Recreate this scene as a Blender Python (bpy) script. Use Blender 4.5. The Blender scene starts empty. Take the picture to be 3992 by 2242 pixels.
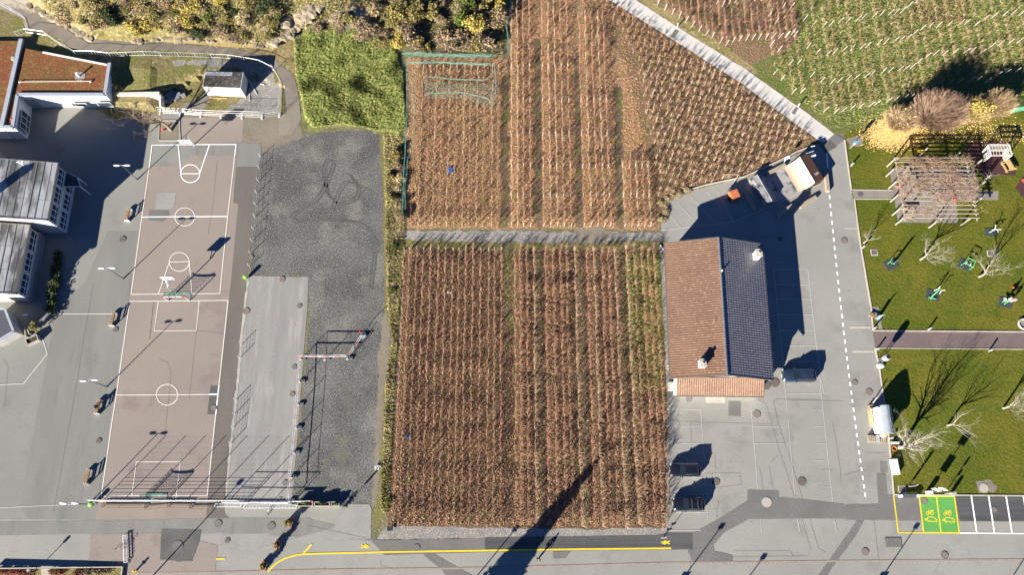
import bpy, bmesh, math, random
from mathutils import Vector, Matrix, noise
from mathutils.geometry import delaunay_2d_cdt as cdt
R = math.radians
sc = bpy.context.scene
COL = sc.collection
# ---------------------------------------------------------------- camera, sky, sun, exposure
CAM_H = 112.0
TILT = math.atan(964 / 3100)
cam = bpy.data.objects.new('camera', bpy.data.cameras.new('camera'))
COL.objects.link(cam)
cam.location = (0, 0, CAM_H)
cam.rotation_euler = (TILT, 0, 0)
cam.data.sensor_width = 36
cam.data.lens = 36 * 3100 / 3992
cam.data.clip_end = 4000
sc.camera = cam
SUN_EL, SHADOW_AZ = R(21.3), R(40.4)          # the shadows run 40 degrees east of the picture's up
world = bpy.data.worlds.new('World'); sc.world = world; world.use_nodes = True
wn = world.node_tree.nodes; wl = world.node_tree.links
sky = wn.new('ShaderNodeTexSky'); sky.sky_type = 'NISHITA'; sky.sun_disc = False
sky.sun_elevation = SUN_EL; sky.sun_rotation = SHADOW_AZ + math.pi
sky.air_density = 0.7; sky.dust_density = 0.0; sky.ozone_density = 10.0; sky.altitude = 1500
wl.new(sky.outputs[0], wn['Background'].inputs[0]); wn['Background'].inputs[1].default_value = 0.05
sun = bpy.data.objects.new('sun', bpy.data.lights.new('sun', 'SUN'))
COL.objects.link(sun)
sun.data.energy = 5.0; sun.data.angle = R(0.5); sun.data.color = (1.0, 0.93, 0.82)
sd = Vector((math.sin(SHADOW_AZ) * math.cos(SUN_EL), math.cos(SHADOW_AZ) * math.cos(SUN_EL), -math.sin(SUN_EL)))
sun.rotation_euler = sd.to_track_quat('-Z', 'Y').to_euler(); sun.location = (-60, -70, 40)
sc.view_settings.view_transform = 'Standard'; sc.view_settings.look = 'None'
sc.view_settings.gamma = 1; sc.view_settings.exposure = 1.75
# ---------------------------------------------------------------- map helpers: survey marks read off the photo -> ground metres
_c, _s = math.cos(TILT), math.sin(TILT)
def P(px, py, z=0.0):
    u = px - 1996; v = 1121 - py
    dx, dy, dz = u, v * _c + 3100 * _s, v * _s - 3100 * _c
    t = (z - CAM_H) / dz
    return (dx * t, dy * t, z)
K = 3992 / 2576
def Q(x, y, z=0.0): return P(x * K, y * K, z)
def qs(l): return [(x * K, y * K) for x, y in l]
def ray_h(px, py, hf):
    z = 0.0
    for _ in range(12):
        p = P(px, py, z); z = 0.5 * z + 0.5 * hf(p[0], p[1])
    p = P(px, py, z); return (p[0], p[1], hf(p[0], p[1]))
# ---------------------------------------------------------------- materials
def _mat(name):
    m = bpy.data.materials.new(name); m.use_nodes = True
    return m, m.node_tree.nodes, m.node_tree.links, m.node_tree.nodes['Principled BSDF']
def GM(name, c1, c2, s1=0.12, s2=5.0, amt=0.3, rough=0.9, bump=0.0, c3=None, s3=4.0, t3=0.6, c4=None, s4=0.5, t4=0.6, stretch=None, lo=0.38, hi=0.62, spec=0.12, bs=None):
    """two tones mixed by broad noise, fine grain, optional speckle (c3) and blotch (c4) tones"""
    m, n, l, b = _mat(name)
    geo = n.new('ShaderNodeNewGeometry'); vec = geo.outputs['Position']
    if stretch:
        mp = n.new('ShaderNodeMapping'); mp.inputs['Scale'].default_value = stretch
        l.new(vec, mp.inputs['Vector']); svec = mp.outputs[0]
    else: svec = vec
    def nz(scale, det, v=None, ro=0.6):
        t = n.new('ShaderNodeTexNoise'); t.inputs['Scale'].default_value = scale; t.inputs['Detail'].default_value = det
        t.inputs['Roughness'].default_value = ro; l.new(v or vec, t.inputs['Vector']); return t.outputs[0]
    def rng(src, a, bb, x=0.0, y=1.0):
        r = n.new('ShaderNodeMapRange'); l.new(src, r.inputs[0])
        for i, q in enumerate((a, bb, x, y)): r.inputs[i + 1].default_value = q
        return r.outputs[0]
    def mix(f, a, bb):
        x = n.new('ShaderNodeMix'); x.data_type = 'RGBA'; l.new(f, x.inputs[0])
        for sck, q in ((6, a), (7, bb)):
            if isinstance(q, tuple): x.inputs[sck].default_value = q + (1,)
            else: l.new(q, x.inputs[sck])
        return x.outputs[2]
    col = mix(rng(nz(s1, 6, svec), lo, hi), c1, c2)
    if c4: col = mix(rng(nz(s4, 5, svec), t4 - 0.07, t4 + 0.07), col, c4)
    if c3: col = mix(rng(nz(s3, 2), t3 - 0.05, t3 + 0.05), col, c3)
    fine = nz(s2, 4, None, 0.75)
    mul = n.new('ShaderNodeVectorMath'); mul.operation = 'SCALE'
    l.new(col, mul.inputs[0]); l.new(rng(fine, 0.25, 0.75, 1 - amt, 1 + amt), mul.inputs['Scale'])
    l.new(mul.outputs[0], b.inputs['Base Color'])
    b.inputs['Roughness'].default_value = rough; b.inputs['Specular IOR Level'].default_value = spec
    if bump:
        bp = n.new('ShaderNodeBump'); bp.inputs['Strength'].default_value = 1.0; bp.inputs['Distance'].default_value = bump
        l.new(nz(bs, 3) if bs else fine, bp.inputs['Height']); l.new(bp.outputs[0], b.inputs['Normal'])
    return m
def SM(name, c, rough=0.6, metal=0.0, spec=0.4, var=0.12, scale=3.0, coat=0.0):
    """plain painted / metal / plastic surface with slight wear"""
    m, n, l, b = _mat(name)
    tc = n.new('ShaderNodeTexCoord'); t = n.new('ShaderNodeTexNoise'); t.inputs['Scale'].default_value = scale; t.inputs['Detail'].default_value = 4
    l.new(tc.outputs['Object'], t.inputs['Vector'])
    r = n.new('ShaderNodeMapRange'); l.new(t.outputs[0], r.inputs[0])
    for i, q in enumerate((0.3, 0.7, 1 - var, 1 + var)): r.inputs[i + 1].default_value = q
    v = n.new('ShaderNodeVectorMath'); v.operation = 'SCALE'; v.inputs[0].default_value = c
    l.new(r.outputs[0], v.inputs['Scale']); l.new(v.outputs[0], b.inputs['Base Color'])
    b.inputs['Roughness'].default_value = rough; b.inputs['Metallic'].default_value = metal; b.inputs['Specular IOR Level'].default_value = spec
    b.inputs['Coat Weight'].default_value = coat; b.inputs['Coat Roughness'].default_value = 0.05
    return m
# ---------------------------------------------------------------- mesh builder
class MB:
    def __init__(s): s.v = []; s.f = []; s.m = []; s.mi = 0
    def add(s, vs, fs):
        o = len(s.v); s.v += [tuple(v) for v in vs]
        for f in fs: s.f.append(tuple(i + o for i in f)); s.m.append(s.mi)
    def box(s, c, d, rz=0.0, ry=0.0, rx=0.0):
        M = Matrix.Rotation(rz, 3, 'Z') @ Matrix.Rotation(ry, 3, 'Y') @ Matrix.Rotation(rx, 3, 'X'); c = Vector(c)
        vs = [c + M @ Vector((x * d[0] / 2, y * d[1] / 2, z * d[2] / 2)) for z in (-1, 1) for y in (-1, 1) for x in (-1, 1)]
        s.add(vs, [(0, 2, 3, 1), (4, 5, 7, 6), (0, 1, 5, 4), (2, 6, 7, 3), (0, 4, 6, 2), (1, 3, 7, 5)])
    def beam(s, a, b, w, h, up=(0, 0, 1)):
        a = Vector(a); b = Vector(b); d = (b - a).normalized(); u = Vector(up)
        if abs(d.dot(u)) > 0.95: u = Vector((0, 1, 0))
        x = d.cross(u).normalized() * (w / 2); y = x.cross(d).normalized() * (h / 2)
        vs = [q + i * x + j * y for q in (a, b) for j in (-1, 1) for i in (-1, 1)]
        s.add(vs, [(0, 1, 3, 2), (4, 6, 7, 5), (0, 4, 5, 1), (2, 3, 7, 6), (0, 2, 6, 4), (1, 5, 7, 3)])
    def tube(s, pts, r, n=6, cap=True):
        pts = [Vector(p) for p in pts]; k = len(pts)
        rs = r if isinstance(r, (list, tuple)) else [r] * k
        vs = []
        for i, p in enumerate(pts):
            d = (pts[min(i + 1, k - 1)] - pts[max(i - 1, 0)])
            d = d.normalized() if d.length > 1e-9 else Vector((0, 0, 1))
            u = Vector((0, 0, 1)) if abs(d.z) < 0.9 else Vector((1, 0, 0))
            x = d.cross(u).normalized(); y = d.cross(x)
            for j in range(n):
                a = 2 * math.pi * j / n; vs.append(p + (x * math.cos(a) + y * math.sin(a)) * rs[i])
        fs = [(i * n + j, i * n + (j + 1) % n, (i + 1) * n + (j + 1) % n, (i + 1) * n + j) for i in range(k - 1) for j in range(n)]
        if cap: fs += [tuple(range(n - 1, -1, -1)), tuple((k - 1) * n + j for j in range(n))]
        s.add(vs, fs)
    def cyl(s, c, r, h, n=16, r2=None):
        c = Vector(c); s.tube([c, c + Vector((0, 0, h))], [r, r if r2 is None else r2], n)
    def prism(s, poly, z0, z1):
        n = len(poly); a = sum(poly[i][0] * poly[(i + 1) % n][1] - poly[(i + 1) % n][0] * poly[i][1] for i in range(n))
        if a < 0: poly = poly[::-1]
        zz1 = z1 if isinstance(z1, (list, tuple)) else [z1] * n
        s.add([(p[0], p[1], z0) for p in poly] + [(p[0], p[1], zz1[i]) for i, p in enumerate(poly)],
              [tuple(range(n - 1, -1, -1)), tuple(range(n, 2 * n))] + [(i, (i + 1) % n, n + (i + 1) % n, n + i) for i in range(n)])
    def poly(s, pts): s.add(pts, [tuple(range(len(pts)))])
    def ball(s, c, r, n=8, m=6, jit=0.0, rnd=random):
        c = Vector(c); r = Vector(r) if isinstance(r, (tuple, list)) else Vector((r, r, r)); vs = []
        for i in range(m + 1):
            t = math.pi * i / m
            for j in range(n):
                a = 2 * math.pi * j / n; k = 1 + rnd.uniform(-jit, jit)
                vs.append(c + Vector((math.sin(t) * math.cos(a) * r.x * k, math.sin(t) * math.sin(a) * r.y * k, math.cos(t) * r.z * k)))
        s.add(vs, [(i * n + j, (i + 1) * n + j, (i + 1) * n + (j + 1) % n, i * n + (j + 1) % n) for i in range(m) for j in range(n)])
    def mesh(s, name, mats, smooth=False):
        me = bpy.data.meshes.new(name); me.from_pydata(s.v, [], s.f)
        for m in (mats if isinstance(mats, (list, tuple)) else [mats]): me.materials.append(m)
        if any(s.m): me.polygons.foreach_set('material_index', s.m)
        if smooth: me.polygons.foreach_set('use_smooth', [True] * len(s.f))
        me.update(); return me
    def build(s, name, mats, parent=None, smooth=False, bevel=0.0):
        o = put(name, s.mesh(name, mats, smooth), parent)
        if bevel:
            b = o.modifiers.new('bevel', 'BEVEL'); b.width = bevel; b.segments = 2; b.limit_method = 'ANGLE'; b.angle_limit = R(40)
        return o
def put(name, me, parent=None, loc=None):
    o = bpy.data.objects.new(name, me); COL.objects.link(o)
    if parent: o.parent = parent
    if loc: o.location = loc
    return o
def tag(o, label=None, cat=None, group=None, kind=None):
    if label: o['label'] = label
    if cat: o['category'] = cat
    if group: o['group'] = group
    if kind: o['kind'] = kind
    return o
def thing(name, label, cat, loc, rz=0.0, group=None):
    o = put(name, None); o.location = loc; o.rotation_euler = (0, 0, rz); o.empty_display_size = 0.3
    return tag(o, label, cat, group)
def dup(root, loc, rz=0.0, label=None, scale=None):
    r = root.copy(); COL.objects.link(r); r.location = loc; r.rotation_euler = (0, 0, rz)
    if label: r['label'] = label
    if scale: r.scale = scale
    for ch in list(root.children):
        c = ch.copy(); COL.objects.link(c); c.parent = r
        for g in ch.children:
            d = g.copy(); COL.objects.link(d); d.parent = c
    return r
def ring(pts, step, amp, seed=0.0, sc_=0.8):
    """walk a closed outline and roughen it"""
    out = []; n = len(pts)
    for i in range(n):
        a = Vector(pts[i]); b = Vector(pts[(i + 1) % n]); L = (b - a).length; k = max(1, int(L / step)); d = (b - a)
        nr = Vector((-d.y, d.x, 0)).normalized() if L > 0 else Vector((0, 0, 0))
        for j in range(k):
            p = a + d * (j / k)
            w = noise.noise(Vector((p.x * sc_, p.y * sc_, seed))) + 0.6 * noise.noise(Vector((p.x * sc_ * 3.1, p.y * sc_ * 3.1, seed + 7)))
            out.append(p + nr * w * amp)
    return out
def inside(x, y, pg):
    c = False; n = len(pg)
    for i in range(n):
        (xa, ya), (xb, yb_) = pg[i][:2], pg[(i + 1) % n][:2]
        if (ya > y) != (yb_ > y) and x < (xb - xa) * (y - ya) / (yb_ - ya) + xa: c = not c
    return c
def sheet(name, pts, lvl, mat, rough=0.0, step=0.35, seed=0.0, drape=None, kind='structure'):
    w = [ray_h(x, y, drape) if drape else P(x, y) for x, y in pts]
    if rough or drape: w = ring(w, step, rough, seed)
    sheet.n = getattr(sheet, 'n', 0) + 1
    z = lvl * 0.008 + sheet.n * 5e-5
    vs = [(p[0], p[1], z) for p in w]
    n = len(vs); cd = [Vector((v[0], v[1])) for v in vs]; gs = .9 if drape else 9.0
    bx = [min(c.x for c in cd), max(c.x for c in cd), min(c.y for c in cd), max(c.y for c in cd)]
    for i in range(int((bx[1] - bx[0]) / gs) + 1):
        for j in range(int((bx[3] - bx[2]) / gs) + 1):
            q = (bx[0] + (i + .5) * gs, bx[2] + (j + .5) * gs)
            if inside(q[0], q[1], vs): cd.append(Vector(q))
    r = cdt(cd, [(i, (i + 1) % n) for i in range(n)], [], 1, 1e-4)
    me = bpy.data.meshes.new(name); me.from_pydata([(v.x, v.y, z + (drape(v.x, v.y) if drape else 0)) for v in r[0]], [], r[2])
    me.update(); me.materials.append(mat)
    if len(me.polygons) and me.polygons[0].normal.z < 0: me.flip_normals()
    o = put(name, me); o['kind'] = kind
    return o
def strip(mb, pts, w, z, dash=None):
    """a painted stripe along a line of ground points"""
    pts = [Vector((p[0], p[1], z)) for p in pts]
    n = len(pts); L = []; Rr = []
    for i in range(n):
        d = (pts[min(i + 1, n - 1)] - pts[max(i - 1, 0)]).normalized(); nr = Vector((-d.y, d.x, 0)) * (w / 2)
        L.append(pts[i] + nr); Rr.append(pts[i] - nr)
    for i in range(n - 1): mb.poly([Rr[i], Rr[i + 1], L[i + 1], L[i]])
def stripes(name, items, lvl, mat):
    mb = MB()
    for k, (pts, w) in enumerate(items): strip(mb, [P(x, y) for x, y in pts], w, lvl * 0.008 + .00002 * k)
    o = mb.build(name, mat); o['kind'] = 'structure'; return o
def arc(cx, cy, rx, ry, a0=0, a1=360, n=40):
    return [(cx + rx * math.cos(R(a0 + (a1 - a0) * i / n)), cy + ry * math.sin(R(a0 + (a1 - a0) * i / n))) for i in range(n + 1)]
ORD = 'first second third fourth fifth sixth seventh eighth ninth tenth eleventh twelfth thirteenth fourteenth fifteenth sixteenth seventeenth eighteenth nineteenth twentieth'.split()
ORD += ['twenty-' + o for o in ORD[:9]] + ['thirtieth'] + ['thirty-' + o for o in ORD[:9]] + ['fortieth'] + ['forty-' + o for o in ORD[:9]]
# ================================================================ MATERIALS
MT = {}
MT['earth'] = GM('dry_earth', (.16, .13, .085), (.10, .11, .045), .2, 6, .45, c3=(.25, .21, .15), s3=3, t3=.62)
MT['yard'] = GM('yard_asphalt', (.215, .215, .195), (.19, .19, .172), .09, 7, .16, .92, .004, c4=(.17, .17, .155), s4=.25, t4=.62)
MT['yard_dark'] = GM('yard_asphalt_worn', (.165, .165, .15), (.19, .188, .17), .12, 7, .18, .92, .004, stretch=(3, .5, 1), c4=(.145, .145, .13), s4=.2, t4=.63)
MT['road'] = GM('road_asphalt', (.255, .25, .225), (.225, .222, .2), .08, 6, .16, .92, .004, c4=(.205, .2, .182), s4=.22, t4=.6)
MT['parking'] = GM('parking_asphalt', (.25, .245, .222), (.222, .217, .197), .08, 7, .17, .92, .004, c3=(.18, .176, .16), s3=1.1, t3=.7, c4=(.19, .186, .168), s4=.18, t4=.6)
MT['patch'] = GM('patch_asphalt', (.085, .085, .082), (.11, .108, .10), .3, 6, .22, .9, .004)
MT['patch_mid'] = GM('patch_asphalt_mid', (.145, .142, .132), (.125, .122, .115), .3, 6, .2, .9, .004)
MT['patch_pale'] = GM('patch_asphalt_pale', (.25, .245, .225), (.225, .22, .205), .3, 6, .18, .9, .004)
MT['new_asphalt'] = GM('new_asphalt', (.06, .062, .064), (.085, .086, .086), .4, 6, .22, .88, .004, stretch=(.15, 3, 1))
MT['court'] = GM('red_court', (.24, .203, .174), (.216, .184, .162), .07, 7, .15, .92, .004, c4=(.19, .15, .14), s4=.2, t4=.64)
MT['court_strip'] = GM('court_side_strip', (.135, .122, .105), (.115, .105, .092), .12, 7, .2, .92, .004, stretch=(2, .5, 1))
MT['concrete'] = GM('rink_concrete', (.235, .228, .21), (.205, .2, .188), .25, 6, .14, .9, .003, stretch=(3, .35, 1), c4=(.28, .272, .25), s4=.35, t4=.6)
MT['slab'] = GM('pale_concrete', (.36, .34, .29), (.31, .29, .25), .5, 6, .16, .9)
MT['gravel'] = GM('dark_gravel', (.078, .078, .073), (.125, .124, .113), .16, 4.6, .75, .95, .09, c3=(.2, .2, .195), s3=5, t3=.6, c4=(.16, .152, .13), s4=.22, t4=.58)
MT['gravel_dusty'] = GM('dusty_gravel', (.13, .125, .105), (.10, .10, .09), .5, 4.6, .6, .95, .06)
MT['gravel_pale'] = GM('pale_gravel', (.24, .225, .2), (.18, .172, .16), .3, 6, .5, .95, .03, c3=(.4, .38, .35), s3=6, t3=.64)
MT['dust'] = GM('dusty_track', (.20, .17, .13), (.16, .14, .11), .25, 6, .3, .95, .02, c3=(.28, .25, .2), s3=5, t3=.64)
MT['walk'] = GM('walkway_tarmac', (.23, .2, .16), (.19, .168, .138), .25, 6, .25, .92, .005)
MT['white_path'] = GM('pale_concrete_path', (.50, .48, .44), (.44, .42, .39), .3, 6, .12, .9)
MT['lawn'] = GM('lawn', (.068, .086, .009), (.112, .106, .014), .12, 2.6, .38, .95, .09, c3=(.14, .13, .025), s3=3.5, t3=.66, c4=(.06, .08, .009), s4=.5, t4=.6, bs=3.0)
MT['rough_grass'] = GM('rough_grass', (.15, .17, .05), (.2, .19, .08), .3, 3, .5, .95, .1, c3=(.23, .2, .1), s3=2.4, t3=.62, bs=2.6)
MT['verge'] = GM('verge_weeds', (.13, .13, .035), (.17, .14, .07), .3, 4, .55, .95, .08, c3=(.25, .21, .13), s3=3, t3=.63, bs=3)
MT['soil'] = GM('vineyard_soil_brown', (.085, .052, .034), (.125, .078, .048), .25, 6, .9, .95, .16, c3=(.25, .145, .08), s3=4.6, t3=.58, c4=(.09, .095, .03), s4=.6, t4=.62, bs=3)
MT['soil_red'] = GM('vineyard_soil_red_leaf', (.26, .15, .085), (.195, .13, .07), .22, 6, .9, .95, .16, c3=(.45, .27, .15), s3=4.2, t3=.56, c4=(.14, .13, .042), s4=.5, t4=.6, bs=3)
MT['soil_lattice'] = GM('vineyard_soil_staked', (.165, .105, .062), (.12, .085, .05), .25, 6, .9, .95, .16, c3=(.34, .21, .125), s3=4.4, t3=.58, c4=(.10, .105, .032), s4=.5, t4=.6, bs=3)
MT['green_rows'] = GM('vineyard_grass', (.085, .118, .026), (.125, .128, .042), .3, 4.5, .85, .95, .14, c3=(.18, .145, .075), s3=3.4, t3=.58, c4=(.075, .125, .022), s4=.5, t4=.57, bs=2.4)
MT['hill'] = GM('hillside_scrub', (.26, .2, .1), (.17, .15, .05), .25, 3, .5, .95, .12, c3=(.33, .27, .17), s3=2, t3=.6, c4=(.11, .11, .03), s4=.4, t4=.6, bs=2)
MT['rubber'] = GM('red_rubber', (.075, .035, .035), (.06, .03, .032), .4, 6, .25, .9)
MT['purple_path'] = GM('mauve_path', (.15, .112, .105), (.125, .098, .096), .3, 6, .2, .9)
MT['pavers'] = GM('grey_pavers', (.22, .2, .175), (.18, .165, .15), .4, 5, .2, .9)
MT['curb'] = GM('kerb_stone', (.42, .38, .31), (.36, .33, .28), .6, 6, .18, .9)
def paint(name, c, keep=.62, s=2.2):
    m = GM(name, c, tuple(x * .93 for x in c), .8, 6, .1, .7); return m
MT['white_line'] = paint('white_paint', (.62, .59, .53)); MT['white_new'] = paint('white_paint_fresh', (.8, .8, .79))
MT['worn_line'] = paint('white_paint_worn', (.38, .37, .34)); MT['yellow'] = paint('yellow_paint', (.72, .5, .03))
MT['green_bay'] = GM('green_paint', (.08, .27, .06), (.1, .29, .07), .4, 6, .15, .8, c3=(.1, .22, .08), s3=2.5, t3=.63)
MT['cobble'] = GM('cobble_gutter', (.3, .22, .18), (.24, .2, .17), 1.5, 8, .4, .9)
MT['crack'] = SM('crack_seal', (.12, .115, .105), .9)
# ================================================================ GROUND
def lerp_tab(x, tab):
    if x <= tab[0][0]: return tab[0][1]
    for (xa, va), (xb, vb) in zip(tab, tab[1:]):
        if x <= xb: return va + (vb - va) * (x - xa) / (xb - xa)
    return tab[-1][1]
# the walkway runs on a terrace three metres above the yard and comes down to it on the right
def terr_level(x): return lerp_tab(x, [(-66, 3.0), (-58, 2.5), (-48, 1.1), (-40, .25), (-34, 0)])
_ts = [(-130, 66.5), (-78.3, 66.5), (-77.6, 72.0), (-63.4, 69.2), (-63.2, 64.75), (-57.2, 64.65), (-56.6, 66.3), (-52, 69.3), (-48, 71.5), (-43, 71), (-38, 69), (-34, 67)]
def terr(x, y):
    d = y - lerp_tab(x, _ts)
    return 0.0 if d <= 0 else terr_level(x) * min(1.0, (1.0 if x < -63.3 else .5) + d / 11)
def hill_h(x, y):
    e = hill_edge(x); d = y - e; t = terr(x, y)
    if d <= 0: return t
    k = min(1.0, max(0.0, (-24.0 - x) / 8.0)) if x > -32 else 1.0
    h = min(d * .55, 1.2 + d * .33)
    return t + k * max(0.0, h + .5 * min(1, d / 3) * noise.noise(Vector((x * .25, y * .25, 0))))
_he = [ray_h(x * K, y * K, terr)[:2] for x, y in [(-300, -60), (95, 30), (150, 62), (215, 98), (330, 105), (500, 113), (600, 122), (700, 120), (740, 85), (900, 70), (1005, 115), (1240, 140), (1290, 145)]]
def hill_edge(x): return lerp_tab(x, _he)
g = MB()
for i in range(-8, 9):
    for j in range(-8, 9):
        s_ = 220
        g.poly([(i * s_, j * s_, 0), ((i + 1) * s_, j * s_, 0), ((i + 1) * s_, (j + 1) * s_, 0), (i * s_, (j + 1) * s_, 0)])
g.build('ground', MT['earth'])['kind'] = 'structure'
# rising scrub slope along the top left
hb = MB(); nx, ny, nt = 210, 60, 12; x0, x1 = -130.0, -23.0
vs = []
for j in range(nt + ny + 1):
    for i in range(nx + 1):
        x = x0 + (x1 - x0) * i / nx; ys = lerp_tab(x, _ts) if x < -34 else hill_edge(x) - .3; ye = max(hill_edge(x), ys + .1)
        y = ys - .02 + (ye - ys) * j / nt if j <= nt else ye + 45 * ((j - nt) / ny) ** 1.3
        if j == 1: y = ys + .02
        vs.append((x, y, hill_h(x, y) + .015 if j else -.05))
hb.add(vs, [(j * (nx + 1) + i, j * (nx + 1) + i + 1, (j + 1) * (nx + 1) + i + 1, (j + 1) * (nx + 1) + i) for j in range(nt + ny) for i in range(nx)])
hb.build('hillside', MT['hill'], smooth=True)['kind'] = 'structure'
# school yard, court, rink
sheet('school_yard', [(-120, 370), (600, 405), (708, 410), (708, 457), (948, 457), (945, 553), (1018, 556), (1018, 604), (870, 1975), (870, 2030), (-120, 2040)], 1, MT['yard'])
sheet('yard_resurfaced_strip', [(212, 1224), (187, 1378), (128, 1700), (80, 1965), (90, 2000), (120, 2034), (395, 2034), (400, 1970), (425, 1640), (475, 1330), (515, 1100), (545, 900), (420, 900), (330, 1100)], 2, MT['yard_dark'])
sheet('court_surface', [(572, 648), (650, 645), (700, 642), (760, 606), (922, 606), (910, 790), (929, 795), (900, 1100), (832, 1700), (803, 2021), (369, 2028), (398, 1932), (435, 1642), (514, 1100)], 3, MT['court'])
sheet('court_side_strip', [(922, 650), (1008, 652), (1001, 732), (974, 998), (960, 1110), (944, 1278), (925, 1452), (909, 1618), (897, 1717), (876, 1953), (874, 2010), (803, 2021), (832, 1700), (900, 1100), (929, 795), (910, 790)], 4, MT['court_strip'])
sheet('court_end_worn', [(760, 606), (922, 606), (922, 650), (1008, 650), (1018, 604), (1017, 558), (900, 556), (770, 575)], 4, MT['yard_dark'], .1)
sheet('court_patch', [(610, 752), (688, 749), (678, 805), (665, 818), (605, 818)], 5, MT['patch_pale'], .12)
sheet('court_patch', [(582, 820), (660, 819), (657, 848), (636, 864), (578, 858)], 5, MT['patch_mid'], .12)
sheet('court_patch', [(821, 1505), (853, 1505), (842, 1617), (808, 1616)], 5, MT['patch'])
sheet('rink_slab', [(966, 1075), (1203, 1080), (1198, 1204), (1186, 1349), (1180, 1432), (1160, 1700), (1139, 1953), (1136, 1972), (876, 1972), (878, 1953), (899, 1717), (912, 1618), (928, 1452), (946, 1278), (962, 1110)], 3, MT['concrete'], .06, .5)
sheet('rink_edge_strip', [(965, 1075), (970, 1100), (958, 1200), (960, 1225), (950, 1280), (936, 1452), (918, 1618), (906, 1717), (884, 1953), (876, 1953), (897, 1717), (909, 1618), (925, 1452), (944, 1240), (960, 1110)], 5, MT['slab'], .15, .4)
sheet('gravel_yard', qs([(652, 375), (665, 362), (740, 345), (800, 335), (880, 325), (955, 330), (960, 400), (966, 520), (968, 770), (985, 790), (985, 850), (972, 960), (955, 1180), (945, 1275), (870, 1272), (735, 1272), (752, 1100), (775, 860), (778, 697), (628, 692), (640, 560)]), 1, MT['gravel'], .35, .4)
sheet('dusty_wheel_track', qs([(968, 775), (985, 790), (978, 900), (966, 1020), (958, 1180), (948, 1275), (932, 1275), (940, 1180), (948, 1000), (955, 860)]), 2, MT['dust'], .4, .4)
sheet('dusty_ground', qs([(612, 292), (700, 290), (752, 300), (762, 345), (720, 360), (660, 385), (655, 372), (608, 356)]), 1.5, MT['dust'], .5, .4)
for sd_, l_ in ((3, [(840, 1110), (870, 1075), (885, 1130), (868, 1190), (845, 1180)]), (4, [(805, 1170), (822, 1150), (835, 1215), (815, 1230)]), (5, [(870, 1010), (890, 990), (900, 1040), (882, 1060)]), (6, [(860, 860), (880, 850), (885, 900), (868, 910)])): sheet('dusty_patch', qs(l_), 2, MT['gravel_dusty'], 1.3, .3, sd_)
# wheel tracks looping over the gravel
trk = []
def TK(l): trk.append(([(1100 + x / 2.411, 500 + y / 2.411) for x, y in wobs(l)], .28))
def wobs(l):
    out = []; n = len(l)
    for i in range(n - 1):
        p0, p1, p2, p3 = l[max(0, i - 1)], l[i], l[i + 1], l[min(n - 1, i + 2)]
        for k in range(6):
            t = k / 6; out.append(tuple(.5 * (2 * p1[j] + (p2[j] - p0[j]) * t + (2 * p0[j] - 5 * p1[j] + 4 * p2[j] - p3[j]) * t * t + (3 * p1[j] - p0[j] - 3 * p2[j] + p3[j]) * t ** 3) for j in (0, 1)))
    return out + [l[-1]]
for dx, dy in ((0, 0), (26, 14)):
    TK([(60 + dx, 840 + dy), (160 + dx, 760 + dy), (330 + dx, 640 + dy), (420 + dx, 480 + dy), (470 + dx, 330 + dy), (420 + dx, 290 + dy), (380 + dx, 420 + dy), (440 + dx, 640 + dy), (560 + dx, 700 + dy), (690 + dx, 640 + dy), (700 + dx, 540 + dy), (600 + dx, 500 + dy), (520 + dx, 600 + dy), (460 + dx, 760 + dy)])
    TK([(120 + dx, 860 + dy), (420 + dx, 850 + dy), (760 + dx, 900 + dy), (860 + dx, 1100 + dy), (820 + dx, 1500 + dy)]); TK([(620 + dx, 420 + dy), (700 + dx, 520 + dy), (800 + dx, 560 + dy)])
stripes('wheel_tracks', trk, 1.6, GM('churned_gravel', (.078, .078, .073), (.105, .104, .097), .4, 4.6, .7, .95, .1))
# upper left: walkway, terraces
sheet('walkway', qs([(-60, -60), (30, -40), (95, 30), (150, 62), (215, 98), (330, 106), (500, 114), (600, 123), (690, 150), (738, 188), (752, 240), (757, 300), (735, 340), (700, 340), (704, 290), (722, 285), (716, 215), (690, 172), (640, 142), (520, 131), (300, 126), (195, 128), (150, 95), (110, 76), (65, 78), (62, 48), (0, 22), (-60, 0)]), 5, MT['walk'], .12, .4, 0, hill_h)
sheet('terrace_grass', qs([(-60, 20), (0, 25), (60, 50), (62, 95), (190, 130), (300, 130), (520, 134), (640, 146), (690, 175), (712, 215), (716, 285), (400, 285), (290, 300), (-60, 110)]), 4, MT['verge'], .25, .4, 0, hill_h)
sheet('terrace_gravel', qs([(430, 150), (540, 150), (650, 158), (690, 185), (705, 240), (705, 285), (600, 288), (560, 285), (620, 240), (640, 200), (520, 165), (440, 165)]), 4.5, MT['gravel_pale'], .5, .4, 0, hill_h)
sheet('terrace_pad', qs([(470, 258), (500, 255), (520, 205), (560, 215), (520, 262), (500, 292), (455, 292), (440, 275)]), 4.8, MT['walk'], .1, .4, 0, hill_h)
sheet('garden_bed', qs([(398, 300), (448, 300), (448, 352), (398, 352)]), 3, MT['dust'])
sheet('court_apron', [(706, 456), (950, 456), (945, 553), (770, 562), (706, 562)], 2.4, MT['court'])
sheet('tall_grass_bed', qs([(735, 75), (850, 68), (935, 75), (985, 110), (1012, 180), (1020, 330), (1000, 345), (955, 335), (905, 322), (840, 318), (780, 330), (762, 300), (752, 240), (740, 190)]), 2, MT['rough_grass'], .6, .4)
sheet('weedy_verge', qs([(955, 330), (1000, 340), (1022, 345), (1018, 580), (1015, 625), (1000, 800), (985, 1050), (975, 1300), (940, 1330), (958, 1180), (968, 960), (985, 850), (968, 770), (966, 520)]), 2.5, MT['verge'], .5, .35)
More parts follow.
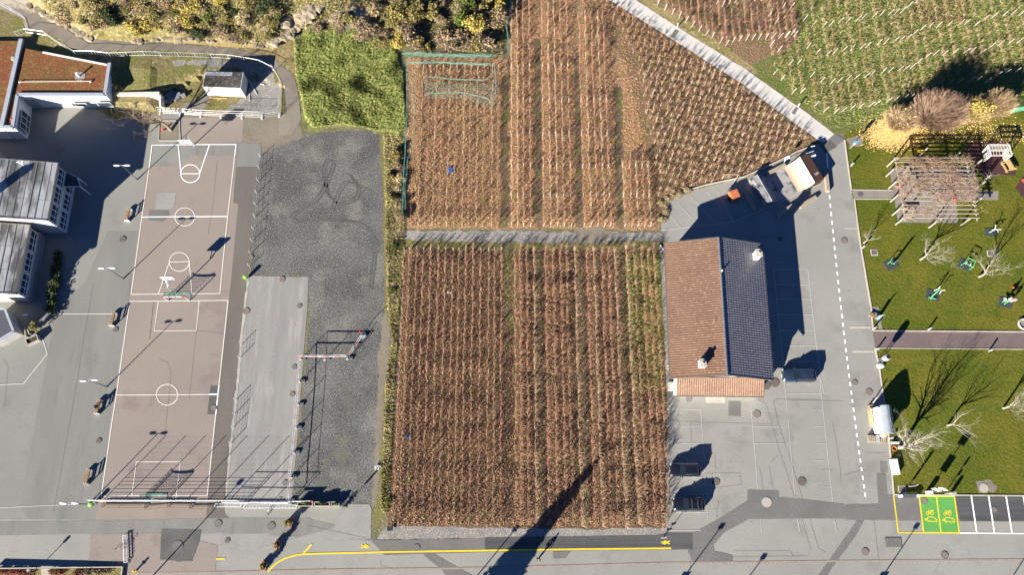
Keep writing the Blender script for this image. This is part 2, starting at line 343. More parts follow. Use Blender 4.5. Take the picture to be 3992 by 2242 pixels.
# vineyards
sheet('lower_vineyard_soil', [(1575, 962), (2572, 960), (2590, 1200), (2600, 1500), (2610, 1800), (2602, 2060), (2300, 2065), (1900, 2058), (1510, 2060), (1520, 1900), (1550, 1450)], 3, MT['soil'], .3, .35)
sheet('upper_vineyard_soil', [(1585, 225), (1990, 225), (2000, -100), (2300, -100), (2400, 40), (2480, 300), (2530, 560), (2560, 700), (2570, 895), (1585, 892)], 3, MT['soil_red'], .4, .35)
sheet('staked_vineyard_soil', [(2260, -100), (2375, -2), (2490, 70), (2606, 143), (2781, 255), (2897, 328), (2995, 404), (3116, 494), (3185, 548), (3160, 575), (2900, 690), (2590, 770), (2565, 880), (2540, 880), (2515, 560), (2440, 250), (2300, 60)], 3.5, MT['soil_lattice'], .3, .35)
sheet('vineyard_track', [(1545, 898), (2000, 900), (2400, 905), (2570, 905), (2590, 925), (2570, 955), (2200, 955), (1850, 960), (1570, 945)], 4, MT['gravel_pale'], .45, .35)
sheet('track_grass', [(1560, 935), (2000, 945), (2400, 942), (2575, 940), (2572, 975), (2000, 975), (1570, 970)], 4.5, MT['verge'], .35, .35, 5)
sheet('straw_patch', [(2230, 890), (2330, 885), (2400, 910), (2330, 950), (2250, 935)], 5, MT['dust'], .5, .3)
sheet('green_alley', [(1955, 962), (2005, 962), (2003, 1300), (1985, 1300), (1960, 1200)], 4, MT['verge'], .25, .3, 9)
sheet('green_alley', [(2440, 1000), (2580, 975), (2590, 1300), (2560, 1500), (2450, 1250)], 4, MT['green_rows'], .5, .3, 2)
MT['bare_soil'] = GM('bare_alley_soil', (.15, .1, .065), (.12, .095, .055), .5, 6, .8, .95, .12, c3=(.3, .19, .11), s3=4.2, t3=.6, c4=(.12, .115, .04), s4=.5, t4=.56)
for xa, xb in ((1953, 1984), (2080, 2110), (2238, 2266), (2392, 2424)): sheet('bare_alley', [(xa, 300 if xa < 2000 else 150 + (xa - 2080) * .6), (xb, 300 if xa < 2000 else 150 + (xa - 2080) * .6), (xb + (xb - 1996) * .03, 890), (xa + (xa - 1996) * .03, 890)], 4, MT['bare_soil'], .5, .3, xa)
for xa, xb in ((2090, 2113), (2248, 2274), (2402, 2428)): sheet('bare_alley', [(xa, 970), (xb, 970), (xb + (xb - 1996) * .1, 2050), (xa + (xa - 1996) * .1, 2050)], 4, MT['bare_soil'], .5, .3, xa)
sheet('gravel_margin', [(1510, 2052), (1900, 2058), (2300, 2065), (2600, 2058), (2606, 2082), (2560, 2090), (1900, 2098), (1520, 2106), (1470, 2104), (1490, 2070)], 4, MT['gravel_pale'], .15, .3)
sheet('gravel_margin', [(2572, 960), (2600, 960), (2612, 1470), (2602, 1560), (2612, 1900), (2606, 2060), (2596, 2060), (2600, 1600), (2590, 1300)], 4.2, MT['gravel_pale'], .2, .3)
sheet('brown_vineyard_soil', [(2530, -100), (3120, -100), (3110, 60), (3120, 150), (3060, 200), (2940, 240), (2900, 262), (2739, 166), (2598, 77), (2482, -2)], 3, MT['soil_lattice'], .4, .35)
sheet('green_vineyard_soil', [(3100, -100), (4150, -100), (4150, 420), (3900, 430), (3640, 440), (3420, 480), (3253, 520), (3157, 446), (3024, 352), (2900, 265), (3060, 200), (3120, 150)], 3.4, MT['green_rows'], .5, .4)
sheet('brown_plot', [(3540, -100), (3790, -100), (3760, 90), (3560, 92)], 3.8, MT['soil'], .5, .3)
sheet('path_bank', [(2482, -4), (2598, 75), (2739, 164), (2900, 262), (2960, 300), (2950, 270), (2800, 160), (2650, 60), (2560, -4)], 4.2, MT['hill'], .2, .35)
sheet('vineyard_path', [(2260, -75), (2378, 0), (2490, 70), (2606, 143), (2781, 255), (2897, 328), (2995, 404), (3116, 494), (3207, 558), (3253, 523), (3157, 448), (3024, 353), (2900, 265), (2739, 166), (2598, 77), (2482, 0), (2370, -75)], 5, MT['white_path'], .07, .4)
sheet('path_patch', [(2612, 140), (2633, 112), (2648, 120), (2627, 150)], 6, MT['patch_mid'])
sheet('path_patch', [(3085, 440), (3103, 414), (3113, 420), (3098, 448)], 6, MT['patch_mid'])
# parking and street
sheet('street', [(-160, 2022), (369, 2028), (803, 2018), (876, 1970), (1135, 1970), (1350, 1968), (1440, 1966), (1448, 1985), (1447, 2100), (1480, 2108), (1900, 2098), (2560, 2088), (2610, 2075), (3480, 1930), (4160, 1930), (4160, 2420), (-160, 2420)], 2, MT['road'])
sheet('parking_lot', [(2590, 925), (2575, 880), (2600, 830), (2590, 770), (2750, 720), (2900, 690), (3000, 645), (3110, 590), (3170, 570), (3207, 558), (3235, 538), (3290, 545), (3320, 750), (3355, 960), (3395, 1200), (3425, 1400), (3464, 1700), (3484, 1930), (3484, 1972), (2605, 2080), (2612, 1900), (2600, 1550), (2612, 1470), (2600, 960)], 2.5, MT['parking'], .05, .6)
sheet('hall_forecourt', [(3020, 930), (3250, 930), (3290, 1300), (3330, 1700), (3350, 1930), (3100, 1900), (3080, 1500)], 2.9, MT['road'], .3, .6)
sheet('path_mouth', [(3185, 572), (3235, 538), (3262, 522), (3294, 545), (3250, 575)], 6, MT['patch_mid'], .05)
sheet('path_mouth', [(3202, 575), (3236, 545), (3262, 572), (3215, 600)], 6.6, MT['patch'], .05)
sheet('street_trench', [(1440, 2104), (1480, 2108), (1900, 2098), (2560, 2088), (2600, 2078), (2705, 2076), (2800, 2025), (2914, 1952), (2914, 1910), (3036, 1913), (3037, 1940), (3130, 1947), (3290, 1965), (3290, 2024), (3130, 2023), (2920, 2025), (2820, 2080), (2790, 2118), (2720, 2140), (2600, 2145), (2000, 2152), (1700, 2160), (1500, 2166)], 4, MT['patch_mid'], .04, .5)
sheet('new_cycle_strip', [(1890, 2096), (2560, 2087), (2600, 2078), (2700, 2080), (2700, 2144), (2000, 2150), (1892, 2152)], 4.6, MT['new_asphalt'], .03, .6)
sheet('new_parking_strip', [(3292, 1968), (3425, 1965), (3430, 1930), (4160, 1930), (4160, 2034), (3720, 2034), (3495, 2030), (3292, 2028)], 4, MT['patch_mid'], .05, .5)
sheet('bay_asphalt', [(3722, 1932), (4160, 1932), (4160, 2034), (3742, 2034)], 5, MT['new_asphalt'])
sheet('lane_patch', [(3416, 1846), (3452, 1846), (3462, 1966), (3424, 1966)], 5, MT['patch_mid'])
sheet('lane_patch', [(3430, 1800), (3458, 1800), (3460, 1843), (3432, 1843)], 5, MT['patch_mid'])
sheet('lane_patch', [(2155, 2152), (2226, 2150), (2205, 2178), (2158, 2180)], 5, MT['patch_mid'])
sheet('lane_patch', [(2680, 2150), (2780, 2120), (2785, 2150), (2855, 2166), (2856, 2194), (2700, 2192)], 4.8, MT['patch_mid'], .03)
sheet('lane_patch', [(2840, 1565), (2887, 1565), (2887, 1624), (2840, 1622)], 5, MT['patch_mid'])
sheet('street_diagonal', [(1650, 2165), (1690, 2160), (1760, 2200), (1850, 2250), (1900, 2300), (1780, 2300), (1720, 2220)], 4.2, MT['patch_mid'], .05)
sheet('street_diagonal', [(3340, 2030), (3370, 2030), (3330, 2100), (3240, 2220), (3200, 2300), (3150, 2300), (3250, 2160)], 4.2, MT['patch_mid'], .05)
sheet('street_patch_dark', [(631, 2063), (786, 2068), (778, 2110), (750, 2188), (700, 2192), (660, 2185), (624, 2182)], 5, MT['patch'], .07)
sheet('street_band', [(-160, 2036), (120, 2034), (380, 2030), (803, 2022), (876, 2002), (890, 2020), (1200, 2022), (1440, 2080), (1440, 2110), (850, 2080), (786, 2084), (631, 2078), (380, 2082), (-160, 2092)], 3.4, MT['yard_dark'], .05)
sheet('red_pavement', [(355, 2084), (628, 2080), (626, 2184), (750, 2190), (780, 2110), (850, 2128), (838, 2232), (560, 2240), (340, 2240)], 3.8, MT['court'], .05)
sheet('pale_apron', [(1300, 2060), (1360, 1966), (1440, 1966), (1448, 1985), (1445, 2100), (1330, 2110), (1100, 2120), (980, 2170), (1000, 2140)], 3.8, MT['patch_pale'], .12)
sheet('pale_apron', [(860, 2085), (1055, 2080), (1000, 2150), (985, 2170), (855, 2128)], 3.6, MT['patch_pale'], .08)
sheet('asphalt_tongue', [(806, 1990), (874, 1990), (878, 2010), (895, 2022), (803, 2022)], 4.2, MT['court_strip'])
# park
sheet('park_lawn', [(3294, 545), (3290, 500), (3260, 520), (3420, 478), (3640, 440), (3900, 440), (4160, 400), (4160, 1930), (3484, 1930), (3464, 1700), (3425, 1400), (3395, 1200), (3355, 960), (3320, 750)], 3, MT['lawn'], .0)
sheet('mauve_path', [(3400, 1291), (4160, 1296), (4160, 1362), (3412, 1356)], 5, MT['purple_path'])
sheet('pergola_path', [(3322, 741), (3482, 743), (3484, 774), (3328, 774)], 5, MT['pavers'])
sheet('pergola_floor', [(3467, 655), (3800, 655), (3806, 745), (3892, 745), (3891, 780), (3727, 780), (3735, 870), (3500, 868), (3484, 760), (3474, 700)], 5.5, MT['pavers'])
sheet('rubber_floor', [(3770, 548), (3935, 548), (3960, 682), (3830, 684), (3765, 600)], 5, MT['rubber'])
sheet('rubber_floor', [(3958, 732), (3985, 690), (4080, 680), (4080, 800), (3992, 775)], 5, MT['rubber'])
sheet('sign_pavers', [(3388, 1197), (3424, 1197), (3440, 1287), (3426, 1287), (3418, 1240), (3405, 1210), (3390, 1208)], 5, MT['pavers'])
sheet('worn_lawn', [(3800, 1880), (3860, 1870), (3890, 1900), (3870, 1922), (3815, 1922)], 4, MT['dust'], .3, .3)
sheet('worn_lawn', [(3300, 540), (3360, 525), (3365, 560), (3310, 580)], 4, MT['dust'], .4, .3)
0 and sheet('fallen_leaves', [(3395, 490), (3440, 470), (3520, 490), (3570, 520), (3530, 560), (3460, 575), (3410, 545)], 4, GM('orange_leaf_litter', (.5, .3, .1), (.42, .26, .09), .5, 5, .45, .9, c3=(.13, .12, .025), s3=2.6, t3=.58), .7, .3)
# ---------------------------------------------------------------- kerbs
kb = MB()
def kerb(pts, w=.18, h=.12):
    w_ = [P(x, y) for x, y in pts]
    for a, b in zip(w_, w_[1:]): kb.beam((a[0], a[1], h / 2 - .03), (b[0], b[1], h / 2 - .03), w, h + .06)
kerb([(3292, 545), (3320, 750), (3322, 738)]); kerb([(3330, 778), (3355, 960), (3396, 1200), (3403, 1289)]); kerb([(3411, 1358), (3430, 1450), (3464, 1700), (3484, 1928)])
kerb([(3484, 1930), (4160, 1936)]); kerb([(3403, 1290), (4160, 1296)]); kerb([(3411, 1358), (4160, 1364)], .1, .1)
kerb([(3322, 740), (3480, 742)], .12, .1); kerb([(3328, 776), (3482, 776)], .12, .1)
kerb([(2592, 770), (2750, 722), (2900, 690), (3000, 645), (3110, 590), (3165, 570)], .15, .25)
kerb([(620, 548), (622, 470), (700, 470), (704, 548), (620, 548)], .1, .1)
o = kb.build('kerb', MT['curb']); o['kind'] = 'structure'
# ---------------------------------------------------------------- painted markings
def Z4(x, y): return (400 + x / 2.411, 500 + y / 2.411)
def Z6(x, y): return (500 + x / 2.411, 1100 + y / 2.411)
def Z5(x, y): return (x / 2.411, 1100 + y / 2.411)
def Z7(x, y): return (x / 2.411, 1642 + y / 2.411)
def Z8(x, y): return (600 + x / 2.411, 1642 + y / 2.411)
def ZB(x, y): return (2500 + x / 2.411, 500 + y / 2.411)
def ZC(x, y): return (2500 + x / 2.411, 900 + y / 2.411)
def ZD(x, y): return (2500 + x / 2.411, 1400 + y / 2.411)
def ZE(x, y): return (2500 + x / 2.411, 1642 + y / 2.411)
def ZF(x, y): return (3292 + x / 2.411, 1642 + y / 2.411)
def ZG(x, y): return (3292 + x / 2.411, 1100 + y / 2.411)
def ZH(x, y): return (3292 + x / 2.411, 600 + y / 2.411)
def ZP(x, y): return (3292 + x / 2.411, 300 + y / 2.411)
def ZA(x, y): return (x / 2.411, y / 2.411)
def ZA2(x, y): return (600 + x / 2.411, y / 2.411)
def Z3(x, y): return (x / 2.411, 550 + y / 2.411)
W = .12
stripes('court_line_bright', [([Z4(465, 158), Z4(855, 153)], .14), ([Z4(850, 153), Z4(1254, 152)], .14), ([Z4(1254, 152), Z4(1242, 260)], .13), ([Z4(465, 158), Z4(437, 380)], .12),
    ([Z4(712, 158), Z4(738, 425)], .14), ([Z4(1005, 155), Z4(914, 425)], .14), ([Z4(738, 427), Z4(914, 427)], .13), (arc(*Z4(825, 426), 89 / 2.411, 84 / 2.411), .13), ([Z4(370, 835), Z4(1176, 829)], .16),
    ([Z6(760, 1058), Z6(846, 1057)], .2), ([Z6(853, 975), Z6(823, 1248)], .15)], 6, MT['white_new'])
stripes('court_line', [([Z4(437, 380), Z4(370, 835), Z4(285, 1447), Z6(28, 113)], W), ([Z4(1242, 260), Z4(1176, 829), Z4(1113, 1447), Z6(862, 108)], W), ([Z6(28, 115), Z6(862, 108)], W), (arc(*Z4(774, 833), 93 / 2.411, 85 / 2.411), W),
    (arc(*Z4(722, 1256), 94 / 2.411, 88 / 2.411), W), ([Z4(628, 1258), Z4(816, 1253)], W), ([Z4(626, 1268), Z6(285, 112)], W), ([Z4(816, 1262), Z6(600, 108)], W),
    ([Z6(15, 182), Z6(940, 172)], W), ([Z6(940, 172), Z6(853, 975)], W), ([Z6(823, 1248), Z8(575, 0), Z8(502, 706)], W), ([Z6(15, 182), Z5(1095, 1062), Z7(1055, 0), Z7(952, 710)], W),
    ([Z7(952, 710), Z8(-160, 703), Z8(502, 706)], W), ([Z5(1095, 1064), Z6(760, 1058)], W), (arc(*Z6(366, 1060), 100 / 2.411, 98 / 2.411), W),
    ([Z6(285, 180), Z6(245, 460), Z6(640, 456), Z6(668, 178)], W), ([Z7(1240, 705), Z7(1284, 386), Z8(250, 383), Z8(212, 703)], W)], 6, MT['white_line'])
stripes('yard_line', [([Z5(515, 300), Z5(1052, 300)], .1), ([Z5(400, 530), Z5(447, 675), Z5(222, 958), Z5(-60, 968)], .1), ([Z7(0, 818), Z7(690, 785)], .06)], 6, MT['white_line'])
PK = [([ZC(1242, 362), ZC(1565, 362)], .12), ([ZC(1242, 362), ZC(1330, 1215), ZD(1345, 200), ZD(1372, 488)], .12), ([ZC(1565, 362), ZC(1680, 1385), ZD(1720, 330)], .12)]
PK += [([ZC(1242 + (y - 362) * .1, y), ZC(1565 + (y - 362) * .112, y)], .12) for y in (506, 646, 791, 937, 1083, 1229)] + [([ZD(1362, 328), ZD(1700, 328)], .12), ([ZD(1600, 176), ZD(1680, 176)], .12)]
PK += [([ZB(185, 955), ZB(240, 957), ZB(377, 937), ZB(545, 918), ZB(705, 897), ZB(870, 877), ZB(995, 825), ZB(1125, 768), ZB(1210, 730), ZB(1450, 630), ZB(1620, 550), ZB(1690, 525)], .14)]
PK += [([ZB(*a), ZB(*b)], .13) for a, b in [((250, 805), (377, 937)), ((352, 715), (545, 918)), ((462, 640), (705, 897)), ((618, 598), (865, 872)), ((705, 580), (870, 877)), ((905, 650), (995, 825)), ((985, 525), (1125, 768)), ((1108, 470), (1130, 500)), ((1235, 425), (1250, 450)), ((1355, 365), (1372, 392)), ((1482, 315), (1500, 345)), ((1610, 270), (1700, 415))]]
PK += [([ZD(238, 472), ZD(558, 476)], .12), ([ZD(558, 476), ZD(600, 1060)], .1)] + [([ZD(*a), ZD(*b)], .11) for a, b in [((245, 632), (570, 634)), ((255, 793), (578, 794)), ((270, 950), (588, 955)), ((272, 1113), (596, 1115)), ((278, 1277), (608, 1278)), ((283, 1443), (618, 1445))]]
PK += [([ZE(285, 1028), ZE(560, 1030)], .1), ([ZE(598, 510), ZE(625, 940)], .09), ([ZD(1032, 482), ZD(1075, 960), ZD(1092, 1225)], .11), ([ZD(1032, 482), ZD(1252, 483)], .11), ([ZD(1045, 637), ZD(1303, 640)], .11), ([ZD(1060, 796), ZD(1350, 799)], .09)]
PK += [([ZD(1380, 560), ZD(1400, 800), ZD(1446, 1315)], .09), ([ZE(1122, 925), ZE(1132, 1038)], .1), ([ZE(1470, 925), ZE(1485, 1040)], .14)]
PK += [([(3196, 1482), (3246, 1960)], .1), ([(3253, 2028), (3262, 2075)], .1)] + [([(x, y), (x + 40, y)], .1) for x, y in ((3168, 1600), (3172, 1664), (3182, 1731), (3172, 1796), (3205, 1900))]
stripes('parking_line', PK, 6.4, MT['worn_line'])
dash = []
for i in range(36):
    t = i / 35; y = 760 + t * (1922 - 760)
    x = 3233 + (y - 760) * .0945 + .0000213 * (y - 760) ** 2
    dash.append(([(x, y), (x + 1.6, y + 16)], .22))
dash += [([(3222, 586), (3227, 655)], .2)]
stripes('lane_dashes', dash, 6.8, MT['white_new'])
stripes('bay_line_white', [([ZF(1190, 705), ZF(1242, 1052)], .2), ([ZF(1353, 707), ZF(1408, 1054)], .2), ([ZF(1517, 709), ZF(1573, 1056)], .2), ([ZF(1680, 711), ZF(1740, 1058)], .2), ([ZF(1845, 713), ZF(1905, 1060)], .2), ([ZF(1082, 1055), ZF(2100, 1064)], .16)], 7, MT['white_new'])
sheet('green_charging_bay', [ZF(700, 706), ZF(1032, 712), ZF(1078, 1055), ZF(742, 1050)], 6, MT['green_bay'])
cyc = []
for ox, oy in ((0, 0), (166, 5)):
    def z(x, y): return ZF(x + ox, y + oy)
    cyc += [(arc(*z(780, 868), 14 / 2.411, 15 / 2.411, n=16), .075), (arc(*z(821, 868), 14 / 2.411, 15 / 2.411, n=16), .075)]
    cyc += [([z(780, 868), z(792, 850), z(818, 850), z(821, 868)], .075), ([z(792, 850), z(802, 868), z(818, 850)], .075), ([z(802, 868), z(780, 868)], .075), ([z(784, 840), z(796, 840)], .1), ([z(808, 842), z(834, 844)], .1), ([z(822, 838), z(832, 850)], .08)]
    cyc += [([z(775, 926), z(786, 905), z(815, 902), z(845, 912), z(864, 928), z(870, 948), z(858, 950), z(850, 940), z(840, 948), z(808, 944), z(800, 936), z(790, 948), z(782, 946), z(775, 926)], .1), ([z(752, 922), z(772, 926)], .07), (arc(*z(766, 927), 7 / 2.411, 7 / 2.411, n=10), .12), ([z(752, 932), z(764, 932)], .07)]
stripes('charging_bay_symbols', cyc, 7, MT['yellow'])
def walker(cx, cy, flip):
    f = -1 if flip else 1
    def w(x, y): return (cx + f * x / 2.411, cy + y / 2.411)
    return [(arc(*w(32, 0), 1.6, 1.6, n=10), .18), ([w(26, 0), w(-8, 0)], .3), ([w(-8, 0), w(-36, -15)], .16), ([w(-8, 0), w(-38, 14)], .16), ([w(22, -4), w(2, -18)], .13), ([w(22, 4), w(4, 18)], .13), ([w(2, -18), w(-6, -10)], .1)]
yl = [([ZF(460, 697), ZF(505, 1048)], .17), ([ZF(505, 1050), ZF(1080, 1055)], .17), ([ZF(700, 706), ZF(742, 1050)], .17), ([ZF(862, 708), ZF(907, 1052)], .17), ([ZF(1032, 712), ZF(1078, 1055)], .17), ([ZF(695, 706), ZF(1034, 712)], .17)]
yl += [([ZE(280, 1199), ZE(-500, 1207), (1900, 2148), (1500, 2154), (1250, 2160), (1180, 2162)], .21), ([(1182, 2162), (1150, 2167), (1110, 2179), (1080, 2196), (1055, 2219), (1044, 2232)], .21), ([Z8(1408, 1246), Z8(1484, 1160)], .2), ([Z8(585, 1298), Z8(668, 1297)], .2)]
yl += walker(1424, 2132, False) + walker(2595, 2117, True)
stripes('yellow_marking', yl, 7, MT['yellow'])
stripes('cobble_gutter', [([(500, 2238), (820, 2234), (1250, 2224), (1900, 2216), (2560, 2198), (3230, 2190), (4160, 2182)], .22)], 6, MT['cobble'])
stripes('drain_channel', [([ZH(-5, 700), ZH(115, 702)], .22), ([ZG(45, 428), ZG(245, 428)], .3), ([ZG(75, 655), ZG(275, 655)], .3)], 6, MT['curb'])
def wob(pts, amp=1.2, seed=0):
    out = []
    for (a, b), (c, d) in zip(pts, pts[1:]):
        n = max(2, int(math.hypot(c - a, d - b) / 8))
        for i in range(n):
            t = i / n; x = a + (c - a) * t; y = b + (d - b) * t
            out.append((x + amp * noise.noise(Vector((x * .12, y * .12, seed))), y + amp * noise.noise(Vector((y * .12, x * .12, seed + 4)))))
    return out + [pts[-1]]
cr = [[ZD(1090, 380), ZD(1165, 415), ZD(1215, 560), ZD(1290, 850), ZE(1370, 500), ZE(1440, 730)], [ZD(1690, 385), ZD(1265, 380), ZD(1240, 400), ZD(1290, 620), ZD(1400, 950), ZE(1470, 590), ZE(1515, 745)], [ZD(300, 585), ZD(620, 600), ZD(1225, 612)], [ZD(462, 600), ZD(470, 800)],
      [ZE(690, 320), ZE(697, 490)], [ZE(600, 495), ZE(930, 490), ZE(938, 600), ZE(690, 632)], [ZE(700, 730), ZE(725, 760), ZE(706, 850), ZE(712, 920)], [ZE(1108, 430), ZE(1145, 640)], [ZE(1200, 425), ZE(1235, 630)], [ZE(1280, 325), ZE(1205, 400)], [ZE(1508, 925), ZE(1590, 1210), ZE(1560, 1272), ZE(860, 1282)], [ZE(1580, 925), ZE(1665, 1205), ZE(1730, 1240)],
      [ZF(0, 510), ZF(130, 475), ZF(185, 472)], [ZF(190, 300), ZF(400, 302)], [ZF(275, 935), ZF(320, 1310)], [ZF(900, 1330), ZF(830, 1447)], [Z5(1440, 190), Z5(1410, 530)], [Z6(290, 725), Z6(370, 760), Z6(400, 840), Z6(385, 1050), Z6(340, 1447)], [Z6(640, 460), Z6(570, 1100)], [Z6(640, 455), Z6(890, 487)], [Z6(240, 190), Z6(195, 540)], [Z5(880, 0), Z5(790, 500), Z5(720, 950), Z5(630, 1447), Z7(500, 860)], [Z4(1075, 300), Z4(1040, 700), Z4(990, 1000)], [Z5(30, 725), Z5(75, 800), Z5(35, 1180)]]
cr += [[(3246, 1655), (3262, 1740), (3275, 1830), (3278, 1890)], [(3205, 1835), (3225, 1828), (3245, 1838)], [(2860, 2150), (3080, 2150), (3090, 2170)], [(2690, 2180), (2690, 2240)], [(3060, 1560), (3130, 1562), (3290, 1565)]]
cr += [[(1200 + x / 2.411, 1642 + y / 2.411) for x, y in l] for l in [[(680, 1300), (690, 1370), (800, 1390)], [(160, 1370), (160, 1400)], [(1265, 1295), (1262, 1360)], [(0, 985), (300, 1050), (590, 1115)]]]
stripes('asphalt_cracks', [(wob(c, 1.5, i), .028) for i, c in enumerate(cr)], 7.2, MT['crack'])
# ================================================================ BUILDINGS
MT['render_white'] = GM('white_render', (.72, .71, .68), (.66, .65, .62), .4, 5, .06, .85)
MT['render_grey'] = GM('grey_render', (.42, .40, .37), (.37, .355, .33), .3, 5, .1, .9)
MT['render_cream'] = GM('cream_render', (.58, .54, .46), (.5, .47, .4), .4, 5, .1, .9)
MT['coping'] = SM('zinc_coping', (.36, .39, .43), .5, .2)
MT['sedum'] = GM('sedum_roof', (.17, .06, .03), (.13, .075, .03), .35, 4, .5, .95, .05, c3=(.24, .12, .05), s3=3, t3=.6, c4=(.15, .12, .04), s4=.6, t4=.62)
MT['metal_roof'] = GM('grey_metal_roof', (.42, .42, .40), (.36, .36, .35), .5, 5, .1, .55, c4=(.1, .1, .092), s4=.3, t4=.51, stretch=(1.6, .5, 1), spec=.4)
MT['seam'] = SM('roof_seam', (.22, .225, .23), .5, .3)
MT['glass'] = SM('window_glass', (.03, .045, .055), .06, 0, .8); MT['frame_white'] = SM('white_frame', (.62, .64, .65), .5); MT['frame_dark'] = SM('dark_frame', (.06, .065, .07), .5)
MT['blind'] = SM('mauve_blind', (.24, .2, .2), .8); MT['pvc'] = SM('white_pipe', (.7, .7, .68), .5); MT['gutter'] = SM('gutter', (.16, .14, .12), .5, .3)
MT['tile'] = GM('clay_roof_tile', (.185, .112, .075), (.155, .092, .063), .3, 5, .3, .8, c3=(.24, .15, .1), s3=2.5, t3=.62, c4=(.115, .075, .06), s4=.5, t4=.66)
MT['tile_sheen_tint'] = GM('tile_painted_shade_sheen', (.135, .13, .14), (.105, .108, .125), .3, 5, .35, .28, c3=(.2, .175, .155), s3=3, t3=.62, spec=.6)  # bluish sky sheen and shade of the right slope painted into the colour
MT['tile_new'] = GM('annex_roof_tile', (.25, .16, .112), (.215, .135, .095), .4, 5, .25, .8, c3=(.3, .2, .13), s3=3, t3=.6)
def window(par, a, b, z0, z1, out, n=3, rail=False):
    """framed window on a wall line a->b (plan, local to par), facing out"""
    a = Vector((a[0], a[1], 0)); b = Vector((b[0], b[1], 0)); o_ = Vector((out[0], out[1], 0)).normalized(); fr = MB(); w = .09
    A = lambda t, z, d: a + (b - a) * t + o_ * d + Vector((0, 0, z))
    L = (b - a).length; e = w / 2 / L
    for t in [e] + [i / n for i in range(1, n)] + [1 - e]: fr.beam(A(t, z0, .04), A(t, z1, .04), w, .08, o_)
    for z in (z0 + .045, z1 - .045) + ((z0 + (z1 - z0) * .35,) if rail else ()): fr.beam(A(.02, z, .043), A(.98, z, .043), .085, .07, (0, 0, 1))
    f = fr.build('window', MT['frame_white'], par); gl = MB(); gl.poly([A(0, z0, .02), A(1, z0, .02), A(1, z1, .02), A(0, z1, .02)]); gl.build('pane', MT['glass'], f)
    return f
def school(xe, y0, y1, ze, xw, slope, label, blind=False):
    o = thing('school_building', label, 'school', (xe, (y0 + y1) / 2, 0)); h = (y1 - y0) / 2; w = xe - xw; zt = ze - .35
    b = MB(); b.prism([(-w, -h + .25), (-.25, -h + .25), (-.25, h - .25), (-w, h - .25)], 0, [zt + w * slope, zt, zt, zt + w * slope]); b.build('wall', MT['render_grey'], o)
    r = MB(); r.add([(0, -h, ze), (0, h, ze), (-w, h, ze + w * slope), (-w, -h, ze + w * slope), (0, -h, ze - .3), (0, h, ze - .3), (-w, h, ze - .3 + w * slope), (-w, -h, ze - .3 + w * slope)], [(0, 1, 2, 3), (4, 7, 6, 5), (0, 4, 5, 1), (0, 3, 7, 4), (1, 5, 6, 2), (2, 6, 7, 3)])
    ro = r.build('roof', MT['metal_roof'], o); sm = MB()
    for i in range(int(w / .95)):
        x = -.75 - i * .95; big = i in (1, 2, 6); sm.beam((x, -h + .05, ze - x * slope + .01), (x, h - .05, ze - x * slope + .01), .09 if big else .035, .06 if big else .03)
    for k in (.34, .67): sm.beam((-.1, -h + 2 * h * k, ze + .01), (-w, -h + 2 * h * k, ze + w * slope + .01), .04, .03)
    for k in (-h + .08, h - .08): sm.beam((0, k, ze + .03), (-w, k, ze + w * slope + .03), .1, .06)
    sm.build('seam', MT['seam'], ro); gt = MB(); gt.beam((.06, -h, ze - .1), (.06, h, ze - .1), .14, .14); gt.build('gutter', MT['gutter'], ro)
    H = 2 * h
    for lo, hi in ((.04, .34), (.37, .64), (.67, .96)):
        window(o, (-.25, -h + H * lo), (-.25, -h + H * hi), ze - 2.5, ze - .9, (1, 0), 3, True)
        if not blind: window(o, (-.25, -h + H * lo), (-.25, -h + H * hi), ze - 5.1, ze - 3.4, (1, 0), 3, True)
    if blind:
        for k in range(5):
            bl = MB(); bl.box((-.2, -h + H * (.1 + .2 * k), ze - 3.5), (.08, H * .19, 1.5)); bl.build('blind', MT['blind'], o)
    cb = MB()
    for z in (ze - .65, ze - 2.85): cb.box((-.22, 0, z), (.1, H - .5, .4 if z < ze - 1 else .26))
    cb.build('fascia', MT['render_cream'], o)
    return o
s1 = school(-66.8, 43.1, 52.3, 5.8, -78.8, .19, 'two storey school wing with tall white windows and a stained grey metal roof')
s2 = school(-69.95, 32.4, 43.0, 4.6, -79.5, .19, 'school wing with mauve ground floor blinds and a grey metal roof, below the taller one', True)
# stained fascia strip sunlit along the south side of the taller wing; glass entrance canopy on its corner
cn = MB()
for a, b in (((.2, 8.9), (1.6, 8.1)), ((1.6, 8.1), (2.3, 6.6))): cn.beam((a[0], a[1] - 4.6, 3.0), (b[0], b[1] - 4.6, 3.0), .08, .1)
cn.beam((-.6, 4.3, 3.0), (1.6, 3.5, 3.0), .08, .1); cn.beam((1.6, 3.5, 0), (1.6, 3.5, 3.0), .1, .1); cn.beam((2.3, 2, 0), (2.3, 2, 3.0), .1, .1); cn.beam((-.1, 2, 3.0), (2.3, 2, 3.0), .08, .1)
c_ = cn.build('entrance_canopy', MT['frame_white'], s1); cg = MB(); cg.poly([(-.2, 2.05, 3.06), (2.25, 2.05, 3.06), (1.55, 3.45, 3.06), (-.2, 4.3, 3.06)]); cg.build('pane', MT['glass'], c_)
def pipe(x, y, z, h, lab):
    o = thing('roof_mast', lab, 'mast', (x, y, z)); m = MB(); m.cyl((0, 0, 0), .09, h, 6); m.build('pole', MT['pvc'], o); m = MB(); m.tube([(-.5, 0, h * .8), (.5, .15, h * .8)], .06, 5); m.tube([(-.35, .1, h * .6), (.4, -.1, h * .6)], .05, 5); m.build('aerial', MT['pvc'], o)
pipe(-70.7, 51.1, 7.35, 1.2, 'small aerial mast on the top edge of the taller school roof')
ch = MB(); ch.box((-77.9, 42.6, 9.2), (.9, .9, 3.5)); tag(ch.build('roof_chimney', MT['render_grey']), 'chimney stack high on the school roof throwing a long shadow across it', 'chimney')
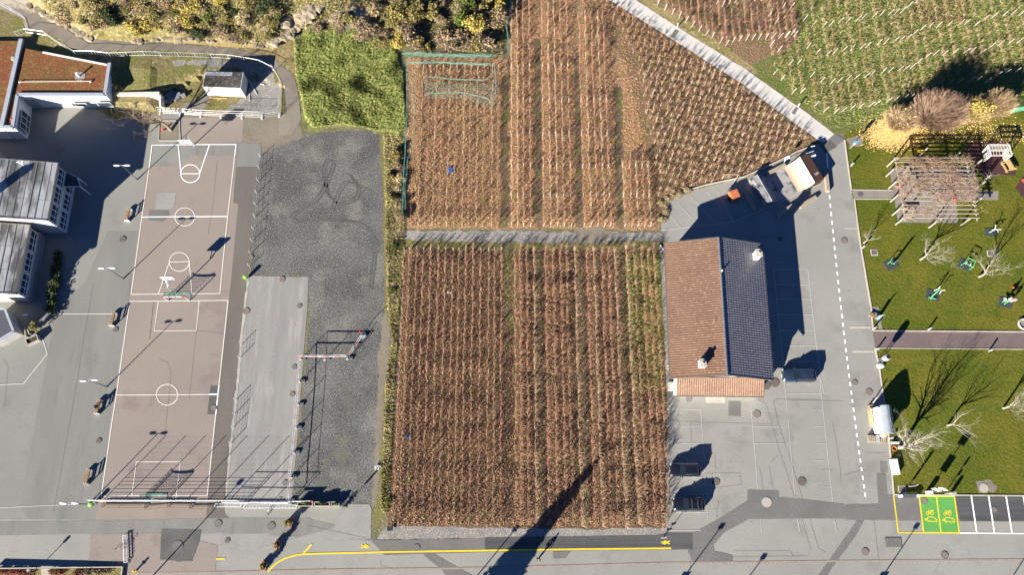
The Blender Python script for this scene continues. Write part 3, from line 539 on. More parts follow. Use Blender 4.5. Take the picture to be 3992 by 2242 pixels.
# dark canopy in the lower left corner
o = thing('flat_canopy', 'dark flat canopy with a white rim in the lower left corner of the school', 'canopy', (-76, 29.5, 0)); zc = 3.0
pts = [P(*Z5(-80, 250), zc), P(*Z5(48, 252), zc), P(*Z5(130, 465), zc), P(*Z5(0, 540), zc), P(*Z5(-80, 580), zc)]
lp = [(p[0] + 76, p[1] - 29.5) for p in pts]; m = MB(); m.prism(lp, zc - .25, zc); m.build('roof', SM('bitumen', (.06, .065, .08), .9), o); rm = MB()
for a, b in zip(lp, lp[1:]): rm.beam((a[0], a[1], zc + .03), (b[0], b[1], zc + .03), .3, .2)
rm.build('rim', MT['coping'], o); m = MB(); m.prism([(p[0] * .97 - .25, p[1] * .97 + .1) for p in lp], 0, zc - .26); m.build('wall', MT['render_grey'], o)
# white annex with the red sedum roof
AZ = 3.9
def A_(x, y, z=AZ): return P(*ZA(x, y), z)
o = thing('school_annex', 'white L-shaped school annex under a red sedum roof', 'school', A_(600, 700, 0)); ox, oy = o.location[0], o.location[1]
def loc(p): return (p[0] - ox, p[1] - oy)
main = [A_(200, 365), A_(1030, 590), A_(985, 885), A_(168, 885), A_(120, 1190), A_(10, 1190)]
m = MB(); pl_ = [loc(p) for p in main]; m.prism([loc(A_(205, 440)), loc(A_(1010, 600)), pl_[2], pl_[3], pl_[4], pl_[5]], 0, AZ - .25); m.build('wall', MT['render_white'], o)
m = MB(); m.poly([(p[0], p[1], AZ - .2) for p in [loc(A_(205, 440)), loc(A_(1005, 600)), loc(A_(975, 870)), loc(A_(160, 870)), loc(A_(115, 1170)), loc(A_(20, 1170))][::-1]]); ro = m.build('roof', MT['sedum'], o)
pr = MB()
for a, b, w, h in [(A_(200, 365), A_(15, 1190), .62, .5), (A_(1030, 590), A_(985, 888), .5, .42), (A_(985, 886), A_(165, 886), .5, .42), (A_(165, 886), A_(118, 1190), .5, .42), (A_(120, 1192), A_(0, 1192), .5, .42)]:
    a, b = loc(a), loc(b); pr.beam((a[0], a[1], AZ - .1), (b[0], b[1], AZ - .1), w, h)
pr.build('parapet', MT['coping'], o)
pr = MB(); a, b = loc(A_(400, 485)), loc(A_(1000, 602)); pr.beam((a[0], a[1], AZ - .12), (b[0], b[1], AZ - .12), .2, .25); pr.build('roof_edge', MT['frame_white'], o)
lw = MB(); a, b = loc(A_(185, 770)), loc(A_(850, 765)); lw.tube([(a[0], a[1], AZ + .1), (b[0], b[1], AZ + .1)], .03, 5); lw.ball((a[0], a[1], AZ), .16); lw.ball((b[0], b[1], AZ), .16); lw.build('safety_cable', MT['pvc'], ro)
vp = MB(); a = loc(A_(740, 712)); vp.cyl((a[0], a[1], AZ - .2), .13, .9, 8); vp.cyl((a[0], a[1], AZ + .65), .2, .14, 8); v_ = vp.build('vent_pipe', MT['pvc'], ro); gv = MB(); gv.cyl((a[0] + .1, a[1] + .05, AZ - .2), .85, .05, 14); gv.build('gravel_ring', MT['gravel_pale'], v_)
wx = lambda x: loc(A_(x, 905))
S_ = wx(600)[1] - .03
for xa, xb, z0, z1, n in ((600, 745, 1.1, 2.0, 2), (850, 985, .9, 2.3, 1)): window(o, (wx(xa)[0], S_), (wx(xb)[0], S_), z0, z1, (0, -1), n)
ex = loc(A_(165, 886))[0] + .02; ey = loc(A_(165, 886))[1]
window(o, (loc(A_(120, 1180))[0] + .35, loc(A_(130, 1160))[1]), (loc(A_(150, 990))[0] + .25, loc(A_(150, 990))[1]), .5, 2.9, (1, 0), 3, True)
dr = MB(); dr.box((ex + .9, ey - .03, 1.15), (1.6, .1, 2.3)); dr.build('door', MT['render_grey'], o)
# higher sedum wing beyond the diagonal parapet
o = thing('school_annex_wing', 'sedum roofed wing at the left edge beyond the grey diagonal parapet', 'school', A_(-100, 800, 0)); ox, oy = o.location[0], o.location[1]
wpl = [loc(p) for p in [A_(170, 375), A_(-5, 1190), A_(-500, 1190), A_(-500, 375)]]
m = MB(); m.prism(wpl, 0, AZ - .3); m.build('wall', MT['render_white'], o); m = MB(); m.poly([(p[0], p[1], AZ - .2) for p in wpl]); m.build('roof', MT['sedum'], o)
vp = MB(); a = loc(A_(120, 548)); vp.cyl((a[0], a[1], AZ - .2), .3, .35, 8); vp.build('roof_vent', MT['slab'], o)
o = thing('school_link', 'grey link building at the left edge between the annex and the taller wing', 'school', (-84, 54, 0)); b_ = MB(); b_.box((0, 0, 1.95), (11, 4.4, 3.9)); b_.build('wall', MT['render_grey'], o); b_ = MB(); b_.box((0, 0, 3.95), (11.2, 4.6, .1)); b_.build('roof', MT['coping'], o)
w_ = MB(); a, b = P(*ZA(1090, 878), 2.1), P(*ZA(1495, 872), 2.1); c3_ = P(*ZA(1520, 1005), .9); w_.beam((a[0], a[1], 1.05), (b[0], b[1], 1.05), .5, 2.1); w_.beam((b[0], b[1], 1.0), (c3_[0], c3_[1], .6), .3, 1.9); tag(w_.build('retaining_wall', MT['render_cream']), 'cream retaining wall joining the annex to the concrete hut terrace', 'wall')
bx = MB(); a = P(*ZA(270, 500)); bx.box((a[0], a[1], .9), (.9, .8, 1.8)); tag(bx.build('vent_shaft', MT['render_cream']), 'pale square vent shaft at the top corner of the annex', 'vent shaft')
# small concrete hut
HZ = 2.6; hp = [P(*ZA2(480, 660), HZ), P(*ZA2(840, 675), HZ), P(*ZA2(815, 830), HZ), P(*ZA2(455, 815), HZ)]; o = thing('concrete_hut', 'small concrete hut with a dark flat roof on the terrace', 'hut', (hp[0][0] + 3, hp[0][1] - 1.5, 0)); ox, oy = o.location[0], o.location[1]
m = MB(); m.prism([loc(p) for p in hp], 0, HZ); m.build('wall', MT['render_cream'], o); cxm = sum(loc(p)[0] for p in hp) / 4; cym = sum(loc(p)[1] for p in hp) / 4
m = MB(); m.prism([(cxm + (loc(p)[0] - cxm) * .95, cym + (loc(p)[1] - cym) * .93) for p in hp], HZ + .003, HZ + .05); ro = m.build('roof', GM('mossy_roof', (.08, .07, .055), (.05, .05, .048), .8, 5, .4, .9, c3=(.2, .19, .17), s3=2, t3=.62), o)
sh_ = MB(); a, b = loc(P(*ZA2(490, 672), HZ)), loc(P(*ZA2(740, 690), HZ))
for k in range(3): sh_.beam((a[0], a[1] - .1 - k * .22, HZ + .09), (b[0], b[1] + .1 - k * .22, HZ + .09), .14, .05)
sh_.build('roof_sheet', MT['coping'], ro)
# ---------------------------------------------------------------- tiled hall
o = thing('tiled_hall', 'large hall with a brown clay tile roof beside the car park', 'hall', (29, 30.4, 0)); ox, oy = 29, 30.4
RT, RB, LT, LB, RTT, RBB = (29.4, 40.4, 6.1), (29.05, 20.55, 6.1), (22.15, 40.35, 3.9), (21.78, 20.5, 3.9), (36.2, 40.2, 3.9), (35.83, 20.25, 3.9)
rel = lambda p: Vector((p[0] - ox, p[1] - oy, p[2]))
def tiled(e0, e1, r0, r1, pitch, course, mat, name, amp=.05):
    """barrel tiled slope: e0->e1 eave line, r0->r1 ridge line"""
    e0, e1, r0, r1 = map(Vector, (e0, e1, r0, r1)); L = (e1 - e0).length; nc = int(L / pitch); S = int((r0 - e0).length / course); up = (e1 - e0).cross(r0 - e0).normalized()
    if up.z < 0: up = -up
    mb = MB(); sub = 4; cols = nc * sub + 1; vs = []
    for s_ in range(S):
        for end in (0, 1):
            t = (s_ + end) / S; lift = .035 * (1 - end) + .005
            for c in range(cols):
                u = c / (cols - 1); a = (c % sub) / sub; w = amp * (1 - abs(2 * a - 1) ** 2) if sub > 2 else 0
                p = (e0 + (e1 - e0) * u) * (1 - t) + (r0 + (r1 - r0) * u) * t; vs.append(p + up * (w + lift))
    fs = []
    for s_ in range(S):
        for rr_ in ((2 * s_, 2 * s_ + 1), (2 * s_ + 1, 2 * s_ + 2)):
            if rr_[1] >= 2 * S: continue
            for c in range(cols - 1): fs.append((rr_[0] * cols + c, rr_[0] * cols + c + 1, rr_[1] * cols + c + 1, rr_[1] * cols + c))
    mb.add(vs, fs); return mb
w = MB(); w.prism([(22.9 - ox, 20.95 - oy), (35.1 - ox, 20.75 - oy), (35.4 - ox, 39.9 - oy), (23.2 - ox, 40 - oy)], 0, 3.85)
for y, dy in ((39.95, 0), (20.8, 0)): w.add([(23.0 - ox, y - oy, 3.85), (35.2 - ox, y - oy, 3.85), (29.2 - ox, y - oy, 5.8)], [(0, 1, 2), (2, 1, 0)])
w.build('wall', MT['render_white'], o)
ul = tiled(rel(LT), rel(LB), rel(RT), rel(RB), .335, .42, None, ''); ul.add([rel(LT) - Vector((0, 0, .08)), rel(LB) - Vector((0, 0, .08)), rel(RB) - Vector((0, 0, .08)), rel(RT) - Vector((0, 0, .08))], [(0, 3, 2, 1)])
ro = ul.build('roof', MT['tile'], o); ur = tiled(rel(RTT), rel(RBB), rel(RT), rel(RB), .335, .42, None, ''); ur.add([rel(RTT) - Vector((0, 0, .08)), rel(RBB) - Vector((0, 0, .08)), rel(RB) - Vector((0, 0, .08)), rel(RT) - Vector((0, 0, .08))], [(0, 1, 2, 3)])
ro2 = ur.build('roof', MT['tile_sheen_tint'], o); ro2['label'] = 'glossy roof slope with shade and blue sheen in its colour'
rd = MB(); n = 48
for i in range(n):
    a = rel(RT).lerp(rel(RB), i / n); b = rel(RT).lerp(rel(RB), (i + .96) / n); rd.tube([a + Vector((0, 0, .02)), b + Vector((0, 0, .05))], [.17, .19], 8)
rd.build('ridge_tile', MT['tile_sheen_tint'], ro); gt = MB()
for a, b, s_ in ((LT, LB, -1), (RTT, RBB, 1)): a, b = rel(a), rel(b); gt.beam(a + Vector((s_ * .08, 0, -.06)), b + Vector((s_ * .08, 0, -.06)), .16, .14)
for a, b in ((LT, RT), (RT, RTT), (LB, RB), (RB, RBB)): gt.beam(rel(a) + Vector((0, 0, .0)), rel(b), .12, .2)
gt.build('gutter', MT['gutter'], o)
def chimney(x, y, z, par):
    c_ = MB(); c_.box((x, y, z), (.75, .95, 2.4)); c_ = c_.build('chimney', MT['render_white'], par, bevel=.02); cp = MB(); cp.box((x, y, z + 1.26), (.9, 1.1, .12)); cp.build('cap', MT['slab'], c_); fl = MB(); fl.tube([(x, y, z + 1.3), (x, y, z + 1.75)], [.24, .22], 10); fl.build('flue', SM('clay_flue', (.3, .25, .2), .8), c_)
    hole = MB(); hole.cyl((x, y, z + 1.735), .15, .03, 10); hole.build('opening', SM('flue_black', (.01, .01, .01), .9), c_)  # solid black disc in place of an open flue
p1_ = P(*ZC(1078, 265), 4.6); p2_ = P(*ZC(560, 1290), 4.9); chimney(p1_[0] - ox, p1_[1] - oy + .4, 5.0, ro2); chimney(p2_[0] - ox, p2_[1] - oy + .4, 5.2, ro)
vp = MB(); p_ = P(*ZC(748, 380), 6.1); vp.cyl((p_[0] - ox + .1, p_[1] - oy, 6.1), .12, .4, 8); vp.build('vent_pipe', MT['pvc'], ro)
# lean-to along its south end
o = thing('lean_to', 'lean-to with a lighter tile roof along the south end of the tiled hall', 'lean-to', (29, 19, 0)); ox, oy = 29, 19
a0, a1, b0, b1 = P(*ZD(328, 342), 2.5), P(*ZD(1155, 352), 2.5), (P(*ZD(328, 160), 3.45)), P(*ZD(1160, 172), 3.45); b0 = (a0[0], 20.7, 3.5); b1 = (a1[0], 20.7, 3.5)
t_ = tiled(rel(a0), rel(a1), rel(b0), rel(b1), .31, .4, None, ''); t_.add([rel(p) - Vector((0, 0, .08)) for p in (a0, a1, b1, b0)], [(0, 3, 2, 1)]); t_.build('roof', MT['tile_new'], o)
m = MB(); m.prism([(a0[0] + .1 - ox, a0[1] + .4 - oy), (a1[0] - .4 - ox, a1[1] + .4 - oy), (a1[0] - .4 - ox, 20.7 - oy), (a0[0] + .1 - ox, 20.7 - oy)], 0, [2.55, 2.55, 3.3, 3.3]); m.build('wall', MT['render_white'], o)
gt = MB(); gt.beam(rel(a0) + Vector((0, -.08, -.05)), rel(a1) + Vector((0, -.08, -.05)), .14, .13); gt.build('gutter', MT['gutter'], o)
sheet('entrance_slab', [ZD(605, 335), ZD(790, 335), ZD(790, 420), ZD(605, 416)], 7, MT['slab'])
tb = MB(); p_ = P(*ZD(280, 265)); tb.box((p_[0] - .05, p_[1], .4), (1.0, 1.3, .8)); t1 = tb.build('stone_trough', MT['slab'], None, bevel=.06); tag(t1, 'pale stone trough against the lean-to wall', 'trough'); bn = MB(); bn.box((p_[0] - .05, p_[1], .82), (.65, .9, .03)); bn.build('basin', MT['render_grey'], t1)
for k, (x, y) in enumerate(((250, 68), (245, 95))):
    b_ = MB(); q_ = P(*ZD(x, y)); b_.ball((q_[0], q_[1], .3), (.28, .2, .3), 8, 6, .12, random.Random(k)); tag(b_.build('cement_sack', MT['slab']), 'pale sack standing against the left wall of the tiled hall, ' + ('the upper one' if k == 0 else 'the lower one'), 'sack')
ck = MB(); q_ = P(*ZC(220, 290)); ck.box((q_[0] + .15, q_[1], .8), (.35, 1.0, 1.6)); tag(ck.build('meter_box', MT['render_white']), 'white meter box on the left wall of the tiled hall', 'meter box')
dp = MB(); q1, q2 = P(*ZC(175, 130)), P(*ZC(220, 250)); dp.tube([(q1[0], q1[1], .1), (q1[0] + .5, q1[1] - 1, .3), (q2[0], q2[1], .5)], .09, 6); tag(dp.build('drain_hose', MT['coping']), 'grey hose lying at the top left corner of the tiled hall', 'hose')
# white kiosk with a curved roof
kz = 2.9; o = thing('kiosk', 'white kiosk with a curved grey metal roof on the park edge', 'kiosk', P(*ZG(340, 1300))); ox, oy = o.location[0], o.location[1]
kx0 = loc(P(*ZG(250, 1300)))[0] + .1; kx1 = loc(P(*ZG(462, 1300), kz - .4))[0] - .1; ky0 = loc(P(*ZG(340, 1420), kz - .5))[1] + .1; ky1 = loc(P(*ZG(340, 1170), kz - .4))[1]
m = MB(); m.prism([(kx0, ky0), (kx1, ky0), (kx1, ky1), (kx0, ky1)], 0, kz - .75); m.build('wall', MT['render_white'], o); n = 14; vs = []
for y in (ky0 - .15, ky1 + .15):
    for i in range(n + 1): t = i / n; vs.append((kx0 + .3 + (kx1 + .15 - kx0 - .3) * t, y, kz - .8 + .8 * math.sin(math.pi * (.14 + .8 * t))))
    vs.append((kx1 + .15, y, kz - 1.0)); vs.append((kx0 + .3, y, kz - 1.0))
k_ = n + 3; m = MB(); m.add(vs, [(i, i + 1, k_ + i + 1, k_ + i) for i in range(n)] + [tuple(range(k_)), tuple(range(2 * k_ - 1, k_ - 1, -1))]); m.build('roof', SM('curved_metal', (.22, .25, .28), .5, .1), o)
sm = MB(); sm.beam((kx0 + .3 + (kx1 - kx0) * .55, ky0 - .15, kz + .0), (kx0 + .3 + (kx1 - kx0) * .55, ky1 + .15, kz + .0), .05, .06); sm.build('seam', MT['seam'], o)
aw = MB(); aw.add([(kx0 - .1, ky0 + .1, kz - .95), (kx0 - .1, ky1 - .1, kz - .95), (kx0 + .4, ky1 - .1, kz - .5), (kx0 + .4, ky0 + .1, kz - .5)], [(0, 1, 2, 3), (3, 2, 1, 0)]); aw.build('awning', MT['frame_white'], o)
ct = MB(); ct.box((kx0 - .45, ky1 - 1.4, .85), (.55, 2.4, .08)); ct.build('counter', SM('plywood', (.5, .36, .2), .7), o)
# ================================================================ VEGETATION
MT['cane'] = GM('vine_cane', (.36, .22, .135), (.27, .16, .10), 1.2, 12, .35, .9)
MT['cane_pale'] = GM('vine_cane_pale', (.44, .30, .19), (.34, .23, .15), 1.2, 12, .3, .9)
MT['cane_red'] = GM('vine_cane_reddish', (.40, .22, .14), (.30, .17, .11), 1.2, 12, .3, .9)
MT['vine_wood'] = GM('vine_wood', (.10, .07, .05), (.14, .10, .07), 2, 12, .3, .95)
MT['post_white'] = SM('pale_post', (.5, .48, .44), .6); MT['post_wood'] = SM('weathered_post', (.34, .29, .22), .9)
MT['wire'] = SM('steel_wire', (.4, .39, .37), .5, .6)
def canes(mb, rnd, x, y, n, h0, h1, sx, sy, bx=0.0, by=0.0, r=.022):
    for _ in range(n):
        dx = rnd.gauss(bx, sx); dy = rnd.gauss(by, sy); z0 = rnd.uniform(h0 * .8, h0 * 1.2); z1 = rnd.uniform(h1 * .75, h1 * 1.1)
        ox = rnd.uniform(-.06, .06); oy = rnd.uniform(-.3, .3)
        mb.tube([(x + ox, y + oy, z0), (x + ox + dx * .35, y + oy + dy * .4, z0 + (z1 - z0) * .6), (x + ox + dx, y + oy + dy, z1 - abs(dx) * .35)], [r, r * .85, r * .5], 3, False)
def row_meshes(tagname, L, nvar, n, h0, h1, sx, sy, bx, by, mats, seed, gap=.85, r=.018, wire=False):
    out = []
    for k in range(nvar):
        rnd = random.Random(seed + k); mb = MB(); tb = mb; y = .3
        while y < L:
            mb.mi = 1; tb.tube([(rnd.uniform(-.04, .04), y, 0), (rnd.uniform(-.06, .06), y + rnd.uniform(-.1, .1), h0)], [.035, .03], 4, False)
            mb.mi = 0
            if rnd.random() < .97: canes(mb, rnd, rnd.uniform(-.09, .09) + .12 * noise.noise(Vector((y * .4, k, 0))), y, max(2, int(n * (.85 + .9 * noise.noise(Vector((y * .5, k, 5)))) * rnd.uniform(.4, 1.4))), h0, h1, sx * rnd.uniform(.6, 1.5), sy, bx, by, r)
            y += gap * rnd.uniform(.85, 1.15)
        if wire: mb.tube([(0, 0, h1 * .8), (0, L, h1 * .8)], .012, 3, False)
        out.append((mb.mesh(tagname + '_canes', (mats[k % len(mats)], MT['vine_wood'])),))
    return out
def post_mesh(name, h, r, m):
    mb = MB(); mb.cyl((0, 0, 0), r, h, 6); return mb.mesh(name, m)
PM_white = post_mesh('post', 1.5, .035, MT['post_white']); PM_wood = post_mesh('post', 1.5, .045, MT['post_wood']); PM_tall = post_mesh('post', 1.75, .036, MT['post_white'])
def vine_row(x, y0, meshes, label, group, posts=(), pm=PM_white, tilt=0.0):
    t = thing('vine_row', label, 'vine row', (x, y0, 0), 0, group)
    put('canes', meshes[0], t)
    for py in posts:
        p = put('post', pm, t, (0, py - y0, 0)); p.rotation_euler = (random.Random(x + py).uniform(-.05, .05) , tilt + random.Random(py).uniform(-.05, .05), 0)
# lower block
low_x = [[1579, 1600, 1628, 1654, 1681, 1711, 1739, 1768, 1791, 1817, 1845, 1875, 1906, 1928, 1954], [2007, 2026, 2052, 2080], [2124, 2153, 2182, 2205, 2238], [2284, 2311, 2340, 2365, 2392], [2437, 2466, 2495, 2520, 2543]]
bands = ['wide left band', 'narrow band beyond the green alley', 'middle band', 'band right of middle', 'green band beside the hall']
yb, yt = P(1996, 2050)[1], P(1996, 966)[1]
RL = yt - yb
RA = row_meshes('vine', RL, 5, 15, .7, 1.5, .15, .32, .08, .12, [MT['cane'], MT['cane_red']], 11)
RB_ = row_meshes('vine', RL, 5, 19, .7, 1.5, .28, .34, .14, .16, [MT['cane'], MT['cane_red'], MT['cane_pale']], 31)
RNG = random.Random(5)
for b, xs in enumerate(low_x):
    for i, px in enumerate(xs):
        ms = (RA if b == 0 else RB_)[RNG.randrange(5)]
        vine_row(P(px, 966)[0], yb + RNG.uniform(-.4, .3), ms, f'{ORD[i]} vine row from the left in the {bands[b]}, lower vineyard', 'vine rows of the lower vineyard', [yb + .3, yt - .5] if b == 0 else [], PM_wood)
# upper block
up_net = [1604, 1632, 1659, 1686, 1714, 1742, 1771, 1802, 1827, 1856, 1883, 1915, 1941]
y0 = P(1996, 888)[1]; L1 = P(1996, 265)[1] - y0; L2 = P(1996, -40)[1] - y0
RN = row_meshes('vine', L1, 4, 13, .75, 1.4, .10, .3, .04, .05, [MT['cane'], MT['cane_pale']], 51, wire=True)
for i, px in enumerate(up_net):
    vine_row(P(px, 850)[0], y0, RN[i % 4], f'{ORD[i]} trim vine row from the left in the netted block', 'vine rows of the netted block', [y0 + .3, y0 + L1 - .3], PM_wood)
RU = row_meshes('vine', L2, 5, 15, .7, 1.5, .17, .3, .08, .08, [MT['cane_red'], MT['cane_pale'], MT['cane']], 71)
RS = row_meshes('vine', 11.5, 4, 15, .7, 1.5, .16, .3, .08, .08, [MT['cane_red'], MT['cane_pale'], MT['cane']], 91)
RM = row_meshes('vine', P(1996, 60)[1] - y0, 4, 15, .7, 1.5, .16, .3, .08, .08, [MT['cane_red'], MT['cane_pale'], MT['cane']], 97)
posty = [P(2200, y)[1] for y in (884, 768, 655, 530, 398, 268)]
ub = [([1993, 2017, 2041, 2068], RU, 'long-rowed band beside the netted block', 6), ([2120, 2146, 2172, 2198, 2226], RU, 'middle long-rowed band', 6), ([2276, 2302, 2328, 2355, 2378], RM, 'band reaching the pale path', 5), ([2433, 2462, 2485, 2512, 2533], RS, 'short-rowed band next to the car park', 3)]
for xs, ms, bn, npst in ub:
    for i, px in enumerate(xs):
        vine_row(P(px, 883)[0], y0, ms[(i * 2 + len(bn)) % len(ms)], f'{ORD[i]} white-posted vine row from the left in the {bn}', 'white-posted vine rows of the upper vineyard', posty[:npst])
# brown block right of the pale path
bb = [(2561, 21), (2590, 40), (2619, 54), (2646, 70), (2671, 87), (2696, 104), (2723, 122), (2750, 137), (2774, 147), (2806, 166), (2828, 178), (2855, 165), (2880, 160), (2907, 157), (2931, 155), (2956, 153), (2983, 153), (3008, 149), (3035, 149), (3062, 145), (3084, 135)]
yT = P(3000, -90)[1]
RBW = row_meshes('vine', yT - P(3000, 178)[1], 4, 15, .7, 1.4, .18, .3, .08, .08, [MT['cane_red'], MT['cane']], 111)
for i, (px, py) in enumerate(bb):
    p = P(px, py); vine_row(p[0], p[1], RBW[i % 4], f'{ORD[i]} brown vine row from the left beyond the pale path', 'brown vine rows beyond the pale path', [p[1], p[1] + 7.5], PM_tall, .1)
# green block at the top right
gp = [(3014, 290), (3044, 313), (3086, 366), (3120, 364), (3172, 415), (3209, 437), (3250, 443), (3277, 437), (3314, 427), (3346, 423), (3385, 416), (3408, 410), (3453, 400), (3480, 396), (3517, 390), (3540, 388), (3566, 381), (3592, 360), (3625, 340), (3655, 330), (3690, 330), (3730, 325), (3775, 320), (3800, 318), (3838, 325), (3875, 300), (3910, 290), (3950, 285), (3985, 280), (4020, 280)]
RG_ = row_meshes('vine', yT - P(3400, 430)[1], 4, 9, .5, 1.4, .36, .4, .14, .14, [MT['cane_pale'], MT['cane']], 131, 1.0)
RG2 = row_meshes('vine', yT - P(3700, 325)[1], 3, 9, .5, 1.4, .36, .4, .14, .12, [MT['cane_pale'], MT['cane']], 141, 1.0)
pl = [(300, 290), (270, 160), (140, 20)]
for i, (px, py) in enumerate(gp):
    p = P(px, py); pys = [p[1], p[1] + 5.3, p[1] + 10.6, p[1] + 15.9]
    vine_row(p[0], p[1], (RG2 if px > 3560 or py < 350 else RG_)[i % 3], f'{ORD[i]} vine row from the left on the grassy upper right slope', 'vine rows on the grassy slope', [q for q in pys if q < yT], PM_tall, .14)
# single staked vines between the band and the pale path
stk = []
for k in range(6):
    rnd = random.Random(200 + k); mb = MB(); canes(mb, rnd, 0, 0, 12, .5, 1.15, .3, .3, .05, .08, .016)
    mb.tube([(0, 0, 0), (.03, .02, .6)], [.05, .04], 5)
    sb = MB(); sb.cyl((.06, 0, 0), .035, 1.35, 5); stk.append((mb.mesh('canes', MT['cane_pale'] if k % 2 else MT['cane']), sb.mesh('stake', MT['post_wood'])))
poly = [P(x, y) for x, y in [(2270, -60), (2372, 4), (2490, 78), (2606, 152), (2781, 266), (2897, 340), (2995, 416), (3110, 505), (3165, 552), (2900, 680), (2590, 762), (2570, 820), (2555, 700), (2525, 480), (2480, 250), (2390, 90)]]
cand = []
for i in range(-40, 80):
    for j in range(-40, 80):
        x = 20 + i * 1.02 + j * .46 + RNG.uniform(-.22, .22); y = 55 - i * .2 + j * 1.22 + RNG.uniform(-.25, .25)
        if inside(x, y, poly): cand.append((x, y))
cand.sort(key=lambda p: p[1])
rest = MB(); rr = random.Random(9)
for n_, (x, y) in enumerate(cand):
    if n_ < 298:
        k = RNG.randrange(6)
        t = thing('staked_vine', 'bushy bare vine tied to its own stake in the diagonal planting below the pale path', 'vine', (x, y, 0), RNG.uniform(0, 6.28), 'single staked vines below the pale path'); t.scale = (RNG.uniform(.8, 1.2),) * 2 + (RNG.uniform(.8, 1.25),)
        put('canes', stk[k][0], t); put('stake', stk[k][1], t)
    else:
        canes(rest, rr, x, y, 9, .55, 1.05, .3, .3, .05, .05, .024); rest.tube([(x, y, 0), (x, y, 1.3)], .035, 4)
if rest.v: tag(rest.build('staked_vines_beyond', MT['cane']), 'further staked vines at the far top of the diagonal planting', 'vines', 'single staked vines below the pale path', 'stuff')
# ---------------------------------------------------------------- leaf-cloud shrubs
def leafmat(name, a, b, c): return GM(name, tuple(v * 1.25 for v in a), tuple(v * 1.25 for v in b), .9, 5, .4, .85, c3=tuple(v * 1.15 for v in c), s3=2.2, t3=.54)
LM = {'olive': leafmat('olive_leaves', (.17, .145, .05), (.12, .11, .04), (.25, .2, .075)), 'green': leafmat('green_leaves', (.07, .10, .018), (.10, .13, .025), (.05, .07, .018)),
      'dark': leafmat('dark_leaves', (.03, .045, .018), (.045, .06, .022), (.06, .07, .03)), 'yellow': leafmat('yellow_leaves', (.33, .26, .06), (.22, .18, .05), (.42, .33, .09)),
      'brown': leafmat('brown_leaves', (.2, .15, .09), (.15, .11, .07), (.27, .2, .12)), 'red': leafmat('red_leaves', (.16, .05, .045), (.11, .04, .03), (.2, .08, .06)), 'straw': leafmat('straw_leaves', (.33, .25, .13), (.26, .2, .10), (.4, .32, .18))}
MT['twig'] = GM('grey_twig', (.24, .19, .14), (.17, .13, .10), 2, 12, .3, .95)
def foliage(rnd, rad, h, n, size, lobes=6, mat=None, flat=.6):
    mb = MB(); L = []
    for _ in range(lobes):
        a = rnd.uniform(0, 6.28); d = rad * rnd.uniform(0, .65); L.append((d * math.cos(a), d * math.sin(a), h * rnd.uniform(.3, .75), rad * rnd.uniform(.3, .55), h * rnd.uniform(.22, .4)))
    for _ in range(n):
        cx, cy, cz, rl, hl = rnd.choice(L)
        v = Vector((rnd.gauss(0, 1), rnd.gauss(0, 1), rnd.gauss(0, 1))).normalized() * rnd.uniform(.45, 1.08)
        p = Vector((cx + v.x * rl, cy + v.y * rl, max(.05, cz + v.z * hl)))
        u = Vector((rnd.gauss(0, 1), rnd.gauss(0, 1), rnd.gauss(0, flat))).normalized(); w = u.cross(Vector((rnd.gauss(0, 1), rnd.gauss(0, 1), rnd.gauss(0, 1)))).normalized(); s_ = size * rnd.uniform(.5, 1.3)
        mb.poly([p - u * s_, p + w * s_ * .6, p + u * s_, p - w * s_ * .6])
    return mb
def twigs(rnd, rad, h, n, r=.02, spread=1.0, base=.25):
    mb = MB()
    for _ in range(n):
        a = rnd.uniform(0, 6.28); d = rad * math.sqrt(rnd.random()); bx, by = d * base * math.cos(a), d * base * math.sin(a)
        tx, ty = d * spread * math.cos(a), d * spread * math.sin(a); tz = h * rnd.uniform(.6, 1.05) * (1 - .35 * (d / rad) ** 2)
        m_ = (bx + (tx - bx) * .42 + rnd.gauss(0, .1), by + (ty - by) * .42 + rnd.gauss(0, .1), tz * .55)
        mb.tube([(bx, by, 0), m_, (tx, ty, tz)], [r * 1.5, r, r * .5], 3, False)
        for _k in range(2):
            mb.tube([m_, (m_[0] + (tx - m_[0]) * .6 + rnd.gauss(0, .3), m_[1] + (ty - m_[1]) * .6 + rnd.gauss(0, .3), tz * rnd.uniform(.7, .95))], [r * .7, r * .4], 3, False)
    return mb
SH = {}
for ki, kind in enumerate(LM):
    SH[kind] = []
    for k in range(3):
        rnd = random.Random(300 + ki * 10 + k)
        n = {'brown': 900, 'straw': 700}.get(kind, 1500)
        SH[kind].append((foliage(rnd, 1.0, 1.0, n, .085, 9).mesh('foliage', LM[kind]), twigs(rnd, .9, .95, 70 if kind in ('brown', 'straw') else 14, .011).mesh('stems', MT['twig'])))
def shrub(px, py, kind, rad, h, label, group=None, hf=hill_h):
    x, y, z = ray_h(px, py, hf)
    f, t = SH[kind][RNG.randrange(3)]
    o = thing('shrub', label, 'shrub', (x, y, z - .05), RNG.uniform(0, 6.28), group); o.scale = (rad * RNG.uniform(.85, 1.15), rad * RNG.uniform(.85, 1.15), h)
    put('foliage', f, o); put('stems', t, o)
    return o
lab = {'olive': 'dense olive green autumn shrub on the scrubby hillside above the walkway', 'green': 'fresh green low shrub among dry grass on the scrubby hillside', 'dark': 'dark evergreen shrub on the scrubby hillside', 'yellow': 'bright yellow autumn shrub on the scrubby hillside', 'brown': 'bare brown twiggy shrub on the scrubby hillside', 'straw': 'pale straw-coloured dry shrub on the scrubby hillside', 'red': 'dark red leaved shrub at the top of the hillside'}
grp = 'shrubs on the hillside'
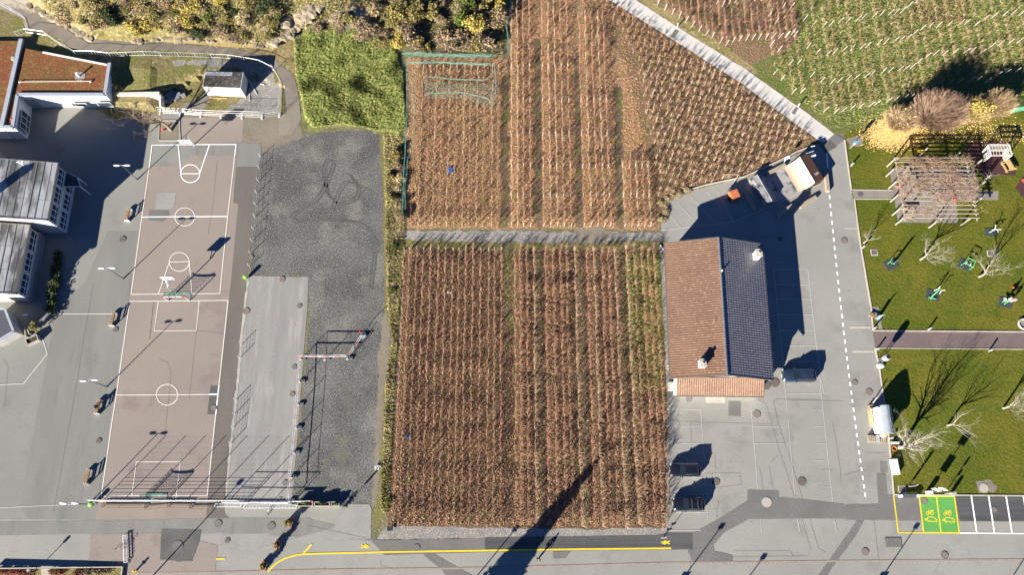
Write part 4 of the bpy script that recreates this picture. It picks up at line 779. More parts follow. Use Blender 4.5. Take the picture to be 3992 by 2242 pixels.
zones = [(135, 300, 8, 70, {'straw': 4, 'olive': 3, 'brown': 2, 'green': 2}, 16), (300, 470, 0, 85, {'olive': 4, 'yellow': 3, 'brown': 2, 'straw': 2}, 26), (440, 560, -10, 30, {'yellow': 6, 'olive': 2}, 8), (440, 700, 20, 95, {'olive': 5, 'brown': 3, 'green': 1, 'dark': 1, 'straw': 2}, 34), (560, 700, -10, 30, {'olive': 3, 'dark': 1, 'yellow': 1}, 9), (740, 860, 40, 75, {'straw': 3, 'brown': 3}, 6), (880, 1010, 60, 110, {'brown': 3, 'straw': 3, 'olive': 2}, 9),
         (990, 1090, -10, 125, {'olive': 4, 'yellow': 2, 'brown': 3}, 18), (1080, 1190, 0, 130, {'brown': 8, 'olive': 2}, 20), (1190, 1265, 0, 130, {'brown': 4, 'olive': 3, 'yellow': 2}, 12), (860, 1000, 0, 50, {'olive': 2, 'brown': 3, 'straw': 2}, 8)]
for xa, xb, ya, yb_, kinds, n in zones:
    ks = [k for k, w in kinds.items() for _ in range(w)]
    for _ in range(n):
        k = RNG.choice(ks); x = RNG.uniform(xa, xb) * K; y = RNG.uniform(ya, yb_) * K
        big = RNG.uniform(.75, 1.9) * (1.25 if xa >= 990 else 1)
        shrub(x, y, k, big, big * RNG.uniform(.55, .95) * (1.35 if xa >= 990 else 1), lab[k], grp)
for x, y in ((1195, 25), (1200, 42), (1190, 60)): shrub(x * K, y * K, 'red', 1.2, 1.8, lab['red'], grp)
for x, y, r_ in ((1165, 15, 2.0), (1175, 45, 1.8), (1160, 62, 1.6)): shrub(x * K, y * K, 'green', r_, 3.0, 'tall glossy green bush between the brown and the red ones on the hillside', grp)
for x, y, r_ in ((272, 42, 1.5), (285, 55, 1.2)): shrub(x * K, y * K, 'dark', r_, 2.2, lab['dark'], grp)
# dry bushes by the gravel yard
flat = lambda x, y: 0.0
for x, y, k in [(1540, 610, 'olive'), (1555, 660, 'brown'), (1560, 700, 'straw'), (1550, 745, 'straw'), (1560, 800, 'brown'), (1570, 850, 'brown'), (1530, 780, 'olive'), (1515, 690, 'olive')]:
    shrub(x, y, k, 1.1, 1.3, 'dry bush on the weedy strip between the gravel yard and the netted vines', 'dry bushes beside the gravel yard', flat)
for x, y in [(1540, 960), (1535, 1130), (1520, 1950)]:
    shrub(x, y, 'green', .7, .6, 'low green weed clump on the strip left of the lower vineyard', 'weed clumps left of the lower vineyard', flat)
for x, y in [(2585, 800), (2600, 780), (2620, 770), (2650, 760), (2680, 748), (2590, 830), (2583, 860)]:
    shrub(x, y, 'straw', .85, .7, 'dry straw-coloured hedge plant on the car park edge', 'dry hedge plants along the car park edge', flat)
# fallen vine leaves on the soil
def litter(name, outline, n, mats, label, seed, size=.07):
    pg = [P(x, y) for x, y in outline]; rnd = random.Random(seed); mb = MB(); xs = [p[0] for p in pg]; ys = [p[1] for p in pg]; k = 0
    while k < n:
        x = rnd.uniform(min(xs), max(xs)); y = rnd.uniform(min(ys), max(ys))
        if not inside(x, y, pg): continue
        k += 1; U = 1996 + 3100 * x / (CAM_H * _c + y * _s); Y2 = y
        if len(outline) == 9 and any(a < 1996 + (U - 1996) * 1.0 < b for a, b in ((1953, 1986), (2082, 2112), (2242, 2270), (2398, 2430))): continue
        mb.mi = rnd.choice((0, 0, 1, 2)); s_ = size * rnd.uniform(.6, 1.5); a = rnd.uniform(0, 6.28); u = Vector((math.cos(a), math.sin(a), rnd.uniform(-.6, .6))) * s_; w = Vector((-math.sin(a), math.cos(a), rnd.uniform(-.6, .6))) * s_ * .8; c = Vector((x, y, .1))
        mb.poly([c - u, c - w, c + u, c + w])
    return tag(mb.build(name, mats), label, 'leaf litter', None, 'stuff')
LF = (SM('leaf_orange', (.4, .2, .085), .8), SM('leaf_rust', (.26, .12, .06), .8), SM('leaf_tan', (.46, .31, .16), .8)); LFd = (SM('leaf_brown', (.26, .15, .08), .8), SM('leaf_dark', (.13, .075, .05), .8), SM('leaf_ochre', (.36, .24, .12), .8))
litter('fallen_vine_leaves', [(1585, 235), (1990, 235), (2000, -60), (2300, -60), (2400, 60), (2480, 300), (2540, 600), (2560, 880), (1585, 885)], 26000, LF, 'orange fallen vine leaves under the rows of the upper vineyard', 1)
litter('fallen_vine_leaves', [(1578, 970), (2560, 968), (2585, 1300), (2598, 2050), (1520, 2050)], 36000, LFd, 'brown fallen vine leaves under the rows of the lower vineyard', 2)
litter('fallen_vine_leaves', [(2400, 20), (2606, 150), (2897, 340), (3160, 555), (2900, 680), (2590, 765), (2480, 250)], 14000, LFd, 'fallen leaves between the single staked vines', 3)
mb = MB(); rnd = random.Random(77)
for _ in range(9000):
    if _ < 7000: q = P(rnd.gauss(3478, 46), rnd.gauss(520, 26))
    else: q = P(rnd.uniform(3380, 3990), rnd.gauss(525, 25) - (14 if rnd.random() < .5 else 0))
    mb.mi = rnd.choice((0, 1, 1, 2)); s_ = rnd.uniform(.05, .11); a = rnd.uniform(0, 6.28); u = Vector((math.cos(a), math.sin(a), rnd.uniform(-.4, .4))) * s_; w = Vector((-math.sin(a), math.cos(a), .2)) * s_; c = Vector((q[0], q[1], .09)); mb.poly([c - u, c - w, c + u, c + w])
tag(mb.build('fallen_bush_leaves', (SM('leaf_bright_orange', (.62, .36, .1), .8), SM('leaf_golden', (.7, .46, .17), .8), SM('leaf_pale_gold', (.66, .5, .22), .8))), 'orange fallen leaves scattered on the lawn round the bare bushes', 'leaf litter', None, 'stuff')
# tall grass and ground cover: uncountable
def grass(name, outline, n, h, mat, label, seed, lean=(.15, -.1), w=.05, hf=None):
    pg = [Q(x, y) for x, y in outline]; rnd = random.Random(seed); mb = MB(); xs = [p[0] for p in pg]; ys = [p[1] for p in pg]; k = 0
    while k < n:
        x = rnd.uniform(min(xs), max(xs)); y = rnd.uniform(min(ys), max(ys))
        if not inside(x, y, pg): continue
        k += 1; z = hf(x, y) if hf else 0
        q = noise.noise(Vector((x * .5, y * .5, 3))); a = 2.5 * noise.noise(Vector((x * .3, y * .3, 8))); hh = h * (1 + .3 * q) * rnd.uniform(.5, 1.2)
        if hh < .05: continue
        dx, dy = lean[0] + math.cos(a) * hh * .7, lean[1] + math.sin(a) * hh * .7
        t = rnd.uniform(0, 6.28); ux, uy = math.cos(t) * w, math.sin(t) * w
        mb.add([(x - ux, y - uy, z), (x + ux, y + uy, z), (x + dx * .5 + ux * .7, y + dy * .5 + uy * .7, z + hh * .7), (x + dx, y + dy, z + hh), (x + dx * .5 - ux * .7, y + dy * .5 - uy * .7, z + hh * .7)], [(0, 1, 2, 3, 4)])
    return tag(mb.build(name, mat), label, 'grass', None, 'stuff')
MT['blade'] = leafmat('grass_blades', (.17, .2, .055), (.24, .24, .085), (.125, .165, .04)); MT['blade_dry'] = leafmat('dry_grass_blades', (.24, .2, .09), (.15, .15, .05), (.32, .26, .14))
grass('tall_grass', [(737, 78), (850, 70), (935, 78), (985, 112), (1010, 180), (1015, 325), (1000, 340), (955, 330), (905, 318), (840, 312), (785, 322), (765, 295), (755, 240), (742, 190)], 26000, .5, MT['blade'], 'tall wind-flattened green grass between the walkway and the netted vines', 1, w=.06)
grass('weedy_grass', [(962, 335), (1000, 340), (1018, 350), (1015, 625), (1000, 800), (985, 1050), (975, 1290), (955, 1290), (968, 960), (985, 850), (972, 770), (968, 520)], 7000, .3, MT['blade_dry'], 'ragged weeds on the strip left of the vineyards', 2)
grass('hillside_grass', [(100, -10), (150, 62), (215, 95), (330, 104), (500, 112), (600, 120), (700, 118), (740, 85), (900, 70), (1005, 112), (1260, 140), (1275, -30)], 26000, .45, MT['blade_dry'], 'dry grass covering the scrubby hillside', 3, hf=hill_h)
grass('vineyard_weeds', [(1560, 640), (1655, 630), (1665, 850), (1670, 1000), (1590, 980), (1565, 800)], 2600, .3, MT['blade'], 'bright green weeds under the right-hand vine rows beside the tiled hall', 4)
grass('slope_grass', [(1950, 170), (2000, 100), (2080, -10), (2280, -10), (2590, -10), (2590, 250), (2500, 265), (2350, 280), (2200, 300), (2100, 320), (2000, 240)], 20000, .22, MT['blade'], 'rough grass between the vine rows of the upper right slope', 6)
grass('terrace_weeds', [(70, 95), (190, 132), (300, 132), (520, 136), (640, 150), (690, 178), (640, 190), (520, 165), (430, 170), (400, 215), (300, 215), (295, 150), (190, 140), (60, 110)], 4500, .25, MT['blade'], 'scruffy grass on the terrace below the walkway', 7)
# rocks
MT['rock'] = GM('pale_rock', (.33, .27, .185), (.2, .165, .115), .7, 3, .5, .95, .06)
def rock(px, py, r, label, group, hf=flat, seed=0):
    rnd = random.Random(seed); mb = MB(); big = r > 1; mb.ball((0, 0, 0), (r * rnd.uniform(.8, 1.3), r * rnd.uniform(.6, 1), r * rnd.uniform(.18, .34)), 22 if big else 8, 14 if big else 5, .09 if big else .2, rnd); mb.v = [tuple(Vector(v) * (1 + (.35 * noise.noise(Vector(v) * 1.3 + Vector((seed, 0, 0))) if big else 0))) for v in mb.v]
    x, y, z = ray_h(px, py, hf); o = mb.build('rock', MT['rock']); o.location = (x, y, z + (0 if r > 1 else r * .1)); o.rotation_euler = (0, 0, rnd.uniform(0, 6)); return tag(o, label, 'rock', group)
i = 0
for x, y, r_ in [(690, 100, 1.3), (708, 84, 1.6), (735, 62, 2.0), (758, 40, 2.1), (715, 52, 1.4), (775, 22, 1.7), (690, 45, 1.2), (745, 90, 1.2), (800, 15, 1.4), (670, 70, 1.1), (870, 55, 2.0), (900, 45, 2.2), (930, 30, 1.6), (880, 25, 1.8), (850, 35, 1.4)]:
    i += 1; rock(x * K, y * K, r_, 'pale craggy outcrop rock among the hillside scrub', 'outcrop rocks on the hillside', hill_h, i)
for x in range(340, 700, 14):
    i += 1; rock((x + RNG.uniform(-5, 5)) * K, (RNG.uniform(94, 104) + max(0, (x - 560) * .12)) * K, RNG.uniform(.35, .8), 'pale boulder in the rough wall edging the walkway', 'boulders along the walkway', hill_h, i)
for x, y in [(75, 12), (95, 22), (110, 32), (125, 40), (140, 47), (155, 56), (172, 63), (190, 74), (205, 84), (225, 95)]:
    i += 1; rock(x * K, y * K, .9, 'pale boulder in the rough wall edging the walkway', 'boulders along the walkway', hill_h, i)
for x, y, r_ in [(427, 188, .6), (440, 185, .7), (452, 181, .6), (465, 180, .7), (478, 178, .6), (488, 184, .6), (498, 180, .5), (430, 196, .5), (418, 200, .6), (410, 210, .5), (404, 222, .5), (402, 235, .5)]:
    i += 1; rock(x * K, y * K, r_, 'white boulder in the dry stone rim beside the concrete hut', 'boulders beside the concrete hut', flat, i)
for x, y in [(1005, 445), (1020, 470), (1003, 487), (1008, 512)]: i += 1; rock(x + 530, y, .4, 'loose white stone at the foot of the tall grass', 'loose stones by the tall grass', flat, i)
for x, y in ((1535, 1110), (1538, 1145)): i += 1; rock(x, y, .45, 'grey stone lying left of the lower vineyard', 'grey stones left of the lower vineyard', flat, i)
# ---------------------------------------------------------------- bare trees
MT['bark_pale'] = GM('pale_bark', (.33, .3, .245), (.25, .23, .19), 1.5, 9, .3, .9); MT['bark'] = GM('tan_bark', (.27, .21, .14), (.2, .15, .10), 1.5, 9, .3, .9)
def bare_tree(px, py, tops, trunk_h, r0, mat, label, seed, group=None, lvl=4, spread=.6, twr=.009, bend=(0, 0)):
    """tops: list of (px,py,height) the main limbs reach; limbs fork on their own"""
    b = Vector(P(px, py)); rnd = random.Random(seed)
    o = thing('bare_tree', label, 'tree', b, 0, group); tk = MB(); cr = MB()
    fork = Vector((bend[0], bend[1], trunk_h)); tk.tube([(0, 0, -.05), fork * .5 + Vector((rnd.gauss(0, .04), rnd.gauss(0, .04), 0)), fork], [r0 * 1.25, r0, r0 * .85], 8)
    def limb(a, d, L, r, k):
        pts = [a]; p = a.copy(); n = 5
        for i in range(n):
            d = (d + Vector((rnd.gauss(0, .13), rnd.gauss(0, .13), rnd.gauss(.04, .09)))).normalized(); p = p + d * (L / n); pts.append(p.copy())
        cr.tube(pts, [max(twr * .6, r * (1 - .75 * i / n)) for i in range(n + 1)], 5 if r > .05 else 3, False)
        if k <= 0: return
        for i in range(1, n + 1):
            if rnd.random() < .92:
                u = Vector((rnd.gauss(0, 1), rnd.gauss(0, 1), rnd.gauss(.15, .5))).normalized()
                limb(pts[i], (d + u * spread * 1.4).normalized(), L * rnd.uniform(.38, .6), max(twr, r * (.62 - .07 * i)), k - 1)
    for tx, ty, th in tops:
        q = Vector(P(tx, ty, th)) - b; d = q - fork; limb(fork * .92, d.normalized(), d.length, r0 * .5, lvl - 1)
    tk.build('trunk', mat, o); cr.build('crown', mat, o); return o
def tops_of(b, h, offs): return [(b[0] + dx, b[1] + dy, h * k) for dx, dy, k in offs]
PT = 'bare pale-barked park trees'
bare_tree(3588, 1013, [(3720, 998, 4.6), (3660, 940, 4.6), (3600, 960, 4), (3640, 1040, 3.6), (3690, 950, 4.4)], 1.9, .13, MT['bark_pale'], 'wide leafless tree on the lawn right of the dark-panelled fitness machine', 1, PT)
bare_tree(3815, 1080, [(3930, 1040, 4.8), (3900, 1000, 4.8), (3840, 1010, 4), (3890, 1090, 4.2), (3860, 1020, 4.6)], 1.9, .13, MT['bark_pale'], 'leafless tree leaning over the lawn between two fitness machines at the right edge', 2, PT)
bare_tree(3367, 948, [(3405, 905, 3.0), (3420, 935, 2.8), (3375, 920, 2.6), (3365, 915, 2.6)], 1.3, .1, MT['bark_pale'], 'small leafless sapling by the road kerb below the pergola path', 3, PT, 3)
bare_tree(3693, 1660, [(3790, 1680, 4.4), (3750, 1610, 3.8), (3830, 1690, 4.8), (3760, 1700, 3.8)], 1.5, .13, MT['bark_pale'], 'sparse leafless tree with a crooked trunk in the middle of the lower lawn', 4, PT, 3, .5)
bare_tree(3910, 1592, [(4010, 1590, 4.8), (3955, 1530, 4.2), (3970, 1620, 4.2), (3990, 1560, 4.6)], 1.7, .13, MT['bark_pale'], 'leafless tree on the lower lawn at the right edge of the picture', 5, PT, 4)
bare_tree(3505, 1745, [(3620, 1690, 6.5), (3630, 1740, 6.5), (3560, 1660, 6.0), (3600, 1790, 5.5), (3530, 1800, 4.6), (3570, 1720, 6.5), (3520, 1690, 5)], 1.8, .24, MT['bark_pale'], 'large spreading leafless tree beside the white curved kiosk', 6, PT, 4, .6)
bare_tree(3838, 702, [(3858, 700, 3.4), (3850, 712, 3), (3870, 690, 3.6)], 2.0, .12, MT['bark_pale'], 'pollarded leafless tree at the right corner of the pergola', 7, PT, 3)
bare_tree(668, 508, [(590, 460, 7), (560, 430, 7.5), (500, 440, 8), (470, 390, 8), (520, 480, 6.5), (470, 500, 6.5), (455, 360, 7.5), (560, 520, 5)], 2.0, .2, MT['bark'], 'big leafless tree leaning over the yard beside the white school annex', 8, None, 4, .7, .009, (-.9, .5))
MT['twig_brown'] = GM('bare_bush_twig', (.36, .245, .165), (.27, .18, .13), 1, 10, .3, .95); MT['twig_tan'] = GM('tan_bush_twig', (.46, .33, .19), (.36, .26, .15), 1, 10, .3, .95)
def bigbush(px, py, rad, h, n, mat, leaves, label, seed, sy=.7, lf=500, size=.2):
    x, y, _ = P(px, py); rnd = random.Random(seed); o = thing('bush', label, 'bush', (x, y, 0)); o.scale = (1, sy, 1)
    twigs(rnd, rad, h, n, .026, 1.0, .3).build('twigs', mat, o)
    if leaves: foliage(rnd, rad * .95, h, lf, size, 9).build('foliage', LM[leaves], o)
bigbush(3490, 492, 3.4, 4.4, 600, MT['twig_tan'], 'straw', 'bare tan bush standing in orange fallen leaves', 1, .75, 200)
bigbush(3615, 478, 4.7, 7.0, 1900, MT['twig_brown'], None, 'largest bare brown bush above the pergola', 2, .8)
bigbush(3755, 465, 3.6, 5.6, 260, MT['twig_tan'], 'yellow', 'yellow leaved bush between two bare bushes above the pergola', 3, .75, 1500, .18)
bigbush(3850, 440, 2.9, 5.6, 600, MT['twig_tan'], None, 'bare tan bush beside the green mesh fence', 4, .9)
# conifer and lamps whose shadows fall into the picture
MT['conifer'] = leafmat('conifer_needles', (.025, .05, .02), (.04, .07, .025), (.03, .05, .03))
tip = P(2350, 1765); bz = 13.5; cx, cy = tip[0] - 2.565 * bz * math.sin(SHADOW_AZ), tip[1] - 2.565 * bz * math.cos(SHADOW_AZ)
o = thing('conifer_tree', 'tall dark conifer beyond the street whose shadow crosses the vineyard', 'tree', (cx, cy, 0)); mb = MB(); mb.tube([(0, 0, 0), (0, 0, bz)], [.3, .03], 8); mb.build('trunk', MT['bark'], o); mb = MB(); rnd = random.Random(4)
for _ in range(11000):
    z = bz * rnd.uniform(.02, 1) ** .85; a = rnd.uniform(0, 6.28); rr_ = min(1, 1.35 * (1 - z / bz) ** .8) * 2.5 * rnd.uniform(.2, 1) * (.75 + .35 * noise.noise(Vector((a * .8, z * .9, 1)))); p = Vector((rr_ * math.cos(a), rr_ * math.sin(a), z)); u = Vector((rnd.gauss(0, 1), rnd.gauss(0, 1), rnd.gauss(0, 1))).normalized(); w_ = u.cross(Vector((0, 1, .3))).normalized()
    mb.poly([p - u * .3, p + w_ * .16, p + u * .3, p - w_ * .16])
mb.build('crown', MT['conifer'], o)
# ================================================================ OBJECTS
MT['steel'] = SM('galvanised_steel', (.5, .52, .53), .4, .5); MT['dark_steel'] = SM('dark_steel', (.12, .13, .14), .5, .4); MT['black'] = SM('black_plastic', (.015, .015, .017), .6)
MT['lamp_white'] = SM('white_lamp_head', (.62, .63, .63), .4); MT['wood'] = SM('brown_slats', (.26, .15, .08), .8); MT['wood_grey'] = SM('grey_timber', (.30, .25, .19), .9); MT['wood_yellow'] = SM('yellow_timber', (.45, .31, .12), .8)
MT['conc'] = SM('concrete_base', (.42, .42, .40), .9); MT['orange'] = SM('orange_paint', (.42, .13, .055), .5); MT['red'] = SM('red_paint', (.6, .05, .03), .5); MT['green_plastic'] = SM('green_plastic', (.25, .5, .06), .5)
MT['gym_green'] = SM('gym_green', (.10, .42, .14), .45); MT['gym_white'] = SM('gym_white', (.68, .70, .68), .4); MT['mat_dark'] = SM('dark_mat', (.035, .045, .05), .9); MT['teal_net'] = SM('teal_net', (.12, .30, .24), .8); MT['green_net'] = SM('green_net', (.10, .34, .22), .8)
MT['tarp_blue'] = SM('blue_tarp', (.03, .16, .5), .6); MT['sign_blue'] = SM('blue_sign', (.06, .25, .6), .4); MT['iron'] = SM('cast_iron', (.11, .085, .075), .8); MT['iron_pale'] = SM('worn_cover', (.17, .13, .115), .9); MT['terra'] = SM('terracotta', (.38, .15, .09), .8)
MT['tape_red'] = SM('tape_red', (.6, .35, .32), .6); MT['rust'] = SM('rusty_steel', (.045, .022, .014), .7); MT['ply'] = SM('pale_plywood', (.40, .31, .225), .7, var=.1); MT['ply_grey'] = GM('grey_ramp_board', (.30, .29, .28), (.24, .235, .23), .6, 6, .15, .6, c4=(.04, .04, .045), s4=.8, t4=.58)
MT['ylamp'] = SM('yellow_paint_hydrant', (.7, .42, .02), .5); MT['soil_pot'] = SM('pot_soil', (.05, .035, .02), .95); MT['yflower'] = leafmat('yellow_flowers', (.6, .42, .04), (.12, .13, .03), (.75, .6, .1)); MT['rflower'] = leafmat('red_hedge', (.22, .05, .05), (.12, .09, .03), (.3, .1, .09))
# ---------------------------------------------------------------- yard lamps
m = MB(); m.cyl((0, 0, 0), .11, .5, 8); m.tube([(0, 0, .4), (0, 0, 4.9)], [.075, .05], 8); POLE = m.mesh('pole', MT['dark_steel']); m = MB(); m.tube([(-.7, 0, 4.95), (0, .05, 4.88), (.7, 0, 4.95)], .035, 5); ARM = m.mesh('arm', MT['steel'])
def head(s_): m = MB(); m.ball((s_ * .78, 0, 4.97), (.52, .17, .1), 12, 6); return m.mesh('lamp_head', MT['lamp_white'], True)
HD = (head(-1), head(1))
def lamp(px, py, label, rz=0):
    o = thing('yard_lamp', label, 'lamp', P(px, py), rz, 'double lamps along the school yard'); put('pole', POLE, o); put('arm', ARM, o); [put('lamp_head', h, o) for h in HD]
for (px, py), l in zip([(535, 700), (481, 1087), (417, 1508.5), (346, 1968)], ['in the building shade beside the basketball end', 'beside the middle goal', 'between two benches beside the lower court', 'at the end of the ball net fence']): lamp(px, py, 'double headed yard lamp ' + l, RNG.uniform(-.05, .1))
# lamps standing beyond the lower picture edge; their shadows reach in
def street_lamp(tip, h, label, boards=0):
    t = P(*tip); o = thing('street_lamp', label, 'lamp', (t[0] - 2.565 * h * math.sin(SHADOW_AZ), t[1] - 2.565 * h * math.cos(SHADOW_AZ), 0), SHADOW_AZ * 0, 'street lamps along the lower street'); m = MB(); m.tube([(0, 0, 0), (0, 0, h)], [.1, .06], 8); m.build('pole', MT['dark_steel'], o)
    m = MB(); m.box((0, 0, h), (.55, .3, .35)); m.build('lamp_head', MT['dark_steel'], o, bevel=.05)
    for k in range(boards): m = MB(); m.box((0, .02, h * (.47 - .13 * k)), (1.0, .05, .35)); m.build('sign_board', MT['frame_white'], o)
street_lamp((938, 1878), 7.5, 'street lamp whose long shadow crosses the square dark road patch'); street_lamp((2012, 2060), 6, 'street lamp whose shadow falls left of the conifer shadow'); street_lamp((2815, 2050), 6, 'street lamp with one sign board whose shadow crosses the dark trench', 1); street_lamp((3574, 2050), 6, 'street lamp with two sign boards whose shadow falls below the green bays', 2); street_lamp((4010, 2150), 6, 'street lamp whose shadow falls in the lower right corner'); street_lamp((2978, 2170), 6, 'street lamp whose shadow is short on the street below the trench')
# ---------------------------------------------------------------- benches
def slats(mb, n, L, w, z, x0, dx, tilt=0):
    for k in range(n): mb.box((x0 + k * dx, 0, z + k * tilt), (w, L, .05))
m = MB(); slats(m, 3, 1.95, .13, .46, -.2, .17); SEAT = m.mesh('seat', MT['wood']); m = MB(); m.box((.32, 0, .68), (.05, 1.95, .14)); m.box((.38, 0, .88), (.05, 1.95, .16)); BACK = m.mesh('backrest', MT['wood'])
def bleg(y): m = MB(); m.box((.03, y, .2), (.75, .14, .44)); m.box((.34, y, .58), (.12, .1, .7)); return m.mesh('leg', MT['frame_white'])
BL = (bleg(-.92), bleg(.92))
for px, py, l in ((503, 840, 'in the building shade'), (444, 1247, 'under the thin yard line, right of the upper yard'), (387, 1588, 'with a person lying against it, third along the court'), (346, 1860, 'nearest the ball net fence')):
    o = thing('bench', 'slatted brown bench with white ends ' + l, 'bench', P(px, py), R(-6) , 'benches along the school yard'); put('seat', SEAT, o); put('backrest', BACK, o); [put('leg', b, o) for b in BL]
# ---------------------------------------------------------------- basketball hoops
def hoop(px, py, aim, label):
    b = P(px, py); o = thing('basketball_hoop', label, 'basketball hoop', b, 0, 'basketball hoops'); d = aim; m = MB(); m.tube([(0, 0, 0), (0, 0, 2.9), (0, d * .5, 3.15), (0, d * 1.15, 3.3)], .08, 8); m.tube([(0, d * .2, 2.7), (-.4, d * 1.1, 3.1)], .04, 5); m.tube([(0, d * .2, 2.7), (.4, d * 1.1, 3.1)], .04, 5); m.cyl((0, 0, 0), .3, .06, 12); m.build('pole', MT['steel'], o)
    m = MB(); m.box((0, d * 1.2, 3.35), (1.75, .06, 1.1)); m.build('backboard', MT['frame_white'], o); m = MB(); pts = [(.24 * math.cos(a * .393), d * 1.5 + .24 * math.sin(a * .393), 3.05) for a in range(17)]; m.tube(pts, .022, 5, False); rm_ = m.build('rim', MT['red'], o); m = MB()
    for a in range(8): m.tube([(.23 * math.cos(a * .785), d * 1.5 + .23 * math.sin(a * .785), 3.04), (.14 * math.cos(a * .785 + .3), d * 1.5 + .14 * math.sin(a * .785 + .3), 2.65)], .01, 3)
    m.build('net', MT['frame_white'], rm_)
hoop(757, 564, -1, 'basketball hoop with a white board at the top end of the court'); hoop(685, 1143, 1, 'basketball hoop with a white board behind the middle goal')
# ---------------------------------------------------------------- goals
def goal(bx0, bx1, py, d, label):
    a, b = P(bx0, py), P(bx1, py); w = b[0] - a[0]; o = thing('handball_goal', label, 'goal', a, 0, 'handball goals'); st = (MT['frame_white'], MT['red']); m = MB()
    for x in (0, w):
        for k in range(10): m.mi = k % 2; m.beam((x, 0, .2 * k), (x, 0, .2 * (k + 1)), .1, .1)
    for k in range(16): m.mi = 1 if k in (0, 15) or k % 5 == 4 else 0; m.beam((w * k / 16, 0, 2.05), (w * (k + 1) / 16, 0, 2.05), .1, .1)
    m.build('frame', st, o); m = MB()
    for x in (0, w): m.beam((x, 0, .06), (x, d * 1.0, .06), .09, .09); m.tube([(x, d * 1.0, .05), (x, d * .75, 1.9), (x, 0, 2.03)], .03, 5)
    m.beam((0, d * 1.0, .06), (w, d * 1.0, .06), .06, .06); m.build('base', MT['coping'], o); m = MB(); nx_ = 26
    for i in range(nx_ + 1): x = w * i / nx_; sag = .25 * math.sin(math.pi * i / nx_); m.tube([(x, 0, 2.0 - sag * .3), (x, d * .78, 1.85 - sag), (x, d * 1.02, .05)], .014, 3, False)
    for k in range(14):
        t = k / 13; pts = []
        for i in range(9):
            s_ = .25 * math.sin(math.pi * i / 8); y, z = ((d * .78 * t * 2, 2.0 - .15 * t * 2 - s_ * (.3 + .7 * t * 2)) if t < .5 else (d * (.78 + .24 * (2 * t - 1)), (1.85 - s_) * (2 - 2 * t) + .05)); pts.append((w * i / 8, y, z))
        m.tube(pts, .014, 3, False)
    for x in (0, w):
        for k in range(1, 9): m.tube([(x, 0, 2.0 * k / 9), (x, d * (1.02 - .24 * k / 9), 1.85 * k / 9)], .014, 3, False)
    m.build('net', MT['green_net'], o)
goal(657, 740, 1173, 1, 'red and white handball goal with a green net in the middle of the court'); goal(565, 647, 1956, 1, 'red and white handball goal with a green net at the lower end of the court')
# ---------------------------------------------------------------- fences
def fence(name, label, cat, pts, h, pr, wires, mat=None, pm=None, wr=.012, group=None, tilt=0, verticals=0, posts=True, net=None, netmat=None):
    w_ = [Vector(ray_h(*p, hill_h)) for p in pts]; b = w_[0].copy(); o = thing(name, label, cat, b, 0, group); m = MB()
    if posts:
        for p in w_: q = MB(); q.cyl(p - b, pr, h, 7); q.build('post', pm or MT['steel'], o)
    for a, c in zip(w_, w_[1:]):
        for z in wires: m.tube([a - b + Vector((0, 0, z)), c - b + Vector((0, 0, z))], wr, 4, False)
        if verticals:
            n = max(2, int((c - a).length / verticals))
            for i in range(n + 1): q = a.lerp(c, i / n) - b; m.tube([q + Vector((0, 0, wires[0])), q + Vector((0, 0, wires[-1]))], wr * .8, 3, False)
    if m.v: m.build('wires' if not verticals else 'bars', mat or MT['wire'], o)
    if net:
        m = MB()
        for a, c in zip(w_, w_[1:]):
            n = max(2, int((c - a).length / net[2]))
            for i in range(n + 1): q = a.lerp(c, i / n) - b; m.tube([q + Vector((0, 0, net[0])), q + Vector((0, 0, net[1]))], net[3], 3, False)
            k = int((net[1] - net[0]) / net[2])
            for i in range(k + 1): z = net[0] + (net[1] - net[0]) * i / k; m.tube([a - b + Vector((0, 0, z)), c - b + Vector((0, 0, z))], net[3], 3, False)
        m.build('net', netmat or MT['teal_net'], o)
    return o
fence('ball_net_fence', 'tall ball stop net on slim posts along the lower end of the court', 'fence', [(397, 1957), (477, 1957), (556, 1957), (637, 1957), (722, 1957), (807, 1957), (890, 1957), (965, 1957)], 4.6, .05, [.15, .4, .65, .9, 1.15, 1.4, 1.65], MT['dark_steel'], MT['steel'], .02, net=(1.8, 4.5, .36, .005), netmat=MT['wire'])
fence('rail_barrier', 'white rail barrier in front of the rink end beside the ball net', 'barrier', [(885, 1962), (948, 1963), (1005, 1963), (1056, 1964), (1138, 1964)], 2.2, .045, [.3, 1.1, 2.15], MT['frame_white'], MT['frame_white'], .04)
fence('wire_fence', 'low wire fence with leaning pale posts between the court and the gravel yard', 'fence', [(1017, 612), (1012, 658), (1008, 706), (1002, 753), (997, 798), (995, 846), (989, 894), (984, 940), (978, 989), (974, 1039)], 1.15, .045, [.25, .6, 1.1], pm=MT['frame_white'])
fence('wire_fence', 'short two-post wire fence at the upper part of the rink edge', 'fence', [(943, 1343), (937, 1396)], 1.15, .05, [.2, .45, .7, .95, 1.12], pm=MT['frame_white']); fence('wire_fence', 'four-post wire fence at the lower part of the rink edge', 'fence', [(921, 1560), (917, 1614), (911, 1667), (903, 1727)], 1.15, .05, [.2, .45, .7, .95, 1.12], pm=MT['frame_white'])
RW = [ZA(-60, 10), ZA(120, 105), ZA(240, 175), ZA(268, 270)]; fence('walkway_railing', 'white barred railing beside the walkway in the top left corner', 'railing', RW, 1.1, .04, [.12, 1.08], MT['steel'], MT['frame_white'], .026, verticals=.4)
